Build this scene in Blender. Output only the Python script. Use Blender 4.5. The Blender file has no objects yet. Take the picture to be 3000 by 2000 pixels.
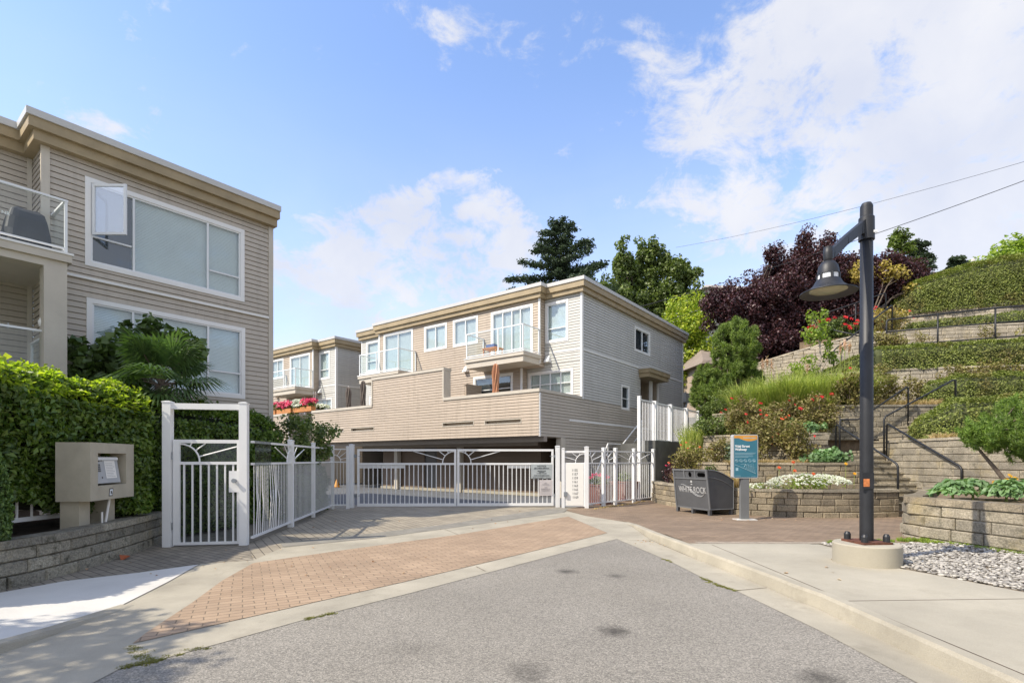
import bpy, math, random
import numpy as np
from mathutils import Vector, Matrix

C = bpy.context.scene
COL = C.collection
rnd = random.Random(7)
rng = np.random.default_rng(7)
R = math.radians

# ------------------------------------------------------------ camera
FPX, CXP, HYP, CH = 1540.0, 1500.0, 1345.0, 1.5     # focal length, centre column and horizon row of the 3000 px wide photo; eye height
cam_data = bpy.data.cameras.new("camera")
cam_data.sensor_width = 36.0
cam_data.lens = 36.0 * FPX / 3000.0
cam_data.shift_y = (HYP - 1000.0) / 3000.0
cam_data.clip_start = 0.05
cam_data.clip_end = 3000.0
cam = bpy.data.objects.new("camera", cam_data)
cam.location = (0, 0, CH)
cam.rotation_euler = (R(90), 0, 0)
COL.objects.link(cam)
C.camera = cam

# ------------------------------------------------------------ sun and sky
SUN_EL = 46.0
SUN_AZ = Vector((-0.90, -0.43))                     # ground direction towards the sun
SUN_AZ.normalize()
SKY_STRENGTH, SUN_STRENGTH, EXPOSURE = 0.15, 3.9, 0.55
sd = bpy.data.lights.new("sun", 'SUN')
sd.energy = SUN_STRENGTH
sd.angle = R(0.53)
sd.color = (1.0, 0.91, 0.77)
sun = bpy.data.objects.new("sun", sd)
to_sun = Vector((SUN_AZ.x * math.cos(R(SUN_EL)), SUN_AZ.y * math.cos(R(SUN_EL)), math.sin(R(SUN_EL))))
sun.rotation_euler = to_sun.to_track_quat('Z', 'Y').to_euler()
sun.location = to_sun * 60
COL.objects.link(sun)
C.view_settings.view_transform = 'Standard'
C.view_settings.look = 'None'
C.view_settings.exposure = EXPOSURE
C.view_settings.gamma = 1.0
C.view_settings.use_curve_mapping = False

def dirv(px, py):
    v = Vector(((px - CXP) / FPX, 1.0, (HYP - py) / FPX)); v.normalize(); return v

def build_world():
    w = bpy.data.worlds.new("World"); C.world = w; w.use_nodes = True
    nt = w.node_tree; nt.nodes.clear()
    N = nt.nodes.new; L = nt.links.new
    out = N('ShaderNodeOutputWorld'); bg = N('ShaderNodeBackground')
    sky = N('ShaderNodeTexSky'); sky.sky_type = 'NISHITA'; sky.sun_disc = False
    sky.sun_elevation = R(SUN_EL); sky.sun_rotation = math.atan2(SUN_AZ.x, SUN_AZ.y)
    sky.air_density = 1.0; sky.dust_density = 0.6; sky.ozone_density = 2.4; sky.altitude = 50
    tc = N('ShaderNodeTexCoord')
    def noise(scale, det, rough, dist=0.0, off=(0, 0, 0), st=(1, 1, 1)):
        mp = N('ShaderNodeMapping'); mp.inputs['Location'].default_value = off; mp.inputs['Scale'].default_value = st
        L(tc.outputs['Generated'], mp.inputs['Vector'])
        n = N('ShaderNodeTexNoise'); n.inputs['Scale'].default_value = scale; n.inputs['Detail'].default_value = det
        n.inputs['Roughness'].default_value = rough; n.inputs['Distortion'].default_value = dist
        L(mp.outputs[0], n.inputs['Vector']); return n.outputs['Fac']
    def mth(op, a, b=None):
        m = N('ShaderNodeMath'); m.operation = op
        for i, x in enumerate((a, b)):
            if x is None: continue
            if isinstance(x, (int, float)): m.inputs[i].default_value = x
            else: L(x, m.inputs[i])
        return m.outputs[0]
    fb = mth('ADD', mth('MULTIPLY', noise(4.2, 10, 0.62, 0.5, (3.1, .4, .7), (1, 1, 1.7)), 1.15), mth('MULTIPLY', noise(13, 9, 0.66, 0.4, (.3, 2.4, 1.7), (1, 1, 1.4)), 0.95))
    fb = mth('ADD', fb, -.55)
    # cloud masses by direction: (column, row of the photo) -> a direction; radius in chord units; weight
    blobs = [((2330, 580), .27, .20), ((2080, 440), .15, .12), ((2800, 420), .24, .19), ((2620, 660), .25, .2), ((2950, 640), .3, .17),
             ((1890, 140), .11, .17), ((2090, 110), .13, .16), ((2400, 80), .14, .18), ((2240, 150), .1, .12), ((2750, 10), .13, .13), ((2990, 60), .12, .12), ((2600, 100), .1, .08),
             ((1290, 585), .10, .33), ((1430, 650), .10, .36), ((1350, 700), .11, .30), ((1220, 640), .08, .24), ((1180, 870), .18, .17), ((960, 740), .14, .15), ((1500, 830), .16, .13),
             ((1240, 60), .075, .17), ((470, 10), .07, .12), ((1090, 90), .15, .04), ((880, 920), .22, .15), ((2000, 560), .2, .05), ((2200, 850), .25, .1)]
    back = [(Vector((0, .0, 1)), .55, .33), (Vector((-.2, -1, .35)).normalized(), 1.0, .5), (Vector((1, -.6, .5)).normalized(), .75, .45), (Vector((-.9, -.2, .15)).normalized(), .5, .2), (Vector((.3, -.5, 1)).normalized(), .5, .25)]  # unseen clouds added behind the camera and overhead to fill the shade neutrally
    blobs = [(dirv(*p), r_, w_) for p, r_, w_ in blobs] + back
    acc = None
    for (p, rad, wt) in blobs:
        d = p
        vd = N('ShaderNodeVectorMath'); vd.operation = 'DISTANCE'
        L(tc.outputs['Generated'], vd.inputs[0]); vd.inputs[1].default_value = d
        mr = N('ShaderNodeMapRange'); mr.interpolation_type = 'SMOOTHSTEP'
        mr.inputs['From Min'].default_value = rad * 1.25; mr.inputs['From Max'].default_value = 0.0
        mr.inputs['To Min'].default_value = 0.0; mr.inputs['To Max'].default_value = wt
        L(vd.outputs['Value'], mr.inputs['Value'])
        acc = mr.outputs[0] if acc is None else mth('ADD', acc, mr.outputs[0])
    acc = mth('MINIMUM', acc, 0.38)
    dens = mth('ADD', fb, acc)
    mr = N('ShaderNodeMapRange'); mr.interpolation_type = 'SMOOTHSTEP'
    mr.inputs['From Min'].default_value = 0.60; mr.inputs['From Max'].default_value = 0.90
    L(dens, mr.inputs['Value'])
    # thin veil, denser towards the horizon
    sep = N('ShaderNodeSeparateXYZ'); L(tc.outputs['Generated'], sep.inputs[0])
    vz = N('ShaderNodeMapRange'); vz.interpolation_type = 'SMOOTHSTEP'
    vz.inputs['From Min'].default_value = 0.62; vz.inputs['From Max'].default_value = 0.02
    vz.inputs['To Min'].default_value = 0.0; vz.inputs['To Max'].default_value = 0.95
    L(sep.outputs['Z'], vz.inputs['Value'])
    wisp = mth('MULTIPLY', noise(2.2, 7, 0.55, 1.0, (1.7, .2, .1), (.6, 1, 2.2)), 1.5)
    veil = mth('MULTIPLY', vz.outputs[0], wisp)
    cl = mth('MAXIMUM', mth('MULTIPLY', mr.outputs[0], 0.93), mth('MINIMUM', veil, .8))
    shade = N('ShaderNodeMapRange'); shade.inputs['From Min'].default_value = .35; shade.inputs['From Max'].default_value = .7
    L(noise(6, 6, .55, .3, (.9, .4, .2)), shade.inputs['Value'])
    cc = N('ShaderNodeMix'); cc.data_type = 'RGBA'
    cc.inputs['A'].default_value = (3.45, 3.6, 4.1, 1); cc.inputs['B'].default_value = (4.25, 4.25, 4.4, 1)
    L(shade.outputs[0], cc.inputs['Factor'])
    hs = N('ShaderNodeMix'); hs.data_type = 'RGBA'; hs.blend_type = 'MULTIPLY'; hs.inputs['Factor'].default_value = 1.0
    hs.inputs['B'].default_value = (1.55, 1.5, 1.58, 1)
    L(sky.outputs[0], hs.inputs['A'])
    mx = N('ShaderNodeMix'); mx.data_type = 'RGBA'
    L(cl, mx.inputs['Factor']); L(hs.outputs['Result'], mx.inputs['A']); L(cc.outputs['Result'], mx.inputs['B'])
    L(mx.outputs['Result'], bg.inputs['Color']); bg.inputs['Strength'].default_value = SKY_STRENGTH
    L(bg.outputs[0], out.inputs[0])
build_world()

# ------------------------------------------------------------ helpers
def lin(h):
    h = h.lstrip('#'); o = []
    for i in (0, 2, 4):
        c = int(h[i:i + 2], 16) / 255.0
        o.append(c / 12.92 if c <= 0.04045 else ((c + 0.055) / 1.055) ** 2.4)
    return tuple(o)
def at(px, py, Y): return Vector(((px - CXP) / FPX * Y, Y, CH + (HYP - py) / FPX * Y))
def G(px, py, z=0.0):
    Y = (CH - z) * FPX / (py - HYP); return Vector(((px - CXP) / FPX * Y, Y, z))
def GX(pts, z=0.0): return [G(a, b, z) for a, b in pts]

WL = {}
def thing(name, loc, label, cat, group=None):
    o = bpy.data.objects.new(name, None); COL.objects.link(o); o.empty_display_size = .2
    o.location = loc; WL[o.name] = Vector(loc); tag(o, label, cat, group); return o
def tag(o, label, cat, group=None, kind=None):
    o['label'] = label; o['category'] = cat
    if group: o['group'] = group
    if kind: o['kind'] = kind
    return o
def link_mesh(name, me, mats, parent=None, loc=None):
    o = bpy.data.objects.new(name, me); COL.objects.link(o)
    if not isinstance(mats, (list, tuple)): mats = [mats]
    for m in mats: me.materials.append(m)
    if loc is None and len(me.vertices):
        a = np.empty(len(me.vertices) * 3, 'f'); me.vertices.foreach_get('co', a); a = a.reshape(-1, 3)
        lo, hi = a.min(0), a.max(0); loc = Vector(((lo[0] + hi[0]) / 2, (lo[1] + hi[1]) / 2, lo[2]))
        a -= np.array(loc, 'f'); me.vertices.foreach_set('co', a.ravel()); me.update()
    loc = Vector(loc) if loc is not None else Vector((0, 0, 0))
    WL[o.name] = loc.copy()
    if parent is not None: o.parent = parent; o.location = loc - WL[parent.name]
    else: o.location = loc
    return o

class Fr:
    """vertical frame: origin, horizontal axis a, outward normal n"""
    def __init__(s, o, a, n=None):
        s.o = Vector((o[0], o[1], 0)); s.a = Vector((a[0], a[1], 0)).normalized()
        s.n = Vector((n[0], n[1], 0)).normalized() if n is not None else Vector((s.a.y, -s.a.x, 0))
    def pt(s, u, d, z): return s.o + s.a * u + s.n * d + Vector((0, 0, z))
    def off(s, d): return Fr(s.o + s.n * d, s.a, s.n)
    def hit(s, px, py=None):
        r = Vector(((px - CXP) / FPX, 1, 0)); k = s.o.dot(s.n) / r.dot(s.n); p = r * k
        return (p - s.o).dot(s.a), (CH + (HYP - py) / FPX * k if py is not None else None)

class MB:
    def __init__(s): s.v = []; s.f = []; s.m = []
    def poly(s, pts, m=0):
        i = len(s.v); s.v += [tuple(p) for p in pts]; s.f.append(list(range(i, i + len(pts)))); s.m.append(m)
    def hexa(s, p, m=0):      # p: 8 points, bottom ring 0-3, top ring 4-7
        i = len(s.v); s.v += [tuple(q) for q in p]
        for f in ((0, 3, 2, 1), (4, 5, 6, 7), (0, 1, 5, 4), (1, 2, 6, 5), (2, 3, 7, 6), (3, 0, 4, 7)):
            s.f.append([i + k for k in f]); s.m.append(m)
    def box(s, fr, u0, u1, d0, d1, z0, z1, m=0):
        s.hexa([fr.pt(u0, d0, z0), fr.pt(u1, d0, z0), fr.pt(u1, d1, z0), fr.pt(u0, d1, z0),
                fr.pt(u0, d0, z1), fr.pt(u1, d0, z1), fr.pt(u1, d1, z1), fr.pt(u0, d1, z1)], m)
    def prism(s, pts, z0, z1, m=0, top=True):
        n = len(pts)
        for i in range(n):
            a, b = pts[i], pts[(i + 1) % n]
            s.poly([(a[0], a[1], z0), (b[0], b[1], z0), (b[0], b[1], z1), (a[0], a[1], z1)], m)
        if top:
            s.poly([(p[0], p[1], z1) for p in pts], m); s.poly([(p[0], p[1], z0) for p in reversed(pts)], m)
    def tube(s, pts, rad, n=8, m=0, cap=True):
        pts = [Vector(p) for p in pts]
        if isinstance(rad, (int, float)): rad = [rad] * len(pts)
        base = len(s.v); up = Vector((0, 0, 1)); prev = None
        for i, p in enumerate(pts):
            t = (pts[min(i + 1, len(pts) - 1)] - pts[max(i - 1, 0)]).normalized()
            if prev is None: x = t.cross(up if abs(t.z) < .95 else Vector((1, 0, 0))).normalized()
            else: x = (prev - t * prev.dot(t)).normalized()
            prev = x; y = t.cross(x)
            for k in range(n):
                a = 2 * math.pi * k / n
                s.v.append(tuple(p + (x * math.cos(a) + y * math.sin(a)) * rad[i]))
        for i in range(len(pts) - 1):
            for k in range(n):
                a = base + i * n + k; b = base + i * n + (k + 1) % n
                s.f.append([a, b, b + n, a + n]); s.m.append(m)
        if cap:
            s.f.append([base + k for k in range(n)][::-1]); s.m.append(m)
            e = base + (len(pts) - 1) * n; s.f.append([e + k for k in range(n)]); s.m.append(m)
    def lathe(s, c, prof, n=24, m=0):
        c = Vector(c); base = len(s.v)
        for (r_, z) in prof:
            for k in range(n):
                a = 2 * math.pi * k / n; s.v.append((c.x + r_ * math.cos(a), c.y + r_ * math.sin(a), c.z + z))
        for i in range(len(prof) - 1):
            for k in range(n):
                a = base + i * n + k; b = base + i * n + (k + 1) % n
                s.f.append([a, b, b + n, a + n]); s.m.append(m)
    def build(s, name, mats, parent=None, smooth=False, bevel=0.0):
        me = bpy.data.meshes.new(name); me.from_pydata(s.v, [], s.f); me.polygons.foreach_set('material_index', s.m)
        if smooth: me.polygons.foreach_set('use_smooth', [True] * len(s.f))
        me.update(); o = link_mesh(name, me, mats, parent)
        if bevel:
            b = o.modifiers.new('bevel', 'BEVEL'); b.width = bevel; b.segments = 2; b.limit_method = 'ANGLE'
        return o

def text(s, size, origin, xdir, parent, m, align='LEFT', name='lettering', bold=0.0, sx=1.0, up=None):
    cu = bpy.data.curves.new(name, 'FONT'); cu.body = s; cu.size = size; cu.align_x = align
    cu.extrude = 0.0015; cu.offset = bold; cu.resolution_u = 3
    t = bpy.data.objects.new('t', cu); COL.objects.link(t)
    dg = bpy.context.evaluated_depsgraph_get(); me = bpy.data.meshes.new_from_object(t.evaluated_get(dg))
    bpy.data.objects.remove(t); bpy.data.curves.remove(cu)
    x = Vector(xdir).normalized(); z = Vector(up or (0, 0, 1)).normalized(); n = x.cross(z)
    o3 = Vector(origin)
    a = np.empty(len(me.vertices) * 3, 'f'); me.vertices.foreach_get('co', a); a = a.reshape(-1, 3)
    P = np.array(o3)[None] + a[:, :1] * sx * np.array(x)[None] + a[:, 1:2] * np.array(z)[None] + a[:, 2:3] * np.array(n)[None]
    me.vertices.foreach_set('co', P.astype('f').ravel()); me.materials.clear()
    return link_mesh(name, me, m, parent)

# ------------------------------------------------------------ materials
def nodes(name):
    m = bpy.data.materials.new(name); m.use_nodes = True; nt = m.node_tree; nt.nodes.clear()
    out = nt.nodes.new('ShaderNodeOutputMaterial'); b = nt.nodes.new('ShaderNodeBsdfPrincipled')
    nt.links.new(b.outputs[0], out.inputs[0]); return m, nt, b, out
def nz(nt, scale, det=4, rough=.6, vec=None, dist=0):
    n = nt.nodes.new('ShaderNodeTexNoise'); n.inputs['Scale'].default_value = scale; n.inputs['Detail'].default_value = det
    n.inputs['Roughness'].default_value = rough; n.inputs['Distortion'].default_value = dist
    if vec is None:
        g = nt.nodes.new('ShaderNodeNewGeometry'); vec = g.outputs['Position']
    nt.links.new(vec, n.inputs['Vector']); return n.outputs['Fac']
def mixc(nt, f, a, b, mode='MIX'):
    m = nt.nodes.new('ShaderNodeMix'); m.data_type = 'RGBA'; m.blend_type = mode
    for k, x in (('Factor', f), ('A', a), ('B', b)):
        if isinstance(x, (int, float)): m.inputs[k].default_value = x
        elif isinstance(x, tuple): m.inputs[k].default_value = x if len(x) == 4 else (*x, 1)
        else: nt.links.new(x, m.inputs[k])
    return m.outputs['Result']
def ramp(nt, f, lo, hi, tlo=0., thi=1.):
    m = nt.nodes.new('ShaderNodeMapRange'); nt.links.new(f, m.inputs['Value'])
    for k, x in (('From Min', lo), ('From Max', hi), ('To Min', tlo), ('To Max', thi)): m.inputs[k].default_value = x
    return m.outputs[0]
def scl(c, k): return tuple(min(x * k, 1) for x in c[:3])
def mat(name, col, rough=.75, var=.12, vscale=1.5, bump=0., bscale=60, metal=0., island=0., spec=.5, dirt=0., dirtcol=(.05, .045, .035), speck=0., sscale=220, streak=0.):
    m, nt, b, out = nodes(name); col = lin(col) if isinstance(col, str) else col
    c = mixc(nt, ramp(nt, nz(nt, vscale, 5), .3, .7), scl(col, 1 - var), scl(col, 1 + var))
    if island:
        g = nt.nodes.new('ShaderNodeNewGeometry')
        c = mixc(nt, ramp(nt, g.outputs['Random Per Island'], 0, 1, 0, 1), mixc(nt, 1.0, c, scl((1, 1, 1), 1 - island), 'MULTIPLY'), c)
    if speck:
        c = mixc(nt, ramp(nt, nz(nt, sscale, 2, .7), .36, .64), mixc(nt, 1.0, c, (1 - speck,) * 3, 'MULTIPLY'), mixc(nt, 1.0, c, (1 + speck,) * 3, 'MULTIPLY'))
    if streak:
        g2 = nt.nodes.new('ShaderNodeNewGeometry'); mp = nt.nodes.new('ShaderNodeMapping'); mp.inputs['Scale'].default_value = (5, 5, .35); nt.links.new(g2.outputs['Position'], mp.inputs['Vector'])
        c = mixc(nt, ramp(nt, nz(nt, 1.0, 6, .65, mp.outputs[0]), .5, .72, 0, streak), c, dirtcol)
    if dirt:
        c = mixc(nt, ramp(nt, nz(nt, 2.3, 8, .7), .55, .72, 0, dirt), c, dirtcol)
    nt.links.new(c, b.inputs['Base Color']); b.inputs['Roughness'].default_value = rough; b.inputs['Metallic'].default_value = metal
    b.inputs['Specular IOR Level'].default_value = spec
    if bump:
        bp = nt.nodes.new('ShaderNodeBump'); bp.inputs['Strength'].default_value = min(bump, 1); bp.inputs['Distance'].default_value = .01 * max(1, bump)
        nt.links.new(nz(nt, bscale, 6), bp.inputs['Height']); nt.links.new(bp.outputs[0], b.inputs['Normal'])
    return m
def brick(name, c1, c2, mort, bw, rh, ms, rot=0., bump=.6, var=.2, wav=0., speck=.1, rough=.85, off=.5, dirt=0., loc=(0, 0, 0)):
    m, nt, b, out = nodes(name); c1, c2, mort = [lin(x) if isinstance(x, str) else x for x in (c1, c2, mort)]
    g = nt.nodes.new('ShaderNodeNewGeometry'); mp = nt.nodes.new('ShaderNodeMapping'); mp.inputs['Rotation'].default_value = (0, 0, rot); mp.inputs['Location'].default_value = loc
    nt.links.new(g.outputs['Position'], mp.inputs['Vector']); vec = mp.outputs[0]
    if wav:
        n = nt.nodes.new('ShaderNodeTexNoise'); n.inputs['Scale'].default_value = 1.3 / bw; n.inputs['Detail'].default_value = 1
        nt.links.new(vec, n.inputs['Vector'])
        s = nt.nodes.new('ShaderNodeVectorMath'); s.operation = 'MULTIPLY_ADD'; s.inputs[1].default_value = (wav, wav, 0)
        nt.links.new(n.outputs['Color'], s.inputs[0]); nt.links.new(vec, s.inputs[2]); vec = s.outputs[0]
    t = nt.nodes.new('ShaderNodeTexBrick'); nt.links.new(vec, t.inputs['Vector'])
    t.offset = off; t.inputs['Scale'].default_value = 1; t.inputs['Brick Width'].default_value = bw; t.inputs['Row Height'].default_value = rh
    t.inputs['Mortar Size'].default_value = ms; t.inputs['Mortar Smooth'].default_value = .3
    t.inputs['Color1'].default_value = (*c1, 1); t.inputs['Color2'].default_value = (*c2, 1); t.inputs['Mortar'].default_value = (*mort, 1)
    c = mixc(nt, 1.0, t.outputs['Color'], mixc(nt, ramp(nt, nz(nt, 1.1, 6), .3, .7), (1 - var,) * 3, (1 + var,) * 3), 'MULTIPLY')
    c = mixc(nt, 1.0, c, mixc(nt, ramp(nt, nz(nt, 150, 2, .7), .35, .65), (1 - speck,) * 3, (1 + speck,) * 3), 'MULTIPLY')
    if dirt: c = mixc(nt, ramp(nt, nz(nt, .9, 8, .65), .5, .75, 0, dirt), c, scl(mort, .9))
    nt.links.new(c, b.inputs['Base Color']); b.inputs['Roughness'].default_value = rough
    bp = nt.nodes.new('ShaderNodeBump'); bp.inputs['Strength'].default_value = bump; bp.inputs['Distance'].default_value = .012
    inv = ramp(nt, t.outputs['Fac'], 0, 1, 1, 0)
    nt.links.new(inv, bp.inputs['Height']); nt.links.new(bp.outputs[0], b.inputs['Normal'])
    return m
def leafmat(name, c1, c2, rough=.5, tr=.35, var=.5, spec=.5, patch=None):
    m, nt, b, out = nodes(name); c1, c2 = [lin(x) if isinstance(x, str) else x for x in (c1, c2)]
    g = nt.nodes.new('ShaderNodeNewGeometry')
    c = mixc(nt, g.outputs['Random Per Island'], c1, c2)
    c = mixc(nt, 1.0, c, mixc(nt, ramp(nt, nz(nt, 1.7, 3), .3, .7), (1 - var * .6,) * 3, (1 + var * .5,) * 3), 'MULTIPLY')
    if patch: c = mixc(nt, ramp(nt, nz(nt, patch[1], 5, .65), .52, .68, 0, patch[2]), c, patch[0])
    nt.links.new(c, b.inputs['Base Color']); b.inputs['Roughness'].default_value = rough; b.inputs['Specular IOR Level'].default_value = spec
    t = nt.nodes.new('ShaderNodeBsdfTranslucent'); nt.links.new(mixc(nt, 1.0, c, (1.3, 1.5, .7), 'MULTIPLY'), t.inputs['Color'])
    mx = nt.nodes.new('ShaderNodeMixShader'); mx.inputs[0].default_value = tr
    nt.links.new(b.outputs[0], mx.inputs[1]); nt.links.new(t.outputs[0], mx.inputs[2]); nt.links.new(mx.outputs[0], out.inputs[0])
    return m
def glassmat(name, tint=(.9, .95, .95), refl=.1, rough=.02):
    m = bpy.data.materials.new(name); m.use_nodes = True; nt = m.node_tree; nt.nodes.clear()
    out = nt.nodes.new('ShaderNodeOutputMaterial'); tr = nt.nodes.new('ShaderNodeBsdfTransparent'); tr.inputs[0].default_value = (*tint, 1)
    gl = nt.nodes.new('ShaderNodeBsdfGlossy'); gl.inputs['Roughness'].default_value = rough; gl.inputs[0].default_value = (.9, .95, 1, 1)
    fr = nt.nodes.new('ShaderNodeLayerWeight'); pw = nt.nodes.new('ShaderNodeMath'); pw.operation = 'POWER'; nt.links.new(fr.outputs['Facing'], pw.inputs[0]); pw.inputs[1].default_value = 4.5
    ad = nt.nodes.new('ShaderNodeMath'); ad.operation = 'MULTIPLY_ADD'; ad.inputs[1].default_value = .9 - refl; ad.inputs[2].default_value = refl; nt.links.new(pw.outputs[0], ad.inputs[0])
    mx = nt.nodes.new('ShaderNodeMixShader'); nt.links.new(ad.outputs[0], mx.inputs[0]); nt.links.new(tr.outputs[0], mx.inputs[1]); nt.links.new(gl.outputs[0], mx.inputs[2])
    nt.links.new(mx.outputs[0], out.inputs[0]); return m

M = dict(
    siding_tan=mat('siding_tan', (.46, .38, .295), .6, .06, .5, dirt=.10, dirtcol=(.24, .2, .15), island=.09, streak=.35),
    siding_light=mat('siding_light', (.54, .53, .49), .6, .06, .5, dirt=.10, dirtcol=(.3, .29, .26), island=.08, streak=.3),
    siding_grey=mat('siding_grey', (.49, .435, .36), .6, .06, .6, dirt=.10, dirtcol=(.28, .25, .2), island=.08, streak=.35),
    white=mat('white_trim', (.78, .77, .74), .5, .03, 1, dirt=.05, dirtcol=(.35, .33, .28)),
    gate_white=mat('gate_white', (.78, .78, .765), .38, .04, 1.5, dirt=.16, dirtcol=(.4, .38, .33)),
    fascia=mat('fascia', (.34, .265, .155), .6, .14, 2, dirt=.3, dirtcol=(.12, .10, .06)),
    flash=mat('roof_flashing', (.52, .51, .485), .4, .03, 2),
    trim_tan=mat('trim_tan', (.52, .47, .39), .6, .07, 2, dirt=.15, dirtcol=(.2, .18, .14)),
    soffit=mat('soffit', (.32, .27, .22), .7, .08, 2),
    roofing=mat('roofing', (.2, .2, .19), .9, .2, 3),
    frame=mat('window_frame', (.75, .76, .76), .4, .02),
    glass=glassmat('window_glass', (.80, .87, .87), .14),
    bglass=glassmat('balcony_glass', (.92, .96, .95), .05),
    plexi=glassmat('plexiglass', (.8, .82, .82), .03, .12),
    blind=mat('blind', (.72, .74, .72), .7, .04, 2), curtain=mat('curtain', (.7, .7, .67), .8, .08, 9),
    dark=mat('dark_interior', (.035, .04, .045), .6, .2),
    conc=mat('concrete', (.36, .325, .25), .85, .22, .9, .35, 90, speck=.16, dirt=.45, dirtcol=(.19, .165, .12)),
    conc_light=mat('concrete_light', (.375, .34, .262), .85, .16, .8, .25, 90, speck=.10, dirt=.28, dirtcol=(.25, .22, .16)),
    conc_new=mat('concrete_new', (.58, .56, .51), .8, .09, .9, .2, 80, speck=.07, dirt=.16, dirtcol=(.35, .33, .3)),
    conc_shade=mat('concrete_shade', (.11, .11, .10), .9, .35, 1.6, .3, 40, dirt=.4),  # dark base colour holds the shade on the wall under the tall fence
    soil=mat('soil', (.085, .06, .04), .95, .4, 4, 1, 50), mulch=mat('dry_mulch', (.20, .145, .09), .95, .35, 5, 1, 60, speck=.3, sscale=60),
    black=mat('black_paint', (.014, .015, .017), .5, .2, 5, .1, 30), lamp_black=mat('lamp_paint', (.017, .018, .021), .5, .25, 3, .08, 60, dirt=.2, dirtcol=(.09, .09, .09)),
    rust=mat('rust', (.12, .045, .025), .8, .4, 20), bin=mat('bin_paint', (.085, .088, .092), .5, .12, 3, dirt=.15, dirtcol=(.14, .14, .13)), bin_edge=mat('bin_edge', (.14, .145, .15), .45, .1, 3),
    steel=mat('steel', (.3, .32, .34), .35, .1, 5, metal=.8), grey=mat('grey_paint', (.2, .215, .225), .45, .06, 3), grey_light=mat('grey_paint_light', (.42, .43, .43), .45, .04, 3),
    teal=mat('sign_teal', (.035, .16, .22), .35, .08, 3), orange=mat('sign_orange', (.62, .29, .045), .35, .15, 6), letter=mat('letter_white', (.8, .82, .82), .5, .02), ink=mat('ink', (.03, .03, .03), .5, .1),
    palebl=mat('sign_pale_blue', (.3, .48, .55), .4, .1), stucco=mat('stucco', (.42, .38, .29), .9, .12, 3, .4, 120, dirt=.2, dirtcol=(.25, .23, .18)),
    panel=mat('number_panel', (.82, .80, .74), .5, .03), plate=mat('notice_plate', (.38, .41, .41), .5, .12, 5), plate2=mat('notice_plate_pale', (.52, .48, .47), .5, .12, 5),
    bark=mat('bark', (.13, .10, .075), .9, .3, 12, 1, 40), bark_dark=mat('bark_dark', (.06, .045, .035), .9, .3, 12, 1, 40), bark_pale=mat('bark_pale', (.36, .31, .25), .85, .25, 10),
    orange_cloth=mat('umbrella_cloth_rust', (.50, .25, .14), .85, .15, 6), taupe=mat('umbrella_cloth_taupe', (.20, .165, .14), .85, .15, 6),
    cover=mat('grill_cover', (.028, .032, .038), .6, .3, 4, .5, 7), wood=mat('cedar', (.48, .2, .06), .7, .3, 9), plastic_red=mat('terracotta', (.19, .085, .065), .7, .2, 5), blue=mat('blue_paint', (.05, .09, .25), .4, .1),
    lens=mat('lamp_lens', (.34, .32, .2), .25, .35, 3.5), bright=mat('lamp_window', (.75, .77, .78), .3, .02), moss=mat('moss', (.10, .12, .03), .95, .4, 30, 1, 90),
    asphalt2=mat('asphalt_courtyard', (.12, .125, .13), .9, .15, 1.2, .4, 120, speck=.15),
    brown=mat('entry_door', (.2, .19, .16), .5, .1))
# ------------------------------------------------------------ road and ground
def asphaltmat():
    m, nt, b, out = nodes('asphalt')
    base = mixc(nt, ramp(nt, nz(nt, .55, 6, .6), .3, .7), (.215, .195, .158), (.29, .265, .22))
    base = mixc(nt, ramp(nt, nz(nt, .16, 3, .6), .35, .65, 0, .5), base, (.19, .175, .15))
    sp = ramp(nt, nz(nt, 85, 3, .8), .37, .63, .58, 1.42); c = mixc(nt, 1.0, base, sp, 'MULTIPLY')
    v = nt.nodes.new('ShaderNodeTexVoronoi'); v.inputs['Scale'].default_value = 72
    g = nt.nodes.new('ShaderNodeNewGeometry'); nt.links.new(g.outputs['Position'], v.inputs['Vector'])
    sepc = nt.nodes.new('ShaderNodeSeparateColor'); nt.links.new(v.outputs['Color'], sepc.inputs[0])
    c = mixc(nt, 1.0, c, ramp(nt, sepc.outputs[0], 0, 1, .70, 1.32), 'MULTIPLY')
    # oil spots
    for (px, py, r_, st) in ((1661, 1673, .14, .75), (1804, 1686, .12, .6), (1803, 1848, .15, .8), (1545, 1963, .17, .45), (1560, 1990, .1, .4), (2400, 1985, .16, .7), (1200, 1900, .2, .15)):
        p = G(px, py); vd = nt.nodes.new('ShaderNodeVectorMath'); vd.operation = 'DISTANCE'; nt.links.new(g.outputs['Position'], vd.inputs[0]); vd.inputs[1].default_value = p
        ad = nt.nodes.new('ShaderNodeMath'); ad.operation = 'MULTIPLY_ADD'; nt.links.new(nz(nt, 11, 8, .75), ad.inputs[0]); ad.inputs[1].default_value = .30; nt.links.new(vd.outputs['Value'], ad.inputs[2])
        c = mixc(nt, ramp(nt, ad.outputs[0], r_ * .4 + .12, r_ + .19, st, 0), c, (.035, .03, .024))
    nt.links.new(c, b.inputs['Base Color']); b.inputs['Roughness'].default_value = .88
    bp = nt.nodes.new('ShaderNodeBump'); bp.inputs['Strength'].default_value = .7; bp.inputs['Distance'].default_value = .006
    nt.links.new(sepc.outputs[1], bp.inputs['Height']); nt.links.new(bp.outputs[0], b.inputs['Normal'])
    return m
M['asphalt'] = asphaltmat()
M['apron'] = brick('apron_pavers', (.385, .275, .18), (.32, .225, .145), (.19, .145, .095), .215, .105, .0055, R(-27), .8, .14, .03, .1, dirt=.12)
M['plaza'] = brick('plaza_pavers', (.265, .19, .125), (.20, .14, .09), (.13, .10, .07), .20, .10, .006, R(-8), .8, .18, 0, .12, dirt=.25)
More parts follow.
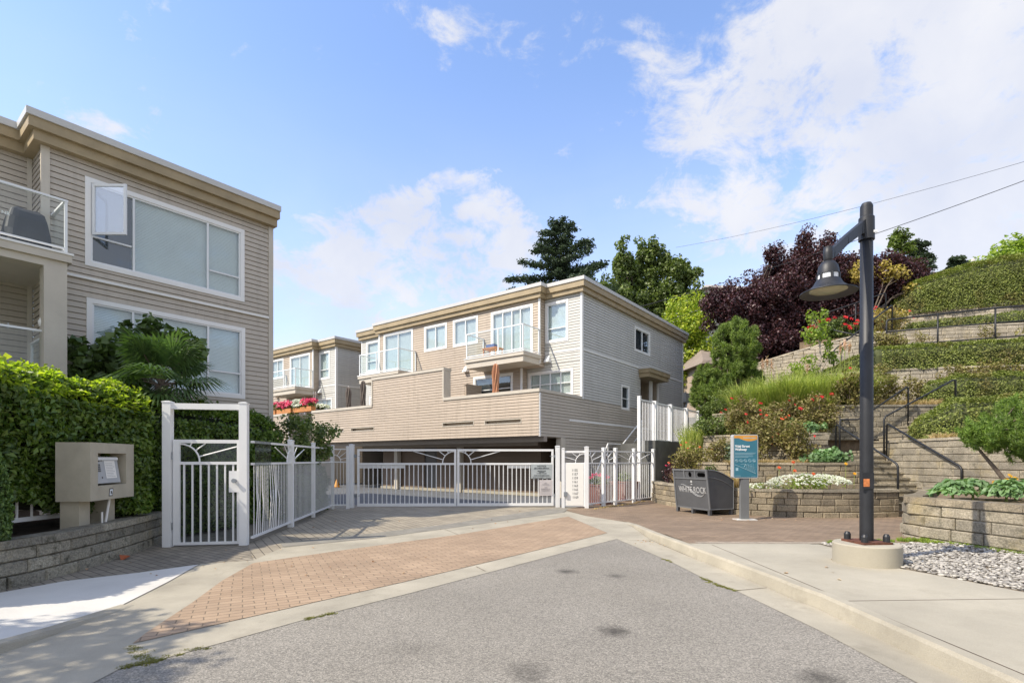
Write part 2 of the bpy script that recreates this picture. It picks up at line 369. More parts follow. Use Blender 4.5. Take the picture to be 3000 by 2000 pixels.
M['drive'] = brick('driveway_pavers', (.34, .295, .22), (.275, .24, .18), (.075, .058, .04), .62, .155, .006, R(58), .9, .15, .01, .12, .85, .0, .2)
M['path'] = brick('path_pavers', (.27, .235, .18), (.20, .175, .135), (.06, .05, .035), .23, .115, .006, R(35), .8, .2, .01, .12, dirt=.2)
M['ground'] = mat('far_ground', (.10, .12, .06), .95, .3, .3)

def sheet(name, pts, m, parent=None, thick=None, kind='structure'):
    b = MB(); b.poly(pts)
    if thick:
        n = len(pts)
        for i in range(n):
            a, c = pts[i], pts[(i + 1) % n]; b.poly([a, c, (c[0], c[1], c[2] - thick), (a[0], a[1], a[2] - thick)])
    o = b.build(name, m, parent); o['kind'] = kind; return o
sheet('ground', [(-250, -60, -.04), (250, -60, -.04), (250, 400, -.04), (-250, 400, -.04)], M['ground'])
sheet('paving_base', [(-8.5, 4.9, -.006), (3.3, 4.9, -.006), (7.5, 9.3, -.006), (7.5, 21, -.006), (2.2, 16.7, -.006), (-8.5, 16.7, -.006)], M['conc'])
sheet('paving_base', [(3.3, 3, .1462), (7.4, 3, .1462), (7.4, 9.3, .1462), (3.3, 9.3, .1462)], M['conc'])
# asphalt of the dead-end street
pr = GX([(1807, 1577.6), (1965, 1644), (2057, 1690), (2159, 1730), (2400, 1845), (2691, 2000)])
pl = GX([(357, 1954), (454, 1934), (663, 1877.6), (898, 1812), (1200, 1736.5), (1674, 1612)])
road = [*pr, Vector((2.75, -12, 0)), Vector((-2.95, -12, 0)), *pl]
sheet('road', [(p[0], p[1], 0.0) for p in road], M['asphalt'])
# courtyard asphalt behind the gate
sheet('courtyard', [(-22, 16.6, -.012), (2.3, 16.6, -.012), (5.2, 20.0, -.012), (4.5, 40, -.012), (-30, 60, -.012)], M['asphalt2'])
# flat concrete collar round the apron, laid under pavers
band = GX([(357, 1954), (454, 1934), (663, 1877.6), (898, 1812), (1200, 1736.5), (1674, 1612), (1807, 1577.6), (1965, 1644), (2057, 1690), (2159, 1730), (2400, 1845), (2691, 2000)], .004)
bandR = [Vector((2.75, -12, .004)), Vector((3.02, -12, .004)), Vector((3.1, 3.2, .004))] + GX([(2400, 1784), (2322, 1754), (2246, 1720), (2037, 1636), (1907, 1584), (1853, 1545), (1830, 1528), (1651, 1500), (1303, 1548), (1100, 1575), (830, 1602), (742, 1640)], .004)
bandL = GX([(588, 1650), (490, 1704), (326.5, 1786), (204, 1834), (61, 1893)], .004) + [Vector((-4.02, 3.9, .004)), Vector((-4.0, -12, .004)), Vector((-2.95, -12, .004))]
sheet('gutter', band + bandR + bandL, M['conc'])
ap = GX([(742, 1648), (1000, 1611), (1200, 1584), (1335, 1566), (1500, 1539), (1664, 1512), (1779, 1560), (1500, 1628), (1200, 1699), (800, 1790), (388, 1883), (431, 1850), (561, 1765), (650, 1700)], .009)
sheet('paver_apron', ap, M['apron'])
# grey border band and driveway pavers
sheet('driveway_border', GX([(830, 1602), (1100, 1575), (1303, 1548), (1651, 1500), (1664, 1490), (1640, 1484), (1300, 1536), (1100, 1560), (820, 1590)], .008), mat('driveway_border', (.22, .205, .17), .9, .2, 3, .3, 80, speck=.15))
sheet('driveway', [*GX([(742, 1640), (830, 1602), (820, 1590), (1100, 1560), (1300, 1536), (1640, 1484), (1660, 1478)], .004), Vector((1.5, 17.2, .004)), Vector((-6.2, 17.2, .004)), *GX([(727, 1592), (640, 1604)], .004)], M['drive'])
sheet('walkway', [*GX([(742, 1640), (588, 1650), (408, 1676), (189, 1701), (0, 1735)], .006), Vector((-9, 5.7, .006)), Vector((-9, 16, .006)), Vector((-6.2, 16.5, .006)), Vector((-5.0, 14, .006)), *GX([(727, 1592)], .006)], M['path'])
# new white concrete slab of the left pavement; its outer edge rises towards the kerb
def rise(y): return .012 + .09 * min(max((4.9 - y) / 2.0, 0), 1)
lp = [G(582, 1652, .012), G(408, 1676, .012), G(189, 1701, .012), G(0, 1735, .012), Vector((-8.5, 5.6, .012)), Vector((-8.5, 4, .04)), Vector((-8.5, -12, .11)), Vector((-4.12, -12, .11)), Vector((-4.12, 2.9, .11)), Vector((-4.1, 3.9, .07)), Vector((-4.05, 4.5, .03)), G(326.5, 1786, .012), G(490, 1704, .012)]
sheet('sidewalk', lp, M['conc_new'])
kb = MB(); ks = [(-4.0, -12, .12), (-4.0, 2.9, .12), (-3.98, 3.9, .085), (-3.93, 4.6, .04), (-3.9, 5.4, .012)]
for a, b in zip(ks[:-1], ks[1:]):
    for (x0, x1, dz0, dz1) in ((0, .035, 0, -1), (-.12, 0, 0, 0)):
        za = a[2] if dz0 == 0 else 0; zb = b[2]
        kb.poly([(a[0] + x0, a[1], a[2]), (b[0] + x0, b[1], b[2]), (b[0] + x1, b[1], b[2] if dz1 == 0 else .002), (a[0] + x1, a[1], a[2] if dz1 == 0 else .002)])
o = kb.build('kerb', M['conc']); o['kind'] = 'structure'
# right kerb, plaza and pavement: one ramped level
def gz(x, y): return .15 * min(max((12.6 - y) / 3.2, 0), 1) if x > 2.5 else 0.0
kbot = GX([(1830, 1530), (1853, 1541), (1907, 1580), (2037, 1636), (2246, 1720), (2322, 1754), (2400, 1784)]) + [Vector((3.06, 3.6, 0)), Vector((3.02, -12, 0))]
kb = MB(); n = len(kbot); hts = [.0, .03, .1, .15, .15, .15, .15, .15, .15]
outer = [(p + Vector((.13, .0, 0))) for p in kbot]; outer[0] = kbot[0] + Vector((.1, .12, 0)); outer[1] = kbot[1] + Vector((.12, .08, 0)); outer[2] = kbot[2] + Vector((.13, .05, 0))
hts = [max(h, gz(4, p.y) + .004) if h > 0 else h for h, p in zip(hts, outer)]
for i in range(n - 1):
    a, b = kbot[i], kbot[i + 1]; ha, hb = hts[i], hts[i + 1]
    sa, sb = a.lerp(outer[i], .14), b.lerp(outer[i + 1], .14); ra, rb = a.lerp(outer[i], .3), b.lerp(outer[i + 1], .3)
    kb.poly([a, b, sb + Vector((0, 0, hb * .82)), sa + Vector((0, 0, ha * .82))])
    kb.poly([sa + Vector((0, 0, ha * .82)), sb + Vector((0, 0, hb * .82)), rb + Vector((0, 0, hb)), ra + Vector((0, 0, ha))])
    kb.poly([ra + Vector((0, 0, ha)), rb + Vector((0, 0, hb)), outer[i + 1] + Vector((0, 0, hb + .001)), outer[i] + Vector((0, 0, ha + .001))])
o = kb.build('kerb', M['conc'], smooth=True); o['kind'] = 'structure'
# plaza grid with ramp
def gridpoly(name, pts, m, zoff=0.0):
    """polygon (plan) cut into strips along y so that it can follow gz"""
    import bmesh
    bm = bmesh.new(); vs = [bm.verts.new((p[0], p[1], 0)) for p in pts]; bm.faces.new(vs)
    for y in (9.4, 9.9, 10.5, 11.0, 11.6, 12.2, 12.6, 13.2):
        bmesh.ops.bisect_plane(bm, geom=bm.verts[:] + bm.edges[:] + bm.faces[:], plane_co=(0, y, 0), plane_no=(0, 1, 0))
    for v in bm.verts: v.co.z = gz(v.co.x, v.co.y) + zoff
    bmesh.ops.triangulate(bm, faces=bm.faces[:])
    me = bpy.data.meshes.new(name); bm.to_mesh(me); bm.free()
    o = link_mesh(name, me, m); o['kind'] = 'structure'; return o
kx = [outer[i] for i in range(n)]
plaza = [kx[6] + Vector((0, 0, 0)), kx[5], kx[4], kx[3], kx[2], kx[1], kx[0], Vector((2.2, 13.2, 0)), Vector((1.55, 15.6, 0)), Vector((2.1, 16.6, 0)), Vector((5.4, 20.6, 0)), Vector((6.5, 20.5, 0)), Vector((12, 14.6, 0)), Vector((11, 12.5, 0)), Vector((7.4, 9.0, 0)), Vector((7.4, 8.3, 0)), Vector((4.9, 8.42, 0)), Vector((3.2, 8.5, 0))]
kq = kx[3].lerp(kx[2], (8.45 - kx[3].y) / (kx[2].y - kx[3].y))
plaza = [kq] + [p for p in kx[:4] if p.y > 8.5][::-1] + plaza[7:-1]
gridpoly('plaza', plaza, M['plaza'], .001)
sw = [kq] + [p for p in kx[3:]] + [Vector((6.2, -12, 0)), Vector((6.0, 3.0, 0)), Vector((5.2, 5.33, 0)), Vector((4.95, 6.1, 0)), Vector((4.78, 6.54, 0)), Vector((4.95, 7.6, 0)), Vector((4.75, 8.42, 0))]
gridpoly('pavement', sw, M['conc_light'], .003)
# edge strip of exposed aggregate
gridpoly('plaza_edge', [(3.0, 8.42, 0), (2.98, 8.62, 0), (4.8, 8.58, 0), (5.2, 8.62, 0), (5.2, 8.44, 0), (4.75, 8.40, 0)], mat('aggregate', (.3, .25, .19), .95, .3, 6, .6, 80, speck=.4, sscale=90), .006)
# expansion joints on the pavement
jb = MB()
for y in (5.0, 2.2):
    jb.poly([(3.2, y, .1545), (5.4, y + .1, .1545), (5.4, y + .112, .1545), (3.2, y + .012, .1545)])
jb.poly([(3.15, 8.3, .1545), (3.20, 3.5, .1545), (3.21, -3, .1545), (3.222, -3, .1545), (3.212, 3.5, .1545), (3.162, 8.3, .1545)])
o = jb.build('pavement_joint', M['soil']); o['kind'] = 'structure'
# joints in gutter / band
jb = MB()
for p, q in (((2246, 1720), (2159, 1728)), ((1907, 1584), (1815, 1579)), ((1395, 1658), (1422, 1672)), ((1303, 1549), (1345, 1566)), ((1664, 1512), (1779, 1560))):
    a, b = G(*p, .0085), G(*q, .0085); t = (b - a).normalized(); s_ = Vector((-t.y, t.x, 0)) * .005
    jb.poly([a - s_, b - s_, b + s_, a + s_])
o = jb.build('gutter_joint', M['soil']); o['kind'] = 'structure'
# pebble bed between pavement and planter
sheet('pebble_bed', [(4.9, 8.40, .148), (7.4, 8.8, .148), (7.8, -9, .148), (6.1, -9, .148), (6.0, 3, .148), (5.2, 5.33, .148), (4.78, 6.54, .148), (4.95, 7.6, .148)], mat('sand', (.24, .2, .15), .95, .25, 6, .6, 80, speck=.3))

# ------------------------------------------------------------ siding, windows, balconies
def siding(mb, fr, u0, u1, z0, z1, holes=(), pitch=.116, lap=.022, d0=0.0, m=0):
    k = 0
    while z0 + k * pitch < z1 - 1e-4:
        a0 = z0 + k * pitch; b0 = min(a0 + pitch, z1); k += 1
        cuts = sorted({a0, b0, *[h[j] for h in holes for j in (2, 3) if a0 < h[j] < b0]})
        for a, b in zip(cuts[:-1], cuts[1:]):
            zm = (a + b) / 2; iv = [(u0, u1)]
            for h in holes:
                if h[2] < zm < h[3]:
                    nv = []
                    for (p, q) in iv:
                        if h[1] <= p or h[0] >= q: nv.append((p, q)); continue
                        if h[0] > p: nv.append((p, h[0]))
                        if h[1] < q: nv.append((h[1], q))
                    iv = nv
            gz_ = a0 + .015
            def dd(z): return d0 + lap * (1 - .75 * (z - a0) / pitch)
            jn = [u0 + ((k * 1.37 + 2.1 * (k % 3)) % 3.6) + 3.6 * t for t in range(-1, 6)]; iv2 = []
            for p, q in iv:
                cs = [p] + [x for x in jn if p + .2 < x < q - .2] + [q]
                iv2 += [(x + (.0015 if x != p else 0), y - (.0015 if y != q else 0)) for x, y in zip(cs[:-1], cs[1:])]
            for p, q in iv2:
                lo = max(a, gz_)
                if lo < b:
                    mb.poly([fr.pt(p, dd(lo), lo), fr.pt(q, dd(lo), lo), fr.pt(q, dd(b), b), fr.pt(p, dd(b), b)], m)
                if a == a0:
                    g = min(gz_, b); mb.poly([fr.pt(p, d0 - .022, a), fr.pt(q, d0 - .022, a), fr.pt(q, d0 - .022, g), fr.pt(p, d0 - .022, g)], m)
                    mb.poly([fr.pt(p, d0 - .022, g), fr.pt(q, d0 - .022, g), fr.pt(q, dd(g), g), fr.pt(p, dd(g), g)], m)
                    mb.poly([fr.pt(p, d0 - .022, a), fr.pt(q, d0 - .022, a), fr.pt(q, d0 + lap * .25, a), fr.pt(p, d0 + lap * .25, a)], m)

def window(root, fr, u0, u1, z0, z1, bars=(), hbars=(), back='blind', name='window', cas=.10, slats=False, proud=.03):
    """casing boards > frame, pane, blind"""
    if u0 > u1: u0, u1 = u1, u0
    b = MB()
    for (a, c, e, f) in ((u0, u1, z1 - cas, z1), (u0, u1, z0, z0 + cas), (u0, u0 + cas, z0 + cas, z1 - cas), (u1 - cas, u1, z0 + cas, z1 - cas)): b.box(fr, a, c, -.13, proud, e, f)
    w = b.build(name, M['white'], root)
    i0, i1, j0, j1 = u0 + cas, u1 - cas, z0 + cas, z1 - cas; f = MB(); t = .035
    for (a, c, e, g) in ((i0, i1, j1 - t, j1), (i0, i1, j0, j0 + t), (i0, i0 + t, j0 + t, j1 - t), (i1 - t, i1, j0 + t, j1 - t)): f.box(fr, a, c, -.06, .008, e, g)
    for x in bars:
        c = i0 + (i1 - i0) * x; f.box(fr, c - .022, c + .022, -.058, .006, j0 + t, j1 - t)
    for (xa, xb, zz) in hbars:
        a, c = i0 + (i1 - i0) * xa + t, i0 + (i1 - i0) * xb - t; h = j0 + (j1 - j0) * zz; f.box(fr, a, c, -.056, .003, h - .018, h + .018)
    f.build('frame', M['frame'], w)
    p = MB(); p.poly([fr.pt(i0, -.03, j0), fr.pt(i1, -.03, j0), fr.pt(i1, -.03, j1), fr.pt(i0, -.03, j1)]); p.build('pane', M['glass'], w)
    k = MB()
    if back == 'blind':
        nn = int((j1 - j0) / .035)
        for i in range(nn):
            a = j0 + (j1 - j0) * i / nn; h = (j1 - j0) / nn
            k.poly([fr.pt(i0, -.085, a), fr.pt(i1, -.085, a), fr.pt(i1, -.105, a + h), fr.pt(i0, -.105, a + h)])
            k.poly([fr.pt(i0, -.085, a), fr.pt(i1, -.085, a), fr.pt(i1, -.105, a), fr.pt(i0, -.105, a)])
        k.build('blind', M['blind'], w)
    elif back == 'curtain':
        nn = max(8, int((i1 - i0) / .035))
        for i in range(nn):
            a, c = i0 + (i1 - i0) * i / nn, i0 + (i1 - i0) * (i + 1) / nn
            da, dc = (-.085 - .03 * (i % 2)), (-.085 - .03 * ((i + 1) % 2))
            k.poly([fr.pt(a, da, j0), fr.pt(c, dc, j0), fr.pt(c, dc, j1), fr.pt(a, da, j1)])
        k.build('curtain', M['curtain'], w)
    else:
        k.box(fr, i0, i1, -.5, -.12, j0, j1); k.build('interior', M['dark'], w)
    return w
def hole(u0, u1, z0, z1): return (min(u0, u1) + .02, max(u0, u1) - .02, z0 + .02, z1 - .02)

def balcony(root, fr, u0, u1, p, zt, h=1.08, mids=(), name='balcony', thick=.42, drain=False):
    b = MB()
    b.box(fr, u0, u1, 0, p, zt - .17, zt - .03, 0); b.box(fr, u0 + .06, u1 - .06, 0, p - .06, zt - thick, zt - .17, 0); b.box(fr, u0 - .02, u1 + .02, 0, p + .02, zt - .03, zt + .012, 1)
    s = b.build(name, [M['trim_tan'], M['white']], root)
    r_ = MB(); q = p - .08; e0, e1 = u0 + .08, u1 - .08; t = .022
    posts = [(e0, q), (e1, q), (e0, .05), (e1, .05)] + [(e0 + (e1 - e0) * x, q) for x in mids]
    for (u, d) in posts: r_.box(fr, u - t, u + t, d - t, d + t, zt + .012, zt + h)
    for (z, hh) in ((zt + h, .04), (zt + .09, .03)):
        w_ = .03 if hh == .04 else .018
        r_.box(fr, e0 - w_, e1 + w_, q - w_, q + w_, z, z + hh)
        r_.box(fr, e0 - w_, e0 + w_, .02, q - w_, z, z + hh); r_.box(fr, e1 - w_, e1 + w_, .02, q - w_, z, z + hh)
    r_.build('railing', M['frame'], s)
    for (ua, ub, da, db) in ((e0, e1, q, q), (e0, e0, .05, q), (e1, e1, .05, q)):
        g = MB(); g.poly([fr.pt(ua, da, zt + .12), fr.pt(ub, db, zt + .12), fr.pt(ub, db, zt + h), fr.pt(ua, da, zt + h)]); g.build('glass_panel', M['bglass'], s)
    return s

def offset_ring(pts, p):
    """outward offset of a rectilinear ring given in local (s, v), counter-clockwise or clockwise"""
    n = len(pts); ar = sum(pts[i][0] * pts[(i + 1) % n][1] - pts[(i + 1) % n][0] * pts[i][1] for i in range(n)); sg = 1 if ar > 0 else -1
    out = []
    for i in range(n):
        a, b, c = pts[i - 1], pts[i], pts[(i + 1) % n]
        def nrm(p0, p1):
            dx, dy = p1[0] - p0[0], p1[1] - p0[1]; l = math.hypot(dx, dy); return (dy / l * sg, -dx / l * sg)
        n1, n2 = nrm(a, b), nrm(b, c); out.append((b[0] + (n1[0] + n2[0]) * p, b[1] + (n1[1] + n2[1]) * p))
    return out

# ------------------------------------------------------------ the townhouse row
VD = Vector((.6088, .7934, 0)); UD = Vector((-.7934, .6088, 0))
C0 = Vector((2.87, 21.7, 0))
def townhouse(S0, label, full):
    base = C0 + UD * S0
    W = 14.6
    def loc(s, v): p = base + UD * s + VD * v; return (p.x, p.y)
    root = thing('townhouse', base, label, 'townhouse', 'beige sided townhouses of the row')
    FB = Fr(base, UD, -VD); FM = Fr(base - VD * .4, UD, -VD); FS = Fr(base, VD, -UD)
    b1 = C0
    gFB = Fr(C0, UD, -VD); gFM = Fr(C0 - VD * .4, UD, -VD); gFS = Fr(C0, VD, -UD)    # frames of the near house, to read its measures
    def span(fr, xl, yl, xr, yr):
        u1, z1 = fr.hit(xl, yl); u0, z0 = fr.hit(xr, yr); return (u0, u1, z0, z1) if u0 < u1 else (u1, u0, z0, z1)
    zr, z0, zc, zf = 8.39, 0.0, 6.04, 3.0
    # windows: (frame, u0, u1, z0, z1, kwargs)
    A = span(gFM, 1439, 916, 1561.6, 1040); doorR = (A[0], A[1], 6.0, A[3])
    A = span(gFM, 1124.8, 980.7, 1210.5, 1060); doorL = (A[0], A[1], 6.0, A[3])
    w2 = span(gFM, 1327.8, 939, 1401, 1005); w3 = span(gFM, 1243.5, 958.6, 1310, 1020)
    bayR = span(gFB, 1598, 890, 1666, 996.7)
    A = span(gFB, 1087, 1001, 1112, 1060); bayL = (A[0], A[0] + (bayR[1] - bayR[0]), bayR[2], bayR[3])
    lowR = span(gFB, 1548, 1093, 1680, 1158); A = span(gFM, 1387.4, 1105, 1503, 1150); lowM = (A[0], A[1], 3.15, A[3])
    lowL = (13.0, 13.9, 3.3, 5.1)
    wins = [(FM, doorR, dict(bars=(.27, .49, .73) if full else (.5,), back='curtain')), (FM, doorL, dict(bars=(.5,), back='curtain')),
            (FM, w2, dict(bars=(.5,), back='curtain')), (FM, w3, dict(bars=(.5,), back='blind')),
            (FB, bayR, dict(hbars=((0, 1, .33),), back='blind')), (FB, bayL, dict(hbars=((0, 1, .33),), back='blind')),
            (FB, lowR, dict(bars=(.25, .5, .75), hbars=((0, 1, .5),), back='curtain')), (FM, lowM, dict(bars=(.5,), hbars=((0, 1, .72),), back='dark')), (FB, lowL, dict(back='curtain'))]
    cmu, cml = 1.83, gFM.hit(1528, 1100)[0]                       # right end of the main plane: upper floor, lower floor
    hm = [hole(*w[1]) for w in wins if w[0] is FM]; hb = [hole(*w[1]) for w in wins if w[0] is FB]
    mw = MB(); siding(mw, FM, cmu, 12.53, 5.6, zr, hm); siding(mw, FM, cml, 12.53, 2.9, 5.6, hm)
    FR1 = Fr(base - VD * .4 + UD * cmu, VD, -UD); siding(mw, FR1, 0, .4, 5.6, zr)
    FR2 = Fr(base - VD * .4 + UD * cml, VD, -UD); siding(mw, FR2, 0, .4, 2.9, 5.6)
    mw.box(FM, cmu, cml, -.4, 0, 5.5, 5.6)
    FL1 = Fr(base - VD * .4 + UD * 12.53, VD, UD); siding(mw, FL1, 0, .4, 2.9, zr)
    mw.build('wall', M['siding_tan'], root)
    bw = MB(); siding(bw, FB, 0, cmu, 5.6, zr, hb); siding(bw, FB, 0, cml, 2.9, 5.6, hb); siding(bw, FB, 12.53, W, 2.9, zr, hb)
    # side wall
    sw_ = span(gFS, 1858.5, 953.5, 1903.7, 1045); sl = span(gFS, 1819.4, 1125, 1843, 1202.8); rec = (5.85, 8.1, 3.0, 5.6)
    sw2 = []
    if full: sw2 = [(FS, sw_, dict(bars=(.5,), back='dark')), (FS, sl, dict(hbars=((0, 1, .45),), back='dark', cas=.08))]
    hs = [hole(*w[1]) for w in sw2] + ([rec] if full else [])
    siding(bw, FS, 0, 11.9, 4.0, zr, hs)
    bw.build('wall', M['siding_light'], root)
    lw = MB(); siding(lw, FS, -3.09, 0, 2.34, 4.0); siding(lw, FS, 0, 11.9, 2.34, 4.0, hs); siding(lw, FS, -1.45, 11.9, 0, 2.34, hs)
    # far and back faces, plain
    lw.poly([(*loc(W, 11.9), 0), (*loc(0, 11.9), 0), (*loc(0, 11.9), zr), (*loc(W, 11.9), zr)]); lw.poly([(*loc(W, 0), 0), (*loc(W, 11.9), 0), (*loc(W, 11.9), zr), (*loc(W, 0), zr)])
    lw.build('wall', M['siding_grey'], root)
    # corner boards and belt trim
    t = MB()
    for (fr, u, z0_, z1_) in ((FB, 0, 4.0, zr), (FM, cmu, 5.6, zr), (FM, cml, 4.0, 5.5), (FM, 12.53, 2.9, zr), (FB, W, 2.9, zr)): t = MB(); t.box(fr, u - .045, u + .045, -.02, .03, z0_, z1_); t.build('corner_board', M['white'], root)
    for (p_, q_, y0_, y1_) in ((.045, .12, 4.0, zr), (11.83, 11.92, 4.0, zr), (-3.09, -3.0, 2.34, 3.96)): t = MB(); t.box(FS, p_, q_, -.02, .027, y0_, y1_); t.build('corner_board', M['white'], root)
    t = MB()
    t.box(FB, .05, cmu - .05, 0, .028, zc, zc + .04); t.box(FS, .13, 11.8, 0, .034, zc - .02, zc + .05)
    if full: t.box(FS, -1.0, 9.0, 0, .04, 3.02, 3.10)
    t.build('trim', M['white'], root)
    for (fr, w, kw) in wins + sw2: window(root, fr, *w, **kw)
    # flat roof with stepped fascia
    ring = [(0, 0), (cmu, 0), (cmu, -.4), (12.53, -.4), (12.53, 0), (W, 0), (W, 11.9), (0, 11.9)]
    rf = MB(); rf.prism([loc(*q) for q in offset_ring(ring, .16)], zr, zr + .19, 0); rf.prism([loc(*q) for q in offset_ring(ring, .24)], zr + .19, zr + .43, 0)
    roof = rf.build('roof', M['fascia'], root)
    fl = MB(); fl.prism([loc(*q) for q in offset_ring(ring, .28)], zr + .43, zr + .58, 0); fl.build('flashing', M['flash'], roof)
    # balconies
    balcony(root, FM, 1.75, 5.02, 1.27, 5.95, mids=(.42,)); balcony(root, FM, 9.47, 12.75, 1.27, 5.95, mids=(.55,))
    # deck parapet over the garage
    P = Fr(base - VD * 3.09, UD, -VD); pa = MB(); Wp = 14.75
    ra, rb = 4.9, 9.65
    vents = []
    for (x0, y0, x1, y1) in ((954, 1256, 1008, 1265), (1028.5, 1251, 1096.5, 1263), (1296.5, 1234, 1389, 1249), (1420, 1225.6, 1528.5, 1244)):
        gP = Fr(C0 - VD * 3.09, UD, -VD); u1, z1 = gP.hit(x0, y0 + 3); u0, z0_ = gP.hit(x1, y1 - 3); zc_ = (z1 + z0_) / 2; vents.append((u0, u1, zc_ - .09, zc_ + .09))
    vh = [hole(*v) for v in vents] if full else []
    siding(pa, P, 0, Wp, 2.36, 3.98, vh); siding(pa, P, ra, rb, 3.98, 5.26)
    pa.box(P, 0, Wp, -.22, -.16, 2.36, 3.98); pa.box(P, ra, rb, -.35, -.16, 3.98, 5.26)
    pa.box(FS.off(-.16), -2.93, 0, 0, .06, 2.36, 3.98)
    pa.build('parapet', M['siding_tan'], root)
    cp = MB(); cp.box(P, -.04, ra - .0, -.27, .05, 3.98, 4.10); cp.box(P, rb, Wp + .02, -.27, .05, 3.98, 4.10); cp.box(P, ra - .06, rb + .04, -.42, .05, 5.26, 5.38)
    cp.box(FS, -3.14, .0, -.22, .045, 3.982, 4.095); cp.box(P, ra - .05, ra + .03, -.38, .04, 4.10, 5.26); cp.box(P, rb - .03, rb + .04, -.38, .04, 4.10, 5.26)
    cp.build('coping', M['trim_tan'], root)
    if full:
        for v in vents:
            q = MB(); e = .03
            for (a, c, f, g) in ((v[0], v[1], v[3] - e, v[3]), (v[0], v[1], v[2], v[2] + e), (v[0], v[0] + e, v[2] + e, v[3] - e), (v[1] - e, v[1], v[2] + e, v[3] - e)): q.box(P, a, c, -.1, .025, f, g)
            q.build('vent_slot', M['trim_tan'], root)
    dk = MB(); dk.box(P, .2, Wp - .1, -3.05, -.23, 2.42, 2.98); dk.box(P, .02, Wp - .02, -3.05, -.24, 2.37, 2.42); dk.build('deck', M['soffit'], root)
    # privacy screen on the deck
    sc = MB(); Q = Fr(base - VD * .41 + UD * (ra + .2), -VD, -UD); siding(sc, Q, 0, 1.0, 3.0, 4.85); siding(sc, Fr(Q.o + UD * .12, -VD, UD), 0, 1.0, 3.0, 4.85); sc.box(Fr(base - VD * .42, UD, -VD), ra + .17, ra + .36, 0, 1.05, 4.85, 4.9); sc.box(Fr(base - VD * .41, UD, -VD), ra + .22, ra + .3, .96, 1.02, 3.0, 4.85)
    sc.build('privacy_screen', M['siding_tan'], root)
    # ground floor under the deck
    GB = Fr(base - VD * 1.2, UD, -VD); gb = MB(); siding(gb, GB, 1.2, 11.2, .12, 2.37, [hole(7.2, 8.1, .12, 2.1)]); siding(gb, Fr(GB.o + UD * 1.2, VD, -UD), 0, 1.2, .12, 2.37)
    siding(gb, Fr(base + VD * 2.4, UD, -VD), 0, 14.6, 0, 2.37)
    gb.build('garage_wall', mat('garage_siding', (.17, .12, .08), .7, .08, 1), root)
    gc = MB(); gc.box(GB, 1.15, 11.25, 0, .14, 0, .12); gc.build('garage_curb', M['conc'], root)
    dr = MB(); dr.box(GB, 7.22, 8.08, -.1, -.04, .12, 2.1); dr.box(GB, 7.35, 7.95, -.05, -.03, .3, 1.9); dr.build('door', mat('store_door', (.1, .09, .08), .6, .1), root)
    bp = MB(); bp.box(P, -.02, Wp, -.5, -.3, 2.16, 2.365); bp.box(P, 1.0, 12, -1.4, -1.2, 2.05, 2.37); bp.build('beam', M['soffit'], root)
    for s_, v_ in ((1.2, -1.35), (5.6, -1.3), (9.9, -1.35)):
        if s_ == 1.2: continue
        c_ = MB(); c_.box(FB, s_ - .12, s_ + .12, -v_ - .12, -v_ + .12, 0, 2.37); c_.build('column', M['trim_tan'], root)
    c_ = MB(); c_.box(FS, -1.62, -1.3, -.2, .035, 0, 2.34); c_.build('column', M['trim_tan'], root)
    # wall exhaust hoods
    for (fr, u, z) in ((FM, gFM.hit(1368, 1082)[0], gFM.hit(1368, 1082)[1]), (FB, gFB.hit(1607, 1053)[0], gFB.hit(1607, 1053)[1])):
        h = MB(); h.hexa([fr.pt(u - .14, 0, z - .13), fr.pt(u + .14, 0, z - .13), fr.pt(u + .12, .22, z - .13), fr.pt(u - .12, .22, z - .13), fr.pt(u - .1, 0, z + .16), fr.pt(u + .1, 0, z + .16), fr.pt(u + .08, .05, z + .16), fr.pt(u - .08, .05, z + .16)]); h.build('exhaust_hood', M['white'], root)
    if full:
        # entrance recess, canopy, side downpipe
        e = MB(); D = .95
        siding(e, FS.off(-D), rec[0], rec[1], rec[2], rec[3]); siding(e, Fr(FS.pt(rec[1], -D, 0), -UD, -VD), 0, D, rec[2], rec[3]); siding(e, Fr(FS.pt(rec[0], -D, 0), -UD, VD), 0, D, rec[2], rec[3])
        e.box(FS, rec[0], rec[1], -D, 0, rec[3], rec[3] + .05); e.box(FS, rec[0], rec[1], -D, 0, rec[2] - .05, rec[2]); en = e.build('entrance', M['siding_tan'], root)
        d_ = MB(); d_.box(FS.off(-D), rec[0] + .15, rec[0] + 1.05, .012, .06, rec[2], rec[2] + 2.05); d_.build('door', M['brown'], en)
        tt = MB(); tt.box(FS, rec[1] - .02, rec[1] + .1, -.05, .03, 3.0, 5.55); tt.box(FS, 7.2, 7.35, -.12, .02, 3.0, 5.6); tt.build('entrance_post', M['white'], en)
        cn = MB(); cn.box(FS, 5.6, 8.25, .02, .62, 5.78, 5.98, 0); cn.box(FS, 5.66, 8.19, .02, .56, 5.58, 5.78, 0); cn.box(FS, 5.57, 8.28, .02, .65, 5.98, 6.08, 1); cn.build('canopy', [M['fascia'], M['flash']], root)
        dp = MB(); dp.tube([FS.pt(12.35, .1, 5.3), FS.pt(12.35, .1, 4.9), FS.pt(12.1, .12, 4.6), FS.pt(12.1, .12, 0)], .05); dp.box(FS, 11.95, 12.7, -.2, .15, 4.9, 5.45); dp.build('downpipe', M['grey_light'], root)
        sb = MB(); siding(sb, FS.off(-.12), 11.93, 12.9, 0, 5.0); sb.build('side_wing', M['siding_light'], root)
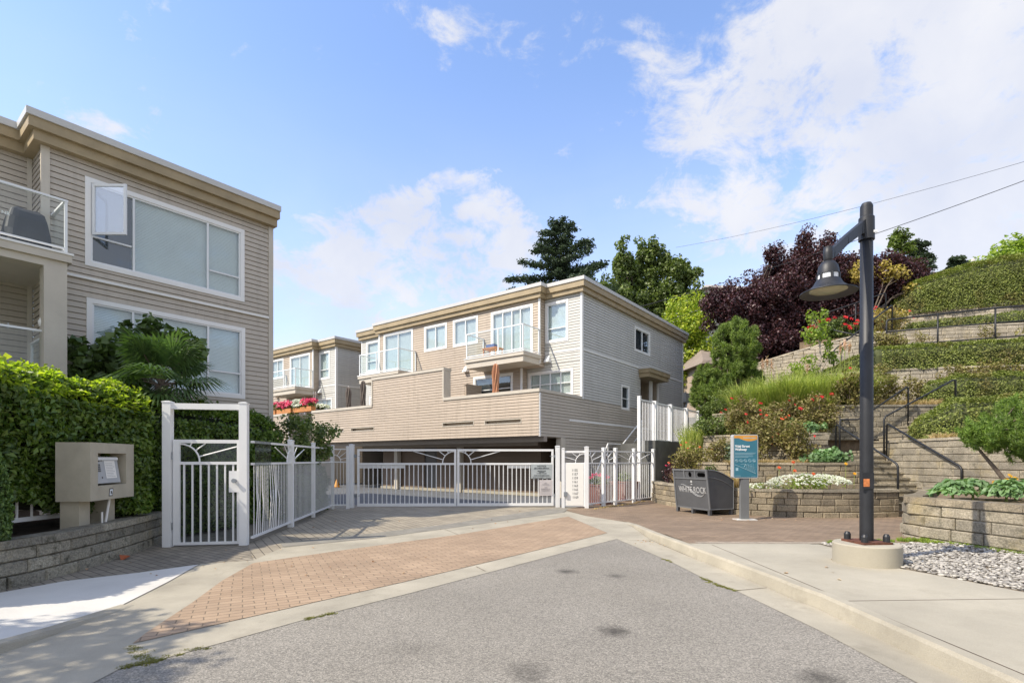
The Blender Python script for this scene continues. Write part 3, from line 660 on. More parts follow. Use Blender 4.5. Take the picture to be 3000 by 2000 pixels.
        fp = MB(); fp.lathe(FS.pt(9.6, -.8, zr + .5), [(.09, 0), (.09, .38), (.13, .38), (.13, .5), (.02, .55)], 12); fp.build('roof_pipe', M['grey_light'], roof); fp = MB(); fp.lathe(FS.pt(10.3, -.6, zr + .5), [(.05, 0), (.05, .3), (.0, .3)], 8); fp.build('roof_pipe', M['grey_light'], roof)
        gl = MB(); gl.lathe(P.pt(1.0, -1.0, 2.335), [(0, 0), (.1, 0), (.12, .03)], 12); gl.build('soffit_light', M['frame'], root)
    return root
townhouse(0.0, 'beige two-storey townhouse with a rust patio umbrella on its deck, behind the closed vehicle gate', True)
townhouse(17.2, 'smaller looking beige townhouse at the far end, behind the flower boxes', False)

# ------------------------------------------------------------ left townhouse with the big windows
W2 = Vector((-9.49, 10.64, 0)); FL = Fr(W2, VD, -UD); REC = FL.off(-.85)
def left_house():
    root = thing('townhouse', W2, 'tall shaded beige townhouse on the left with an open casement in its upper window', 'townhouse')
    zr = 7.84; Lw = 4.76
    def sp(x0, y0, x1, y1): u0, z1 = FL.hit(x0, y0); u1, z0 = FL.hit(x1, y1); return (u0, u1, z0, z1)
    wu, wl = sp(248, 516, 715, 885.5), sp(252.6, 871, 717, 1169)
    b = MB(); siding(b, FL, 0, Lw, .3, zr, [hole(*wu), hole(*wl)], pitch=.122)
    siding(b, Fr(W2, UD, -VD), 0, .85, .3, zr, pitch=.122)
    siding(b, REC, -6, 0, .3, zr, [hole(-3.6, -1.9, 5.46, 7.5)], pitch=.122)
    e = W2 + VD * Lw
    siding(b, Fr(e, UD, VD), 0, 9, .3, zr, pitch=.122)
    b.build('wall', M['siding_grey'], root)
    t = MB()
    for q in ((FL, -.04, .1, -.02, .035, .3, zr), (FL, Lw - .1, Lw + .03, -.02, .035, .3, zr), (Fr(W2, UD, -VD), .0, .08, 0, .03, .3, zr), (REC, -.1, -.02, 0, .03, .3, zr)): k = MB(); k.box(*q); k.build('corner_board', M['trim_tan'], root)
    t.box(FL, .1, Lw - .1, 0, .045, 5.31, 5.40)
    t.build('trim', M['trim_tan'], root)
    b2 = MB(); b2.box(FL, .1, Lw - .1, .046, .06, 5.325, 5.37); b2.build('belt_trim', M['white'], root)
    def rel(x, w): u = FL.hit(x)[0]; return (u - w[0] - .1) / (w[1] - w[0] - .2)
    wroot = window(root, FL, *wu, bars=(rel(392, wu), rel(609, wu)), hbars=((0, rel(392, wu), .33), (rel(609, wu), 1, .3)), back='blind', cas=.10)
    # the open casement: dark room behind the left light, sash swung outwards
    u0, uh = wu[0] + .13, FL.hit(386)[0]; zl = wu[2] + .1 + (wu[3] - wu[2] - .2) * .33
    ib = MB(); ib.box(FL, u0 - .03, uh + .01, -.45, -.07, wu[2] + .1, wu[3] - .1); ib.build('interior', M['dark'], wroot)
    wd = uh - u0; th = R(52); za, zb = zl + .02, wu[3] - .13
    ax = (VD * math.cos(th) + (-UD) * math.sin(th)); LF = Fr(FL.pt(u0, .04, 0), ax, None)
    s = MB()
    for (p, q, z0, z1) in ((0, wd, zb - .05, zb), (0, wd, za, za + .05), (0, .05, za + .05, zb - .05), (wd - .05, wd, za + .05, zb - .05)): s.box(LF, p, q, -.02, .02, z0, z1)
    sash = s.build('open_sash', M['frame'], wroot)
    g = MB(); g.poly([LF.pt(.05, 0, za + .05), LF.pt(wd - .05, 0, za + .05), LF.pt(wd - .05, 0, zb - .05), LF.pt(.05, 0, zb - .05)]); g.build('pane', glassmat('sash_glass', (.85, .88, .9), .45, .15), sash)
    window(root, FL, *wl, bars=(rel(390, wl), rel(610, wl)), hbars=((rel(610, wl), 1, .33),), back='blind')
    window(root, REC, -3.6, -1.9, 5.46, 7.5, bars=(.5,), back='curtain')
    # roof
    def P(u, d): q = FL.pt(u, d, 0); return (q.x, q.y)
    def ring(p): return [P(-7, -.85 + p), P(-p, -.85 + p), P(-p, p), P(Lw + p * .35, p), P(Lw + p * .35, -9), P(-7, -9)]
    rf = MB(); rf.prism(ring(.18), zr, zr + .2, 0); rf.prism(ring(.27), zr + .2, zr + .40, 0); roof = rf.build('roof', M['fascia'], root)
    fl = MB(); fl.prism(ring(.31), zr + .40, zr + .54, 0); fl.build('flashing', M['flash'], roof)
    # balconies and the square column
    balcony(root, REC, -5.2, .22, 1.94, 5.45, h=1.0, thick=.31)
    ul = FL.off(.87).hit(160)[0] + .05; balcony(root, REC, -5.2, ul, 1.8, 2.87, h=1.04, thick=.31)
    cl = MB(); cl.box(FL, -.19, .15, .72, 1.06, 0.3, 5.14); cl.box(FL, -.15, .11, .76, 1.02, 5.1, 5.14); cl.build('column', M['trim_tan'], root)
    return root
left_house()
# covered grill
def grill():
    F4 = FL.off(.42); g0, g1 = F4.hit(3)[0], F4.hit(147)[0]; uc, hw = (g0 + g1) / 2, (g1 - g0) / 2; root = thing('grill', F4.pt(uc, 0, 5.46), 'barbecue under a dark blue-black cover on the upper left balcony', 'barbecue')
    b = MB(); lay = [(.0, hw, .3), (.3, hw * .96, .3), (.55, hw * .84, .27), (.70, hw * .72, .22), (.78, hw * .45, .12), (.79, .0, .0)]
    rings = []
    for (h, a, c) in lay:
        rr = []
        for k in range(28):
            t = 2 * math.pi * k / 28; x = math.copysign(abs(math.cos(t)) ** .45, math.cos(t)); y = math.copysign(abs(math.sin(t)) ** .45, math.sin(t))
            w = 1 + .035 * math.sin(7 * t + h * 5) * (1 - h)
            rr.append(F4.pt(uc + x * a * w, y * c * w, 5.5 + h + .015 * math.sin(3 * t)))
        rings.append(rr)
    for r0, r1 in zip(rings[:-1], rings[1:]):
        for k in range(28): b.poly([r0[k], r0[(k + 1) % 28], r1[(k + 1) % 28], r1[k]])
    b.build('cover', M['cover'], root, smooth=True)
    text('NR', .085, F4.pt(F4.hit(-6)[0], .305, F4.hit(8, 642)[1]), VD, root, M['letter'])
grill()
# wind chimes
def chimes():
    p = Vector((-8.86, 10.05, 0)); root = thing('wind_chime', Vector((p.x, p.y, 3.9)), 'string of dark metal ornaments with a blue bell hanging beside the left column', 'ornament')
    b = MB(); b.tube([(p.x, p.y, 5.1), (p.x, p.y, 3.7)], .006, 5)
    for i in range(9):
        z = 4.85 - i * .1; a = i * 2.1; x, y = p.x + .05 * math.cos(a), p.y + .05 * math.sin(a)
        b.tube([(x, y, z), (x + .02, y, z - .13)], .014, 6)
    b.build('chain', M['black'], root)
    c = MB(); c.lathe((p.x + .05, p.y - .02, 4.28), [(.0, .3), (.05, .29), (.085, .2), (.1, .05), (.075, 0)], 14); c.build('bell', M['blue'], root, smooth=True)
    c = MB(); c.lathe((p.x, p.y, 4.62), [(0, .07), (.05, .05), (.065, 0), (.05, -.05), (0, -.07)], 12); c.build('shell', M['panel'], root, smooth=True); c = MB(); c.lathe((p.x - .1, p.y + .02, 4.12), [(0, .12), (.07, .07), (.1, 0), (.08, -.08), (0, -.1)], 12); c.build('shell', M['panel'], root, smooth=True)
chimes()

# ------------------------------------------------------------ white fences and gates
def rays(mb, fr, uc, zc, sgn, r_, umax, zt, rad=.013, d=0.0):
    """quarter-circle sun with three rays; centre at (uc, zc), opening to sgn"""
    arc = [fr.pt(uc + sgn * r_ * math.sin(a), d, zc + r_ * .98 * math.cos(a)) for a in [i * math.pi / 2 / 10 for i in range(11)]]
    mb.tube(arc, rad, 6)
    for a, l in ((R(30), 1.6), (R(52), 1.9), (R(74), 3.2)):
        p0 = (uc + sgn * r_ * math.sin(a), zc + r_ * math.cos(a)); k = l * r_
        q = [uc + sgn * (r_ + k) * math.sin(a), zc + (r_ + k) * math.cos(a)]
        if q[1] > zt: f = (zt - p0[1]) / (q[1] - p0[1]); q = [p0[0] + (q[0] - p0[0]) * f, zt]
        if (q[0] - umax) * sgn > 0: f = (umax - p0[0]) / (q[0] - p0[0]); q = [umax, p0[1] + (q[1] - p0[1]) * f]
        mb.tube([fr.pt(p0[0], d, p0[1]), fr.pt(q[0], d, q[1])], rad * .85, 6)
def post(root, fr, u, z0, z1, w=.06, d=0.0, cap=True, name='post'):
    b = MB(); h = w / 2; b.box(fr, u - h, u + h, d - h, d + h, z0, z1 - .03)
    if cap: k = h + .008; b.box(fr, u - k, u + k, d - k, d + k, z1 - .03, z1 - .012); b.hexa([fr.pt(u - k, d - k, z1 - .012), fr.pt(u + k, d - k, z1 - .012), fr.pt(u + k, d + k, z1 - .012), fr.pt(u - k, d + k, z1 - .012)] + [fr.pt(u + x * k * .4, d + y * k * .4, z1) for x, y in ((-1, -1), (1, -1), (1, 1), (-1, 1))])
    return b.build(name, M['gate_white'], root)
def panel(root, fr, u0, u1, zb, zm, zt, nb, side=1, r_=.26, bend=None, rail=.04, name='panel'):
    b = MB(); h = rail / 2
    for z in (zt, zm, zb + rail): b = MB(); b.box(fr, u0, u1, -.02, .02, z - rail, z); fr_ = b.build('rail', M['gate_white'], root)
    p = MB(); s = (u1 - u0) / (nb + 1)
    for i in range(1, nb + 1):
        u = u0 + s * i; k = bend(i) if bend else 0
        if k:
            q = [fr.pt(u, 0, zb + rail), fr.pt(u + k * .4, .02, zb + (zm - zb) * .45), fr.pt(u + k, .0, zb + (zm - zb) * .6), fr.pt(u, 0, zm - rail)]; p.tube(q, .011, 4)
        else: p.box(fr, u - .007, u + .007, -.005, .005, zb + rail, zm - rail)
    p.build('picket_panel', M['gate_white'], root)
    if side:
        q = MB(); uc = u0 if side > 0 else u1; rays(q, fr, uc, zm, side, min(r_, (zt - rail - zm) * .96), u1 if side > 0 else u0, zt - rail); q.build('sunburst', M['gate_white'], root)
    return fr_

# pedestrian gate
def ped_gate():
    A, B = Vector((-5.89, 9.0, 0)), Vector((-4.69, 9.2, 0)); fr = Fr(A, B - A); wd = (B - A).length
    root = thing('pedestrian_gate', (A + B) / 2, 'tall white pedestrian gate with an overhead beam, sunburst corner and lock plate', 'gate')
    post(root, fr, 0, 0, 2.5, .13); post(root, fr, wd, 0, 2.5, .13)
    b = MB(); b.box(fr, .065, wd - .065, -.045, .045, 2.36, 2.46); b.build('beam', M['gate_white'], root)
    u0, u1 = .09, wd - .075
    lf = MB(); t = .055
    for (a, c, z0, z1) in ((u0, u1, 1.78, 1.84), (u0, u1, 1.41, 1.46), (u0, u1, .03, .075), (u0, u0 + .1, .075, 1.41), (u0, u0 + .1, 1.46, 1.78), (u1 - .035, u1, .075, 1.41), (u1 - .035, u1, 1.46, 1.78)): lf.box(fr, a, c, -.022, .022, z0, z1)
    leaf = lf.build('gate_leaf', M['gate_white'], root)
    p = MB()
    for i in range(7):
        u = u0 + .1 + (u1 - .035 - u0 - .1) * (i + .5) / 7 ; p.box(fr, u - .013, u + .013, -.012, .012, .075, 1.41)
    p.build('picket_panel', M['gate_white'], leaf)
    q = MB(); rays(q, fr, u0 + .1, 1.46, 1, .31, u1 - .035, 1.78, .014); q.build('sunburst', M['gate_white'], leaf)
    g = MB(); g.box(fr, u0 + .02, u1 - .02, -.036, -.03, .08, 1.8); g.build('clear_panel', M['plexi'], leaf)
    l = MB(); l.box(fr, u1 - .16, u1, .023, .034, .93, 1.3); lp_ = l.build('lock_plate', M['gate_white'], leaf)
    k = MB(); c = fr.pt(u1 - .06, .034, 1.13)
    k.tube([c, c + fr.n * .03], .032, 16); k.tube([c + fr.n * .03, c + fr.n * .075], [.02, .038], 16); k.build('knob', M['steel'], lp_, smooth=False)
    h = MB(); h.tube([fr.pt(.078, .03, .3), fr.pt(.078, .03, .42)], .012, 8); h.tube([fr.pt(.078, .03, 1.5), fr.pt(.078, .03, 1.62)], .012, 8); h.build('hinge', M['steel'], leaf)
ped_gate()
def left_fence():
    A, B, D = Vector((-4.60, 9.27, 0)), Vector((-5.42, 15.9, 0)), Vector((-4.98, 15.95, 0)); fr = Fr(A, B - A, Vector((1, .12, 0))); L_ = (B - A).length
    root = thing('picket_fence', (A + B) / 2, 'white metal picket fence with bent bars running back from the pedestrian gate', 'fence')
    us = [0, 2.38, 4.35, L_]
    bd = {2: .03, 3: -.02, 5: .02, 9: .05, 10: .09, 11: .12, 12: .06, 14: -.03}
    for i in range(3):
        panel(root, fr, us[i] + .03, us[i + 1] - .03, .1, 1.44, 1.83, (21, 17, 19)[i], side=(-1, 1, -1)[i], bend=(lambda k: bd.get(k, 0)) if i == 0 else None)
        post(root, fr, us[i + 1], 0, 1.93, .11 if i == 0 else .08)
    f2 = Fr(B, D - B); l2 = (D - B).length; panel(root, f2, .03, l2 - .03, .1, 1.44, 1.83, 3, side=1, r_=.2); post(root, f2, l2, 0, 1.9, .09)
    g = MB(); g.box(fr, .1, .95, .03, .034, 1.38, 1.84); g.build('clear_panel', M['plexi'], root)
left_fence()
def vehicle_gate():
    A, B = Vector((-4.78, 16.25, 0)), Vector((1.30, 16.5, 0)); fr = Fr(A, B - A); L_ = (B - A).length; mid = L_ / 2 + .02
    root = thing('vehicle_gate', (A + B) / 2, 'wide white double vehicle gate with sunburst centre and two notices, closed across the driveway', 'gate')
    post(root, fr, -.17, 0, 1.97, .13); post(root, fr, L_ + .13, 0, 1.93, .13)
    for i, (u0, u1, sd_) in enumerate(((0, mid - .015, -1), (mid + .015, L_, 1))):
        b = MB(); t = .065; zb, zm, zt = .05, 1.39, 1.82
        for (a, c, z0, z1) in ((u0, u1, zt - t, zt), (u0, u1, zm - .06, zm), (u0, u1, zb, zb + t + .02), (u0, u0 + t, zb + t + .02, zm - .06), (u1 - t, u1, zb + t + .02, zm - .06), (u0, u0 + t, zm, zt - t), (u1 - t, u1, zm, zt - t)): b.box(fr, a, c, -.025, .025, z0, z1)
        leaf = b.build('gate_leaf', M['gate_white'], root)
        p = MB(); s = (u1 - u0 - 2 * t) / 21
        for k in range(1, 21): u = u0 + t + s * k; p.box(fr, u - .013, u + .013, -.012, .012, zb + .08, zm - .05)
        p.build('picket_panel', M['gate_white'], leaf)
        q = MB(); uc = u1 - t if sd_ < 0 else u0 + t; rays(q, fr, uc, zm, sd_, .36, u0 if sd_ < 0 else u1, zt - t, .015); q.build('sunburst', M['gate_white'], leaf)
        s_ = MB(); a, c = (u0 + t, u0 + t + s * 10) if i == 0 else (u0 + t + s * 11, u1 - t); s_.box(fr, a, c, -.03, -.022, zm - .165, zm - .06); s_.build('stiffener_plate', M['gate_white'], leaf)
        hn = MB(); e = u0 if i == 0 else u1; o_ = -1 if i == 0 else 1
        for z in (.38, 1.6): hn.tube([fr.pt(e + o_ * .1, 0, z), fr.pt(e - o_ * .12, 0.03, z)], .01, 6); hn.box(fr, min(e + o_ * .09, e + o_ * .03), max(e + o_ * .09, e + o_ * .03), -.03, .03, z - .05, z + .05)
        hn.build('hinge', M['steel'], leaf)
        if i == 1:
            a, c = u1 - t - .64, u1 - t + .02
            n1 = MB(); n1.box(fr, a, c, .028, .034, .90, 1.35); pl_ = n1.build('notice', M['plate'], leaf)
            X = fr.a; mc = (a + c) / 2
            for (s__, sz, z, sx) in (('NOTICE', .066, 1.265, 1.15), ('SIZE & WEIGHT LIMITATION', .05, 1.205, .74), ('VEHICLES OVER', .040, 1.12, .95), ('10,000 GVW', .034, 1.085, .95), ("7' 6\" HIGH - 7' 6\" WIDE", .034, 1.045, .9), ('ARE NOT ALLOWED BEYOND THIS GATE', .036, .985, .72)):
                text(s__, sz, fr.pt(mc, .036, z), X, pl_, M['ink'], 'CENTER', bold=.001, sx=sx)
            ln = MB()
            for z in (1.185, .965, .935): ln.box(fr, a + .05, c - .04, .034, .036, z, z + .004)
            ln.box(fr, a + .05, a + .38, .034, .036, .915, .927); ln.box(fr, c - .2, c - .05, .034, .036, .915, .927); ln.build('rule', M['ink'], pl_)
            n2 = MB(); n2.box(fr, c - .40, c - .0, .028, .034, .36, .86); p2 = n2.build('notice', M['plate2'], leaf); mc = c - .2; mk = mat('faded_ink', (.22, .2, .2), .6, .1)
            for (s__, sz, z) in (('NOT', .04, .745), ('CAUTION', .045, .70), ('NO', .05, .605), ('PARKING IN', .05, .555), ('ROADWAY', .05, .505)): text(s__, sz, fr.pt(mc, .036, z), X, p2, mk, 'CENTER', sx=1.05)
            ln = MB()
            for z in (.68, .46, .42): ln.box(fr, c - .37, c - .03, .034, .036, z, z + .004)
            ln.build('rule', mk, p2)
vehicle_gate()
def right_fence():
    A = Vector((1.60, 16.25, 0)); B = Vector((2.30, 16.22, 0)); fr = Fr(A, B - A); L_ = (B - A).length
    root = thing('picket_fence', (A + B) / 2, 'white fence right of the vehicle gate with a cream panel of house numbers', 'fence')
    post(root, fr, -.02, 0, 1.85, .09); post(root, fr, L_, 0, 1.9, .12)
    b = MB(); b.box(fr, .03, L_ - .06, -.02, .02, 1.70, 1.77); b.build('rail', M['gate_white'], root); b = MB(); b.box(fr, .03, L_ - .06, -.02, .02, 1.36, 1.40); b.box(fr, .03, L_ - .06, -.02, .02, .05, .1); b.box(fr, .03, .07, -.02, .02, .1, 1.36); b.box(fr, L_ - .1, L_ - .06, -.02, .02, .1, 1.36); b.build('rail_frame', M['gate_white'], root)
    q = MB(); rays(q, fr, L_ - .06, 1.40, -1, .28, .03, 1.7); q.build('sunburst', M['gate_white'], root)
    n = MB(); n.box(fr, .06, L_ - .1, .022, .03, .08, 1.37); pn = n.build('number_panel', M['panel'], root)
    for i, s in enumerate(('1155', '1157', '1159', '1161', '1163', '1165', '1167', '1169')): text(s, .105, fr.pt(.335 + .003 * i, .032, 1.13 - i * .119), fr.a, pn, M['ink'], 'CENTER', bold=.0, sx=.88)
    k = MB(); k.box(fr, .0, .1, .03, .09, .36, .5); k.build('lock_box', M['steel'], root)
    E = Vector((5.15, 19.15, 0)); f2 = Fr(B, E - B, Vector((.77, -.64, 0))); L2 = (E - B).length
    us = [0, .92, 1.6, 2.75, L2 - .02]
    for i in range(4):
        panel(root, f2, us[i] + .04, us[i + 1] - .04, .1, 1.40, 1.78, (7, 6, 9, 8)[i], side=(1, 1, -1, 1)[i]); post(root, f2, us[i + 1], 0, 1.88, .09)
right_fence()
# tall fence beside the path up the hill
def tall_fence():
    A = Vector((4.65, 19.2, 0)); fr = Fr(A, VD, -UD)
    root = thing('picket_fence', (A.x, A.y, 0), 'tall white picket fence climbing beside the townhouse path above the concrete wall', 'fence')
    uL = fr.hit(2045)[0]; u2 = fr.hit(2066)[0]; u3 = fr.hit(2113)[0]; u4 = fr.hit(2171)[0]
    post(root, fr, 0, 0, 3.82, .11)
    us = [0, fr.hit(1918)[0], fr.hit(1964)[0], fr.hit(2010)[0], uL]
    for i in range(4):
        a, c = us[i], us[i + 1]; zb = 1.75 if i == 0 else 2.22
        b = MB(); b.box(fr, a + .05, c - .04, -.025, .025, 3.66, 3.71); b.build('rail', M['gate_white'], root); b = MB(); b.box(fr, a + .05, c - .04, -.02, .02, zb, zb + .05); b.build('rail_frame', M['gate_white'], root)
        p = MB(); n = max(4, int((c - a) / .14))
        for k in range(1, n): u = a + (c - a) * k / n; p.box(fr, u - .009, u + .009, -.009, .009, zb + .05, 3.66)
        p.build('picket_panel', M['gate_white'], root); post(root, fr, c, 2.0, 3.76, .16 if i < 3 else .1)
    for (a, c, za, zc, zba, zbc) in ((uL, u2, 3.7, 4.42, 2.4, 3.0), (u2, u3, 4.42, 4.42, 2.9, 2.9), (u3, u4, 3.9, 3.9, 2.7, 2.7)):
        b = MB(); b.tube([fr.pt(a, 0, za), fr.pt(c, 0, zc)], .035, 4); b.tube([fr.pt(a, 0, zba), fr.pt(c, 0, zbc)], .03, 4); b.build('rail_frame', M['gate_white'], root)
        p = MB(); n = max(5, int((c - a) / .14))
        for k in range(1, n): f = k / n; u = a + (c - a) * f; p.box(fr, u - .009, u + .009, -.009, .009, zba + (zbc - zba) * f, za + (zc - za) * f)
        p.build('picket_panel', M['gate_white'], root); post(root, fr, c, 2.0, max(zc, 4.0) + .08, .11)
tall_fence()
def side_stair_rail():
    fr = Fr(C0 + (-UD) * 1.05, VD, -UD); pts = [(1732, 1420), (1781, 1299), (1824, 1301), (1864, 1250), (1880, 1232)]
    b = MB(); q = [fr.pt(fr.hit(*p)[0], 0, fr.hit(*p)[1]) for p in pts]; b.tube(q, .025, 6); b.tube([p - Vector((0, 0, .55)) for p in q], .015, 5)
    for p in (q[1], q[2], q[4]): b.tube([p, Vector((p.x, p.y, 0))], .02, 5)
    tag(b.build('stair_rail', M['gate_white']), 'thin white stair railing beside the shaded side wall of the townhouse', 'railing')
    c = MB(); s = Fr(C0 + (-UD) * .2, VD, -UD); 
    for i in range(12): c.box(s, -.6 + i * .3, 6.2, 0, .95, i * .19 + .0, (i + 1) * .19 + (.002 if i else 0))
    tag(c.build('concrete_stairs', M['conc']), 'concrete side stairs climbing along the shaded townhouse wall', 'stairs')
side_stair_rail()

# ------------------------------------------------------------ block walls, terraces, stairs
def wallmat(name, c, moss_=.25, island=.35):
    m, nt, b, out = nodes(name); g = nt.nodes.new('ShaderNodeNewGeometry')
    col = mixc(nt, ramp(nt, nz(nt, 2.2, 5), .3, .7), scl(c, .78), scl(c, 1.22))
    col = mixc(nt, g.outputs['Random Per Island'], mixc(nt, 1.0, col, (1 - island,) * 3, 'MULTIPLY'), mixc(nt, 1.0, col, (1.12, 1.1, 1.05), 'MULTIPLY'))
    col = mixc(nt, 1.0, col, ramp(nt, nz(nt, 42, 3, .7), .36, .64, .68, 1.32), 'MULTIPLY')
    col = mixc(nt, ramp(nt, nz(nt, 1.5, 6, .7), .54, .7, 0, .45), col, (.40, .31, .13))
    col = mixc(nt, ramp(nt, nz(nt, 5.5, 8, .75), .53, .66, 0, moss_ + .25), col, (.075, .07, .045))
    sp = nt.nodes.new('ShaderNodeSeparateXYZ'); nt.links.new(g.outputs['Normal'], sp.inputs[0])
    top = ramp(nt, sp.outputs['Z'], .6, .95); n2 = ramp(nt, nz(nt, 9, 6, .7), .46, .62, 0, .75)
    mm = nt.nodes.new('ShaderNodeMath'); mm.operation = 'MULTIPLY'; nt.links.new(top, mm.inputs[0]); nt.links.new(n2, mm.inputs[1])
    col = mixc(nt, mm.outputs[0], col, (.10, .075, .035))
    nt.links.new(col, b.inputs['Base Color']); b.inputs['Roughness'].default_value = .95
    bp = nt.nodes.new('ShaderNodeBump'); bp.inputs['Strength'].default_value = 1; bp.inputs['Distance'].default_value = .018
    nt.links.new(nz(nt, 34, 7, .65), bp.inputs['Height']); nt.links.new(bp.outputs[0], b.inputs['Normal']); return m
M['block_warm'] = wallmat('block_warm', (.29, .245, .175), .5); M['block_grey'] = wallmat('block_grey', (.31, .275, .21), .4); M['block_left'] = wallmat('block_left', (.29, .27, .215), .75); M['block_pale'] = wallmat('block_pale', (.40, .355, .28), .25, .18)
def blockwall(name, label, pts, z0, z1, m, course=.17, bl=.42, thick=.26, cap=.07, z1b=None, group='block retaining walls of the hillside garden', tilt=.01, capm=None, gz_=None, cat='retaining wall', z0b=None):
    pts = [Vector((p[0], p[1], 0)) for p in pts]; segs = []; s = 0
    for a, b in zip(pts[:-1], pts[1:]): l = (b - a).length; segs.append((s, s + l, a, b)); s += l
    tot = s; root = thing(name, pts[0], label, cat, group)
    def P(s):
        for i, (s0, s1, a, b) in enumerate(segs):
            if s <= s1 or i == len(segs) - 1:
                f = (s - s0) / (s1 - s0); t = (b - a).normalized(); n = Vector((t.y, -t.x, 0))
                if i + 1 < len(segs) and s > s1 - .25:
                    t2 = (segs[i + 1][3] - segs[i + 1][2]).normalized(); w = (s - s1 + .25) / .5; n = (n * (1 - w) + Vector((t2.y, -t2.x, 0)) * w).normalized()
                if i > 0 and s < s0 + .25:
                    t2 = (segs[i - 1][3] - segs[i - 1][2]).normalized(); w = .5 - (s - s0) / .5; n = (n * (1 - w) + Vector((t2.y, -t2.x, 0)) * w).normalized()
                return a + (b - a) * f, n
    def top(s): return z1 if z1b is None else z1 + (z1b - z1) * s / tot
    def bot(s): return z0 if z0b is None else z0 + (z0b - z0) * s / tot
    B = MB(); r = random.Random(int(pts[0].x * 97 + z1 * 13)); zt_all = max(z1, z1b or z1); nc = int(math.ceil((zt_all - cap - min(z0, z0b if z0b is not None else z0)) / course))
    for j in range(nc):
        s = -r.random() * bl * .5 - (j % 2) * bl * .5
        while s < tot - .02:
            l = bl * r.uniform(.85, 1.15); a, b = max(s, 0), min(s + l, tot); s += l
            if b - a < .06: continue
            zt = zt_all - cap - j * course; zb = zt - course; mid = (a + b) / 2; lim = top(mid) - cap
            if zb > lim - .03: continue
            zt = min(zt, lim); zb = max(zb, bot(mid) - .05)
            if zt - zb < .03: continue
            g = .006; (pa, na), (pb, nb) = P(a), P(b); ta = (pb - pa).normalized(); pa = pa + ta * g; pb = pb - ta * g; zt -= g; o = r.uniform(-.008, .008) + j * tilt; e = .018
            na_, nb_ = na * (o - .015), nb * (o - .015); f0 = [pa + na_ + Vector((0, 0, zb)), pb + nb_ + Vector((0, 0, zb)), pb + nb_ + Vector((0, 0, zt)), pa + na_ + Vector((0, 0, zt))]
            k = .02 + r.uniform(-.006, .006); f1 = [f0[0] + na * k + ta * e + Vector((0, 0, e)), f0[1] + nb * k - ta * e + Vector((0, 0, e)), f0[2] + nb * k - ta * e - Vector((0, 0, e)), f0[3] + na * k + ta * e - Vector((0, 0, e))]
            i0 = len(B.v); B.v += [tuple(v) for v in f0 + f1]
            bk = [pa - na * thick + Vector((0, 0, zb)), pb - nb * thick + Vector((0, 0, zb)), pb - nb * thick + Vector((0, 0, zt)), pa - na * thick + Vector((0, 0, zt))]; B.v += [tuple(v) for v in bk]
            for q in ((4, 5, 6, 7), (0, 1, 5, 4), (1, 2, 6, 5), (2, 3, 7, 6), (3, 0, 4, 7), (0, 8, 9, 1), (1, 9, 10, 2), (2, 10, 11, 3), (3, 11, 8, 0), (8, 11, 10, 9)): B.f.append([i0 + x for x in q]); B.m.append(0)
    B.build('blocks', m, root)
    K = MB(); s = 0
    while s < tot - .01:
        l = bl * 1.1; a, b = s, min(s + l, tot); s += l; (pa, na), (pb, nb) = P(a), P(b); ta = (pb - pa).normalized(); pa = pa + ta * .003; pb = pb - ta * .003; za, zb_ = top(a), top(b); ov = .03
        K.hexa([pa + na * ov + Vector((0, 0, za - cap)), pb + nb * ov + Vector((0, 0, zb_ - cap)), pb - nb * (thick + .01) + Vector((0, 0, zb_ - cap)), pa - na * (thick + .01) + Vector((0, 0, za - cap)),
                pa + na * (ov - .01) + Vector((0, 0, za)), pb + nb * (ov - .01) + Vector((0, 0, zb_)), pb - nb * (thick + .01) + Vector((0, 0, zb_)), pa - na * (thick + .01) + Vector((0, 0, za))])
    K.build('cap_stones', capm or m, root); return root
def terrace(pts, z, m, z0=-.1, name='terrace_soil', back=None):
    b = MB(); p = list(pts) + (back if back else [(70, pts[-1][1]), (70, 70), (pts[0][0] + 30, pts[0][1] + 39)]); b.prism(p, z0, z)
    o = b.build(name, m); o['kind'] = 'structure'
T1 = [(5.15, 19.4), (4.98, 18.2), (5.12, 16.9), (5.5, 15.4), (6.05, 14.35), (6.9, 13.8), (7.9, 13.5), (9.2, 13.52), (10.12, 13.75)]
T2 = [(5.95, 16.9), (6.1, 15.9), (7.0, 15.25), (8.4, 14.85), (9.6, 14.75), (10.12, 14.85), (10.15, 17.0)]
T3 = [(6.9, 19.0), (7.6, 18.0), (8.7, 17.2), (9.5, 16.75), (10.08, 16.6), (10.15, 17.9)]
T4 = [(8.2, 21.5), (9.0, 19.9), (10.1, 18.4), (11.4, 17.85), (14.2, 17.7), (20, 17.2), (26, 17)]
T6 = [(12.0, 23.0), (12.9, 21.6), (14.2, 20.6), (17.2, 19.7), (24, 18.7), (30, 18.3)]
T7 = [(12.6, 28.0), (14.3, 26.2), (16.5, 24.7), (20, 23.8), (27, 22.9), (36, 22.5)]
T8 = [(17.5, 30.5), (20.5, 28.6), (25, 27), (36, 25.8)]
blockwall('retaining_wall', 'lowest curved block wall behind the litter bin and the blue sign', T1, 0, .72, M['block_warm'], capm=M['block_grey'])
blockwall('retaining_wall', 'second low block wall, behind the white flowers', T2, .6, 1.41, M['block_warm'])
blockwall('retaining_wall', 'short curved grey block wall above the dry grass bed, left of the stair landing', T3, 1.3, 2.35, M['block_grey'])
blockwall('retaining_wall', 'weathered block wall behind the upper stair flight', T4, 2.2, 3.35, M['block_grey'])
blockwall('retaining_wall', 'pale block wall under the long clipped hedge halfway up the hill', T6, 3.2, 5.0, M['block_pale'])
blockwall('retaining_wall', 'pale stone wall with a sloping top below the red roses', T7[:3], 4.9, 6.5, M['block_pale'], z1b=7.45, bl=.5)
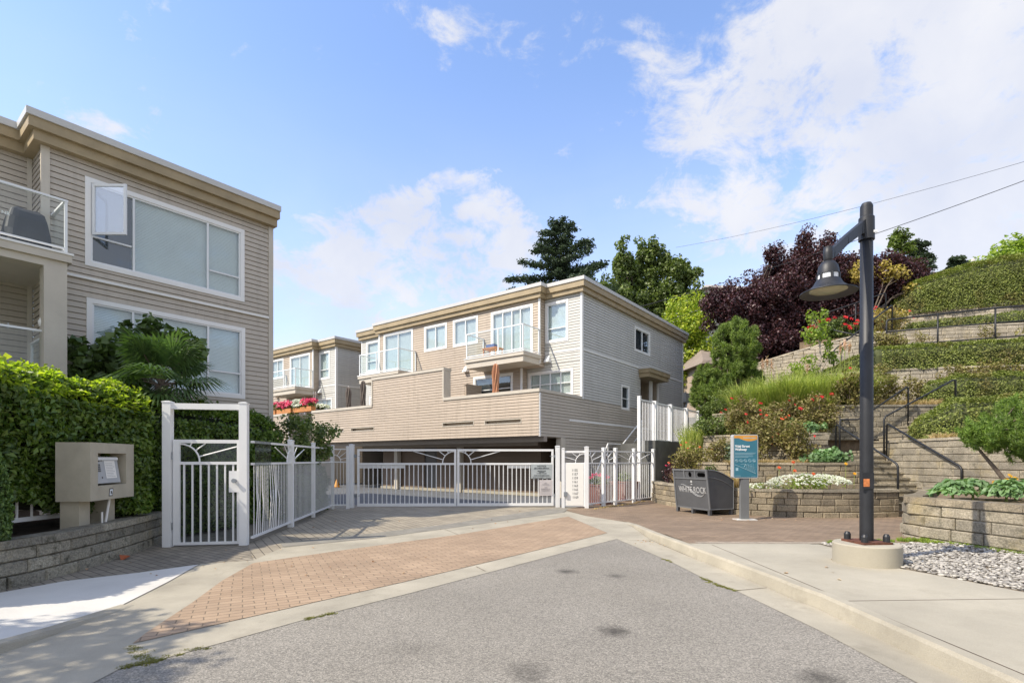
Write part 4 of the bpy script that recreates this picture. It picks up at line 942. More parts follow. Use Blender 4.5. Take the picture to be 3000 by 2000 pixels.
blockwall('retaining_wall', 'pale upper wall behind the black pipe railing', T7[2:], 6.1, 7.45, M['block_pale'], z1b=7.9, bl=.5)
blockwall('retaining_wall', 'topmost pale wall under the rounded hedge', T8, 7.3, 9.5, M['block_pale'], bl=.5)
blockwall('retaining_wall', 'large-block wall on the right of the lower stairs, behind the hostas', [(11.55, 16.2), (11.5, 13), (11.4, 9), (11.3, 5), (11.3, -9)], .6, 2.08, M['block_grey'], course=.19, bl=.9)
blockwall('planter_wall', 'weathered planter wall at the right edge behind the pebbles', [(11.3, 14.2), (9.5, 12.1), (7.75, 10.1), (7.0, 9.5), (6.88, 9.15), (7.0, 8.6), (7.3, 7.45), (7.5, 4), (7.7, -9)], .0, .85, M['block_left'] if False else M['block_grey'], course=.185, bl=.55, cap=.11, capm=M['block_warm'])
terrace([(p[0] + .03, p[1] + .1) for p in T1[:-1]] + [(10.0, 13.85), (10.1, 20)], .66, M['mulch'], back=[(16, 26), (9, 24.5)])
terrace([(p[0] + .1, p[1] + .1) for p in T2[:-2]] + [(9.98, 14.95), (10.0, 20)], 1.35, M['mulch'], back=[(16, 26), (9.6, 24)])
terrace([(p[0] + .1, p[1] + .1) for p in T3[:-2]] + [(9.98, 16.75), (9.98, 17.9)], 2.29, M['mulch'], back=[(10.1, 22), (16, 30), (12.5, 27)])
terrace([(p[0] + .1, p[1] + .1) for p in T4], 3.29, M['mulch'])
terrace([(p[0] + .1, p[1] + .1) for p in T6], 4.94, M['mulch'])
terrace([(14.2, 23.6), (16.5, 22.5), (20, 21.8), (27, 21), (36, 20.6)], 6.1, M['conc'], name='hill_path')
terrace([(p[0] + .1, p[1] + .12) for p in T7[1:]], 7.35, M['mulch'])
terrace([(p[0] + .1, p[1] + .12) for p in T8], 9.44, M['mulch'])
terrace([(11.62, 16.25), (11.6, 13), (11.5, 9), (11.4, 4), (11.4, -9)], 2.0, M['mulch'], back=[(60, -9), (60, 16.3)])
terrace([(11.2, 14.1), (9.6, 12.1), (7.85, 10.1), (7.1, 9.4), (7.0, 9.15), (7.12, 8.6), (7.42, 7.45), (7.6, 4), (7.8, -9)], .76, M['mulch'], back=[(11.5, -9), (11.6, 14.2)])
hb = MB(); hb.prism([(13, 40), (70, 33), (160, 60), (160, 200), (30, 200)], 0, 9.2); o = hb.build('hill', M['ground']); o['kind'] = 'structure'
hb = MB(); hb.prism([(4.5, 36), (20, 31), (22, 60), (10, 70)], 0, 4.2); o = hb.build('hill', M['ground']); o['kind'] = 'structure'
# concrete wall under the tall fence; its shade is put into the dark colour
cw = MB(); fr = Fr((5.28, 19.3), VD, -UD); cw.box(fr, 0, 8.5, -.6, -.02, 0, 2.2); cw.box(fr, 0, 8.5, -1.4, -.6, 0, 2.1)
tag(cw.build('concrete_wall', M['conc_shade']), 'stained concrete wall, coloured dark for shade, under the tall white fence', 'retaining wall')
# stairs
def stairs():
    root = thing('garden_stairs', (10.8, 13.8, 0), 'block garden stairs climbing to a landing and turning right up the hill', 'stairs')
    S = Fr((0, 0), (1, 0), (0, -1)); r = random.Random(3)
    a = MB()
    for i in range(10):
        y = 13.85 + i * .265; z1 = (i + 1) * .162
        x = 10.18
        while x < 11.5:
            l = min(r.uniform(.35, .5), 11.53 - x); a.box(S, x, x + l - .006, -(y + .3 if i < 9 else 17.55), -y - r.uniform(0, .006), z1 - .162, z1 - .05); x += l
        a.box(S, 10.17, 11.53, -(y + .3 if i < 9 else 17.6), -y + .025, z1 - .05, z1)
    a.build('lower_flight', M['block_grey'], root)
    b = MB(); T = Fr((0, 0), (0, 1), (-1, 0))
    for i in range(8):
        x = 11.42 + i * .29; z1 = 1.62 + (i + 1) * .162
        b.box(S, x, 14.2, -17.6, -16.32 - .002 * i, z1 - .162, z1 - .05); b.box(S, x - .025, 14.2, -17.62, -16.29 - .002 * i, z1 - .05, z1)
    b.build('upper_flight', M['block_grey'], root)
stairs()
# handrails
def rail(label, pts, posts, r_=.028, extra=()):
    root = thing('handrail', pts[0], label, 'handrail', 'black pipe handrails of the garden stairs')
    P = [Vector(p) for p in pts]; q = [P[0]]
    for i in range(1, len(P) - 1):
        a, c, d = P[i - 1], P[i], P[i + 1]; t1 = (a - c).normalized() * .07; t2 = (d - c).normalized() * .07
        q += [c + t1, c + (t1 + t2) * .42, c + t2]
    q.append(P[-1]); b = MB(); b.tube(q, r_, 10); b.build('rail', M['black'], root, smooth=True)
    for (p, z) in posts: c = MB(); c.tube([(p[0], p[1], p[2]), (p[0], p[1], z)], r_ * .96, 10); c.build('post', M['black'], root, smooth=True)
    for (p, z) in extra: c = MB(); c.tube([p, z], r_ * .85, 8); c.build('crossbar', M['black'], root, smooth=True)
rail('handrail on the left of the lower stair flight', [(10.32, 16.75, 1.62), (10.32, 16.75, 2.62), (10.5, 14.3, 1.36), (10.5, 14.3, .15)], [])
rail('handrail on the large-block wall right of the lower flight', [(11.44, 16.05, 1.55), (11.44, 16.05, 2.6), (11.42, 13.35, 1.3), (11.42, 13.35, .8)], [])
rail('handrail on the hill side of the upper stair flight', [(10.6, 17.0, 1.6), (10.6, 17.0, 2.78), (11.5, 17.45, 2.82), (13.15, 17.45, 3.93), (13.15, 17.45, 2.6)], [])
rail('handrail on the near side of the upper stair flight', [(11.48, 16.22, 1.6), (11.48, 16.22, 2.8), (13.75, 16.3, 3.99), (13.75, 16.3, 2.9)], [])
rail('long three-bar railing along the upper hill path', [(16.0, 22.45, 6.0), (16.0, 22.45, 7.45), (20, 21.75, 7.75), (27, 20.95, 8.1)], [((17.9, 22.1, 6.0), 7.6), ((20, 21.75, 6.1), 7.72), ((23.5, 21.35, 6.1), 7.9)], .035, [((16.0, 22.45, 6.95), (27, 20.95, 7.55)), ((16.0, 22.45, 6.35), (27, 20.95, 6.9))])
rail('sloping stair railing at the bend of the upper hill path', [(14.2, 23.2, 5.4), (14.2, 23.2, 6.3), (17.5, 24.2, 8.6), (17.5, 24.2, 7.4)], [((15.6, 23.6, 6.1), 7.25)], .032, [((14.2, 23.2, 7.2), (16.0, 22.45, 6.5))])
rail('short railing in front of the purple trees near the hilltop', [(15.2, 25.8, 7.3), (15.2, 25.8, 8.6), (18.2, 25.6, 9.6), (18.2, 25.6, 7.5)], [((16.8, 25.7, 7.3), 9.1)], .03, [((15.2, 25.8, 8.1), (18.2, 25.6, 9.0))])
# ------------------------------------------------------------ left wall, soil, intercom
blockwall('garden_wall', 'mossy low block wall curving along the left pavement below the intercom', [(-14, 4.4), (-7.2, 4.6), (-5.95, 5.4), (-5.78, 6.2), (-5.80, 7.0), (-5.98, 8.2), (-6.28, 9.4), (-6.5, 10.4)], .0, .56, M['block_left'], course=.16, bl=.5, cap=.09, group=None, cat='garden wall')
terrace([(-7.2, 4.75), (-6.05, 5.5), (-5.9, 6.2), (-5.92, 7.0), (-6.1, 8.2), (-6.4, 9.4), (-6.6, 10.4)], .44, M['soil'], back=[(-7, 14.5), (-14, 14), (-14, 4.7)])
def intercom():
    A, B = Vector((-5.92, 7.38, 0)), Vector((-6.08, 8.45, 0)); fr = Fr(A, B - A, Vector((1, .15, 0))); L_ = (B - A).length; z0, z1 = .91, 1.74
    root = thing('intercom_post', (A.x - .25, A.y + .5, .44), 'beige stucco intercom box on two stout posts in front of the left hedge', 'intercom')
    u0, u1, h0, h1 = FLu = (.17, .87, 1.12, 1.59)
    b = MB(); D = .44
    b.box(fr, 0, u0, -D, 0, z0, z1); b.box(fr, u1, L_, -D, 0, z0, z1); b.box(fr, u0, u1, -D, 0, z0, h0); b.box(fr, u0, u1, -D, 0, h1, z1); b.box(fr, u0, u1, -D, -.3, h0, h1)
    b.build('housing', M['stucco'], root)
    w = MB(); w.hexa([fr.pt(u0 + .002, -.28, h0 + .03), fr.pt(u1 - .09, -.28, h0 + .03), fr.pt(u1 - .09, -.03, h0 + .03), fr.pt(u0 + .002, -.03, h0 + .03), fr.pt(u0 + .002, -.28, h1 - .05), fr.pt(u1 - .09, -.28, h1 - .05), fr.pt(u1 - .09, -.09, h1 - .05), fr.pt(u0 + .002, -.09, h1 - .05)])
    un = w.build('intercom_unit', M['grey_light'], root)
    def F(u, z, e=.003): f = (z - h0 - .03) / (h1 - .08 - h0); d = -.03 - .06 * f + e; return fr.pt(u, d, z)
    def plate(mb, ua, ub, za, zb, e=.004): mb.poly([F(ua, za, e), F(ub, za, e), F(ub, zb, e), F(ua, zb, e)])
    p = MB(); plate(p, u0 + .27, u0 + .53, h0 + .1, h1 - .11); p.build('name_list', M['panel'], un)
    p = MB(); plate(p, u0 + .02, u1 - .1, h1 - .1, h1 - .06, .02); p.build('hood', M['frame'], un)
    k = MB()
    for i in range(3):
        for j in range(4): plate(k, u0 + .09 + i * .028, u0 + .108 + i * .028, h0 + .2 + j * .03, h0 + .222 + j * .03)
    plate(k, u0 + .09, u0 + .17, h0 + .345, h0 + .36); plate(k, u0 + .2, u0 + .22, h0 + .355, h0 + .375); plate(k, u0 + .16, u0 + .185, h0 + .1, h0 + .125)
    for j in range(9): plate(k, u0 + .29, u0 + .46 + .04 * (j % 3 == 0), h0 + .125 + j * .024, h0 + .128 + j * .024, .006)
    k.build('keypad', M['ink'], un)
    s = MB(); s.hexa([fr.pt(.42, .001, .955), fr.pt(.51, .001, .955), fr.pt(.51, .004, .955), fr.pt(.42, .004, .955), fr.pt(.44, .001, 1.07), fr.pt(.53, .001, 1.07), fr.pt(.53, .004, 1.07), fr.pt(.44, .004, 1.07)]); st = s.build('sticker', M['ink'], root)
    s = MB(); s.hexa([fr.pt(.436, .004, .968), fr.pt(.498, .004, .968), fr.pt(.498, .006, .968), fr.pt(.436, .006, .968), fr.pt(.45, .004, 1.056), fr.pt(.514, .004, 1.056), fr.pt(.514, .006, 1.056), fr.pt(.45, .006, 1.056)]); s.build('sticker_face', M['letter'], st)
    text('8', .07, fr.pt(.475, .007, .985), fr.a, st, M['ink'], 'CENTER', bold=.002)
    for (a, c) in ((.06, .30), (.72, .9)): q = MB(); q.box(fr, a, c, -.42, -.18, .3, z0); q.build('leg', M['stucco'], root)
    q = MB(); q.tube([fr.pt(.52, -.12, .42), fr.pt(.66, -.12, z0)], .018, 8); q.tube([fr.pt(.44, -.1, .42), fr.pt(.44, -.1, .72)], .014, 8); q.build('conduit', M['panel'], root)
    q = MB(); q.tube([fr.pt(.35, -.5, .42), fr.pt(.42, -.55, 1.0)], .06, 8); q.build('brace', M['stucco'], root)
intercom()
def low_fence():
    A, B = Vector((-6.98, 5.2, 0)), Vector((-6.55, 9.3, 0)); fr = Fr(A, B - A, Vector((1, -.1, 0)))
    root = thing('low_fence', A, 'low white metal fence half swallowed by the left hedge', 'fence')
    L_ = (B - A).length; b = MB(); b.box(fr, 0, L_, -.02, .02, 1.40, 1.45); b.box(fr, 0, L_, -.02, .02, .64, .70); b.build('rail_frame', M['gate_white'], root)
    p = MB()
    for i in range(1, int(L_ / .2)): p.box(fr, i * .2 - .01, i * .2 + .01, -.01, .01, .7, 1.4)
    p.build('picket_panel', M['gate_white'], root)
low_fence()

# ------------------------------------------------------------ litter bin
def bin_():
    A = Vector((5.18, 13.95, 0)); a = Vector((-.36, .933, 0)).normalized(); n = Vector((-a.y, a.x, 0)); z = gz(5.2, 14)
    fr = Fr(A, a, n)    # u runs away from the near corner, d < 0 into the bin
    root = thing('litter_bin', A + a * .65, 'dark grey two-slot recycling bin with a curved top and WHITE ROCK lettering', 'litter bin')
    W, H, D, zb = 1.36, 1.22, .92, .16
    # side profile in (d, z): front leans outwards at the top
    prof = [(-.10, zb), (.02, H)] + [(.02 - (D - .02) * f, H - (H - .93) * (f ** 2.0)) for f in (.15, .3, .45, .6, .75, .9, 1.0)] + [(-D + .04, zb)]
    b = MB(); Lp = [fr.pt(0, d, z_) for d, z_ in prof]; Rp = [fr.pt(W, d, z_) for d, z_ in prof]; k = len(prof)
    for i in range(k): j = (i + 1) % k; b.poly([Lp[i], Lp[j], Rp[j], Rp[i]])
    b.poly(Lp); b.poly(Rp[::-1]); b.build('body', M['bin'], root)
    def Fp(u, z_, e=.004): f = (z_ - zb) / (H - zb); return fr.pt(u, -.10 + .12 * f + e, z_)
    e = MB()
    def strip(ua, ub, za, zc, d=.012):
        e.hexa([Fp(ua, za, 0), Fp(ub, za, 0), Fp(ub, za, d), Fp(ua, za, d), Fp(ua, zc, 0), Fp(ub, zc, 0), Fp(ub, zc, d), Fp(ua, zc, d)])
    strip(-.02, W + .02, H - .035, H + .012, .025); strip(-.015, W + .015, .955, .99, .02); strip(-.02, .03, zb, .955, .018); strip(W - .03, W + .02, zb, .955, .018); strip(-.02, .045, .99, H - .035, .022); strip(W - .045, W + .02, .99, H - .035, .022); strip(-.01, W + .01, zb - .03, zb + .01, .015)
    for u in (.45, .9): strip(u - .02, u + .02, .99, H - .035, .02)
    # rim of the side that faces the road, following the curve
    sd = [fr.pt(-.012, d, z_) for d, z_ in prof]; e.tube(sd + [sd[0]], .014, 4, cap=False); sd = [fr.pt(-.006, d, z_ - .2) for d, z_ in prof[1:-1]]; e.tube(sd, .01, 4)
    e.build('edge_trim', M['bin_edge'], root)
    void = mat('void', (.003, .003, .003), 1, 0, spec=0); s = MB()
    def disc(u, z_, ru, rz, nn=20, stad=0.0): s.poly([Fp(u + ru * math.cos(t) + (stad if math.cos(t) > 0 else -stad), z_ + rz * math.sin(t), .006) for t in [2 * math.pi * i / nn for i in range(nn)]])
    disc(.22, 1.085, .055, .055, stad=.10); s.build('paper_slot', void, root)
    s = MB(); disc(.67, 1.085, .06, .07); s.build('bottle_hole', void, root)
    for (u, d) in ((.03, -.12), (W / 2, -.12), (W - .04, -.12), (.03, -D + .08), (W - .04, -D + .08)): q = MB(); q.box(fr, u - .03, u + .04, d - .04, d + .04, z, zb); q.build('leg', M['bin'], root)
    X = -a; mb_ = mat('worn_lettering', (.42, .42, .41), .6, .2, 30, dirt=.6, dirtcol=(.12, .12, .12)); t0 = Fp(1.19, .585, .006)
    text('WHITE ROCK', .235, t0, X, root, mb_, sx=.76, up=Vector((0, 0, 1)) + n * .113, bold=.001)
    sw = MB(); c = []
    for i in range(31):
        t = i / 30; u = 1.08 - t * .98; z_ = .66 + .14 * math.cos(t * math.pi * 1.25 + .0) * (1 if t < .5 else 1.1) + (.14 if t > .85 else 0) * (t - .85) * 4; c.append(Fp(u, z_, .01))
    sw.tube(c, .006, 4); sw.tube([p + Vector((0, 0, -.035 * math.sin(i / 30 * math.pi))) for i, p in enumerate(c)][10:], .006, 4); sw.build('swoosh', mb_, root)
    sh = MB(); sh.poly([Fp(.60, .86, .007), Fp(.68, .86, .007), Fp(.67, .92, .007), Fp(.61, .92, .007)]); sh.poly([Fp(.60, .80, .007), Fp(.68, .80, .007), Fp(.66, .83, .007), Fp(.62, .83, .007)]); sh.build('worn_sticker', mb_, root)
bin_()

# ------------------------------------------------------------ information sign
def info_sign():
    Y = 13.0; x0, x1 = (2148 - CXP) / FPX * Y, (2221 - CXP) / FPX * Y; zt, zb = at(0, 1272.5, Y).z, at(0, 1400, Y).z
    fr = Fr((x0, Y), (1, 0), (0, -1)); w = x1 - x0; cx = w * .49; g0 = gz(x0, Y)
    root = thing('information_sign', fr.pt(cx, 0, 0), 'blue walkway information sign with an orange band on a grey metal post', 'sign')
    def rr(u0, u1, z0, z1, r_, k=5):
        o = []
        for (cu, cz, a0) in ((u1 - r_, z1 - r_, 0), (u0 + r_, z1 - r_, 90), (u0 + r_, z0 + r_, 180), (u1 - r_, z0 + r_, 270)):
            for i in range(k + 1): t = R(a0 + 90 * i / k); o.append((cu + r_ * math.cos(t), cz + r_ * math.sin(t)))
        return o
    def slab(name, ring, d0, d1, m, par):
        b = MB(); A = [fr.pt(u, d0, z) for u, z in ring]; B = [fr.pt(u, d1, z) for u, z in ring]; n = len(ring)
        for i in range(n): j = (i + 1) % n; b.poly([A[i], A[j], B[j], B[i]])
        b.poly(A); b.poly(B[::-1]); return b.build(name, m, par)
    cab = slab('cabinet', rr(-.0, w, zb, zt, .04), -.155, 0, M['grey_light'], root)
    e = .022; face = slab('face', rr(e, w - e, zb + e, zt - e, .025), 0, .004, M['teal'], cab)
    # orange band with a wavy lower edge
    o = MB(); u0, u1, zz = e, w - e, zt - e; top_ = [(u0 + (u1 - u0) * i / 20, zz) for i in range(21)]
    low = [(u0 + (u1 - u0) * i / 20, zz - .07 - .07 * (math.sin((i / 20 - .12) * math.pi * 1.0 / .88 - .35) if i > 4 else -.05 + .0)) for i in range(21)]
    for i in range(20): o.poly([fr.pt(*q) if False else fr.pt(q[0], .0055, q[1]) for q in (low[i], low[i + 1], top_[i + 1], top_[i])])
    o.build('orange_band', M['orange'], face)
    H_ = zt - zb
    def zy(f): return zt - H_ * f
    text('Vidal Street', .082, fr.pt(.045, .007, zy(.292)), (1, 0, 0), face, M['letter'], bold=.0022, sx=.93); text('Walkway', .082, fr.pt(.045, .007, zy(.365)), (1, 0, 0), face, M['letter'], bold=.0022, sx=.93)
    l = MB()
    def bar(fa, fb, f, h=.005): l.box(fr, w * fa, w * fb, .004, .007, zy(f) - h, zy(f) + h)
    for (a, c, f) in ((.07, .9, .42), (.07, .86, .44), (.07, .78, .46), (.07, .8, .50), (.07, .6, .52), (.4, .9, .075), (.07, .3, .945)): bar(a, c, f, .004 if f > .1 else .007)
    bar(.72, .9, .965, .003); l.build('text_line', M['palebl'], face)
    for i in range(5):
        c = MB(); cu, cz = w * (.135 + .175 * i), zy(.6); c.tube([fr.pt(cu + .036 * math.cos(t), .007, cz + .036 * math.sin(t)) for t in [2 * math.pi * k / 20 for k in range(21)]], .0035, 4, cap=False)
        c.box(fr, cu - .016, cu + .016, .004, .0075, cz - (.006, .012, .01, .006, .018)[i], cz + (.018, .006, .01, .008, .012)[i]); c.build('icon', M['palebl'], face)
    mp = MB()
    def seg(fa, ya, fb, yb, r_): mp.tube([fr.pt(w * fa, .0065, zy(ya)), fr.pt(w * fb, .0065, zy(yb))], r_, 4)
    seg(.07, .69, .9, .895, .006)
    for i in range(6): seg(.5 + .06 * i, .67, .42 + .085 * i, .76 + .022 * i, .002)
    for i in range(5): seg(.47 + .02 * i, .68 + .028 * i, .9, .76 + .03 * i, .002)
    seg(.3, .68, .5, .68, .003); seg(.5, .68, .45, .74, .002); mp.box(fr, w * .1, w * .2, .004, .0065, zy(.83), zy(.76)); mp.build('map', M['palebl'], face)
    p = MB(); p.box(fr, cx - .10, cx - .055, -.12, -.02, g0, zb); p.box(fr, cx - .055, cx + .10, -.12, -.012, g0, zb); p.build('post', mat('sign_post_paint', (.15, .155, .155), .5, .06, 3), root)
    q = MB(); q.box(fr, cx - .24, cx + .26, -.2, .1, g0, g0 + .02); q.build('base_plate', M['conc_new'], root)
info_sign()

# ------------------------------------------------------------ street lamp
def lamp():
    X, Y = 4.62, 6.85; g = .15; c = Vector((X, Y, 0))
    root = thing('street_lamp', (X, Y, g), 'black bell-shaped street lamp on a round concrete footing', 'street lamp')
    f = MB(); f.lathe((X, Y, g - .05), [(.385, 0), (.385, .30), (.37, .315), (.0, .32)], 128); f.build('footing', M['conc_light'], root, smooth=False)
    zf = g + .265
    p = MB(); p.lathe((X, Y, 0), [(.079, zf + .03), (.076, 2.0), (.073, 4.5), (.0, 4.5)], 24); p.build('pole', M['lamp_black'], root, smooth=True)
    b = MB(); q = Fr((X, Y), (1, .1)); b.box(q, -.2, .2, -.2, .2, zf + .002, zf + .03); b.build('base_plate', M['rust'], root)
    for (a, d) in ((-.15, -.15), (.15, -.15), (.15, .15), (-.15, .15)): k = MB(); pp = q.pt(a, d, 0); k.lathe((pp.x, pp.y, zf + .03), [(.04, 0), (.04, .07), (.025, .1), (0, .105)], 12); k.build('bolt_cover', M['lamp_black'], root)
    co = MB(); co.lathe((X, Y, 0), [(.0, 4.35), (.092, 4.35), (.09, 4.64), (.074, 4.66), (.073, 4.79), (.055, 4.83), (0, 4.84)], 72); co.build('collar', M['lamp_black'], root, smooth=False)
    lb = MB(); lb.box(Fr((X, Y), (1, 0), (0, -1)), .035, .085, .07, .092, 4.42, 4.45); lb.build('sticker', M['letter'], root)
    hp = MB(); hp.box(Fr((X, Y), (.85, .5), (.5, -.85)) if False else Fr((X - .02, Y), (1, 0), (0, -1)), -.09, .06, .06, .085, 1.12, 1.33); hp.build('access_cover', M['lamp_black'], root)
    hs = MB(); hs.box(Fr((X - .02, Y), (1, 0), (0, -1)), -.075, .0, .085, .089, 1.15, 1.25); hs.build('warning_sticker', mat('orange_sticker', (.6, .2, .06), .5, .3, 40), root)
    # arm
    hx, hy = 3.82, 6.35; e = Vector((hx - X, hy - Y, 0)); L_ = e.length; u = e.normalized(); ar = MB(); A = Fr((X, Y), u)
    top_ = [(.08, 4.60), (.17, 4.54), (L_ * .55, 4.31), (L_ - .1, 4.08), (L_, 4.03)]; bot = [(.08, 4.42), (.17, 4.39), (L_ * .55, 4.18), (L_ - .1, 3.95), (L_, 3.9)]
    for i in range(4):
        (a0, z0), (a1, z1), (b0, y0), (b1, y1) = top_[i], top_[i + 1], bot[i], bot[i + 1]
        ar.hexa([A.pt(b0, -.026, y0), A.pt(b1, -.03, y1), A.pt(b1, .03, y1), A.pt(b0, .03, y0), A.pt(a0, -.03, z0), A.pt(a1, -.03, z1), A.pt(a1, .03, z1), A.pt(a0, .03, z0)])
    ar.build('arm', M['lamp_black'], root)
    kn = MB(); kn.lathe((hx, hy, 0), [(0, 4.08), (.05, 4.06), (.058, 3.98), (.052, 3.92), (.042, 3.86), (.04, 3.86)], 20); kn.build('arm_elbow', M['lamp_black'], root, smooth=True)
    hd = MB(); hd.lathe((hx, hy, 0), [(0.03, 3.895), (.07, 3.88), (.105, 3.83), (.118, 3.76), (.120, 3.73)], 32); hd.lathe((hx, hy, 0), [(.120, 3.67), (.135, 3.655), (.165, 3.60), (.21, 3.56), (.265, 3.53), (.305, 3.515), (.308, 3.50), (.288, 3.51), (.205, 3.54)], 40)
    head = hd.build('lamp_shade', M['lamp_black'], root, smooth=True)
    wn = MB(); wn.lathe((hx, hy, 0), [(.11, 3.73), (.11, 3.67)], 32); wn.build('lamp_window', M['bright'], head)
    mu = MB()
    for k in range(6): t = k * math.pi / 3 + .35; mu.tube([(hx + .114 * math.cos(t), hy + .114 * math.sin(t), 3.735), (hx + .114 * math.cos(t), hy + .114 * math.sin(t), 3.665)], .016, 6)
    mu.build('mullion', M['lamp_black'], head)
    ln = MB(); ln.lathe((hx, hy, 0), [(.205, 3.54), (.18, 3.53), (.1, 3.52), (0, 3.518)], 40); ln.build('lens', M['lens'], head, smooth=True)
lamp()
# drain lid; the shade on it is put into its blue-grey colour
dl = MB(); dl.box(Fr((4.95, 7.0), (1, -.1)), 0, .62, -.22, .22, .15, .162); tag(dl.build('drain_cover', mat('drain_cover', (.25, .28, .30), .7, .1, 8)), 'flat utility cover beside the lamp footing, coloured grey-blue for shade', 'utility cover')

# ------------------------------------------------------------ patio umbrellas, flower boxes, planters
def closed_umbrella(p, z0, z1, m, label):
    root = thing('patio_umbrella', (p[0], p[1], z0), label, 'parasol', 'closed patio umbrellas on the decks'); r = random.Random(int(p[0] * 100))
    b = MB(); b.tube([(p[0], p[1], z0), (p[0], p[1], z1 + .05)], .022, 8); b.build('pole', M['panel'], root)
    n = 16; c = MB(); lv = [(z1, .02), (z1 - .08, .08), (z1 - .35, .12), (z1 - (z1 - z0) * .45, .10), (z0 + .55 * (z1 - z0) * .4 + .1, .13), (z0 + .45, .2)]; rings = []
    for z, rad in lv: rings.append([(p[0] + rad * (1 + .35 * (-1) ** k * (rad > .05)) * math.cos(2 * math.pi * k / n + z), p[1] + rad * (1 + .35 * (-1) ** k * (rad > .05)) * math.sin(2 * math.pi * k / n + z), z + (r.uniform(-.05, .05) if rad == .2 else 0)) for k in range(n)])
    for a, d in zip(rings[:-1], rings[1:]):
        for k in range(n): c.poly([a[k], a[(k + 1) % n], d[(k + 1) % n], d[k]])
    c.build('canopy', m, root, smooth=False)
for (px, top_, Y, m, lb) in ((1452, 1064, 21.0, M['orange_cloth'], 'rust orange folded umbrella on the near deck'), (1064, 1114, 27.2, M['taupe'], 'taller taupe folded umbrella beside the raised parapet'), (1021, 1133, 28.3, M['taupe'], 'shorter taupe folded umbrella with loose ends near the deck corner'), (924, 1150, 31.2, mat('umbrella_cloth_pale', (.34, .28, .25), .85, .12, 6), 'pale mauve folded umbrella behind the flower boxes')):
    q = at(px, top_, Y); closed_umbrella((q.x, q.y), 3.0, q.z, m, lb)

def leafmesh(name, P, N, size, m, parent=None, aspect=.42, fold=.18, jit=.8, T=None):
    """many small folded rhombic leaves; P positions, N leaf normals"""
    n = len(P); P = np.asarray(P, 'f'); N = np.asarray(N, 'f') + rng.normal(0, jit, (n, 3)); N /= np.linalg.norm(N, axis=1, keepdims=True) + 1e-6
    A = rng.normal(0, 1, (n, 3)) if T is None else np.asarray(T, 'f') + rng.normal(0, .35, (n, 3)); A -= N * (A * N).sum(1, keepdims=True); A /= np.linalg.norm(A, axis=1, keepdims=True) + 1e-6
    Bv = np.cross(N, A); s = (size * rng.uniform(.65, 1.3, (n, 1))).astype('f')
    v = np.empty((n, 4, 3), 'f'); v[:, 0] = P - A * s * .5; v[:, 2] = P + A * s * .5 - N * s * .12; v[:, 1] = P + Bv * s * aspect + N * s * fold; v[:, 3] = P - Bv * s * aspect + N * s * fold
    v = v.reshape(-1, 3); me = bpy.data.meshes.new(name); me.vertices.add(4 * n); me.vertices.foreach_set('co', v.ravel()); me.loops.add(6 * n); me.polygons.add(2 * n)
    b = np.arange(n)[:, None] * 4; me.loops.foreach_set('vertex_index', (b + np.array([[0, 1, 2, 0, 2, 3]])).ravel().astype('i')); me.polygons.foreach_set('loop_start', np.arange(2 * n, dtype='i') * 3); me.update(calc_edges=True)
    return link_mesh(name, me, m, parent)
def blob_leaves(cl, per, spread, flat=1.0):
    """cl: (n,3) clump centres -> leaf positions and normals"""
    cl = np.asarray(cl); c = np.repeat(cl, per, 0); d = rng.normal(0, 1, c.shape); d /= np.linalg.norm(d, axis=1, keepdims=True); r_ = rng.uniform(.2, 1, (len(c), 1)) ** .5
    o = d * r_ * spread; o[:, 2] *= flat; nn = d.copy(); nn[:, 2] += .6; return c + o, nn
def ellip(c, r_, n, shell=.55, zmin=-1.0):
    d = rng.normal(0, 1, (n, 3)); d /= np.linalg.norm(d, axis=1, keepdims=True); k = shell + (1 - shell) * rng.uniform(0, 1, (n, 1)); p = d * k
    p = p[p[:, 2] > zmin]; return p * np.array(r_) + np.array(c)
LM = dict(hedge=leafmat('hedge_leaf', (.17, .25, .035), (.055, .11, .018), .4, .3, .5), hedge2=leafmat('clipped_hedge_leaf', (.30, .33, .08), (.13, .17, .035), .6, .25, patch=((.20, .13, .05), .9, .7)), purple=leafmat('purple_leaf', (.10, .035, .04), (.038, .018, .024), .42, .25), lime=leafmat('lime_leaf', (.50, .52, .06), (.22, .32, .04), .5, .4),
          golden=leafmat('golden_leaf', (.62, .48, .15), (.36, .28, .07), .55, .35), conifer=leafmat('conifer_needles', (.085, .12, .065), (.04, .065, .042), .6, .15), broad=leafmat('broad_leaf', (.20, .25, .065), (.075, .115, .033), .45, .3), pine=leafmat('pine_needles', (.25, .36, .06), (.09, .16, .03), .5, .3),
          palm=leafmat('palm_leaf', (.10, .16, .05), (.05, .095, .03), .45, .3), fig=leafmat('fig_leaf', (.13, .19, .05), (.06, .10, .03), .45, .25), rose=leafmat('rose_leaf', (.30, .28, .09), (.17, .12, .05), .6, .3), hosta=leafmat('hosta_leaf', (.24, .36, .16), (.12, .22, .08), .45, .3), thuja=leafmat('thuja_leaf', (.18, .27, .06), (.05, .10, .03), .6, .25),
          red=leafmat('red_petal', (.75, .02, .015), (.45, .01, .015), .5, .3), white=leafmat('white_petal', (.8, .8, .75), (.6, .6, .55), .6, .3), pink=leafmat('pink_petal', (.7, .04, .13), (.5, .02, .10), .5, .3), orange=leafmat('orange_petal', (.8, .17, .03), (.7, .1, .04), .5, .3), yellow=leafmat('yellow_petal', (.8, .5, .03), (.75, .38, .02), .5, .3),
          grass=leafmat('grass_blade', (.55, .56, .16), (.22, .30, .06), .6, .35), dry=leafmat('dry_grass', (.58, .44, .24), (.42, .30, .15), .8, .3), lightgreen=leafmat('light_leaf', (.36, .44, .07), (.18, .27, .04), .5, .4), plume=leafmat('plume', (.62, .42, .32), (.5, .34, .24), .8, .3))
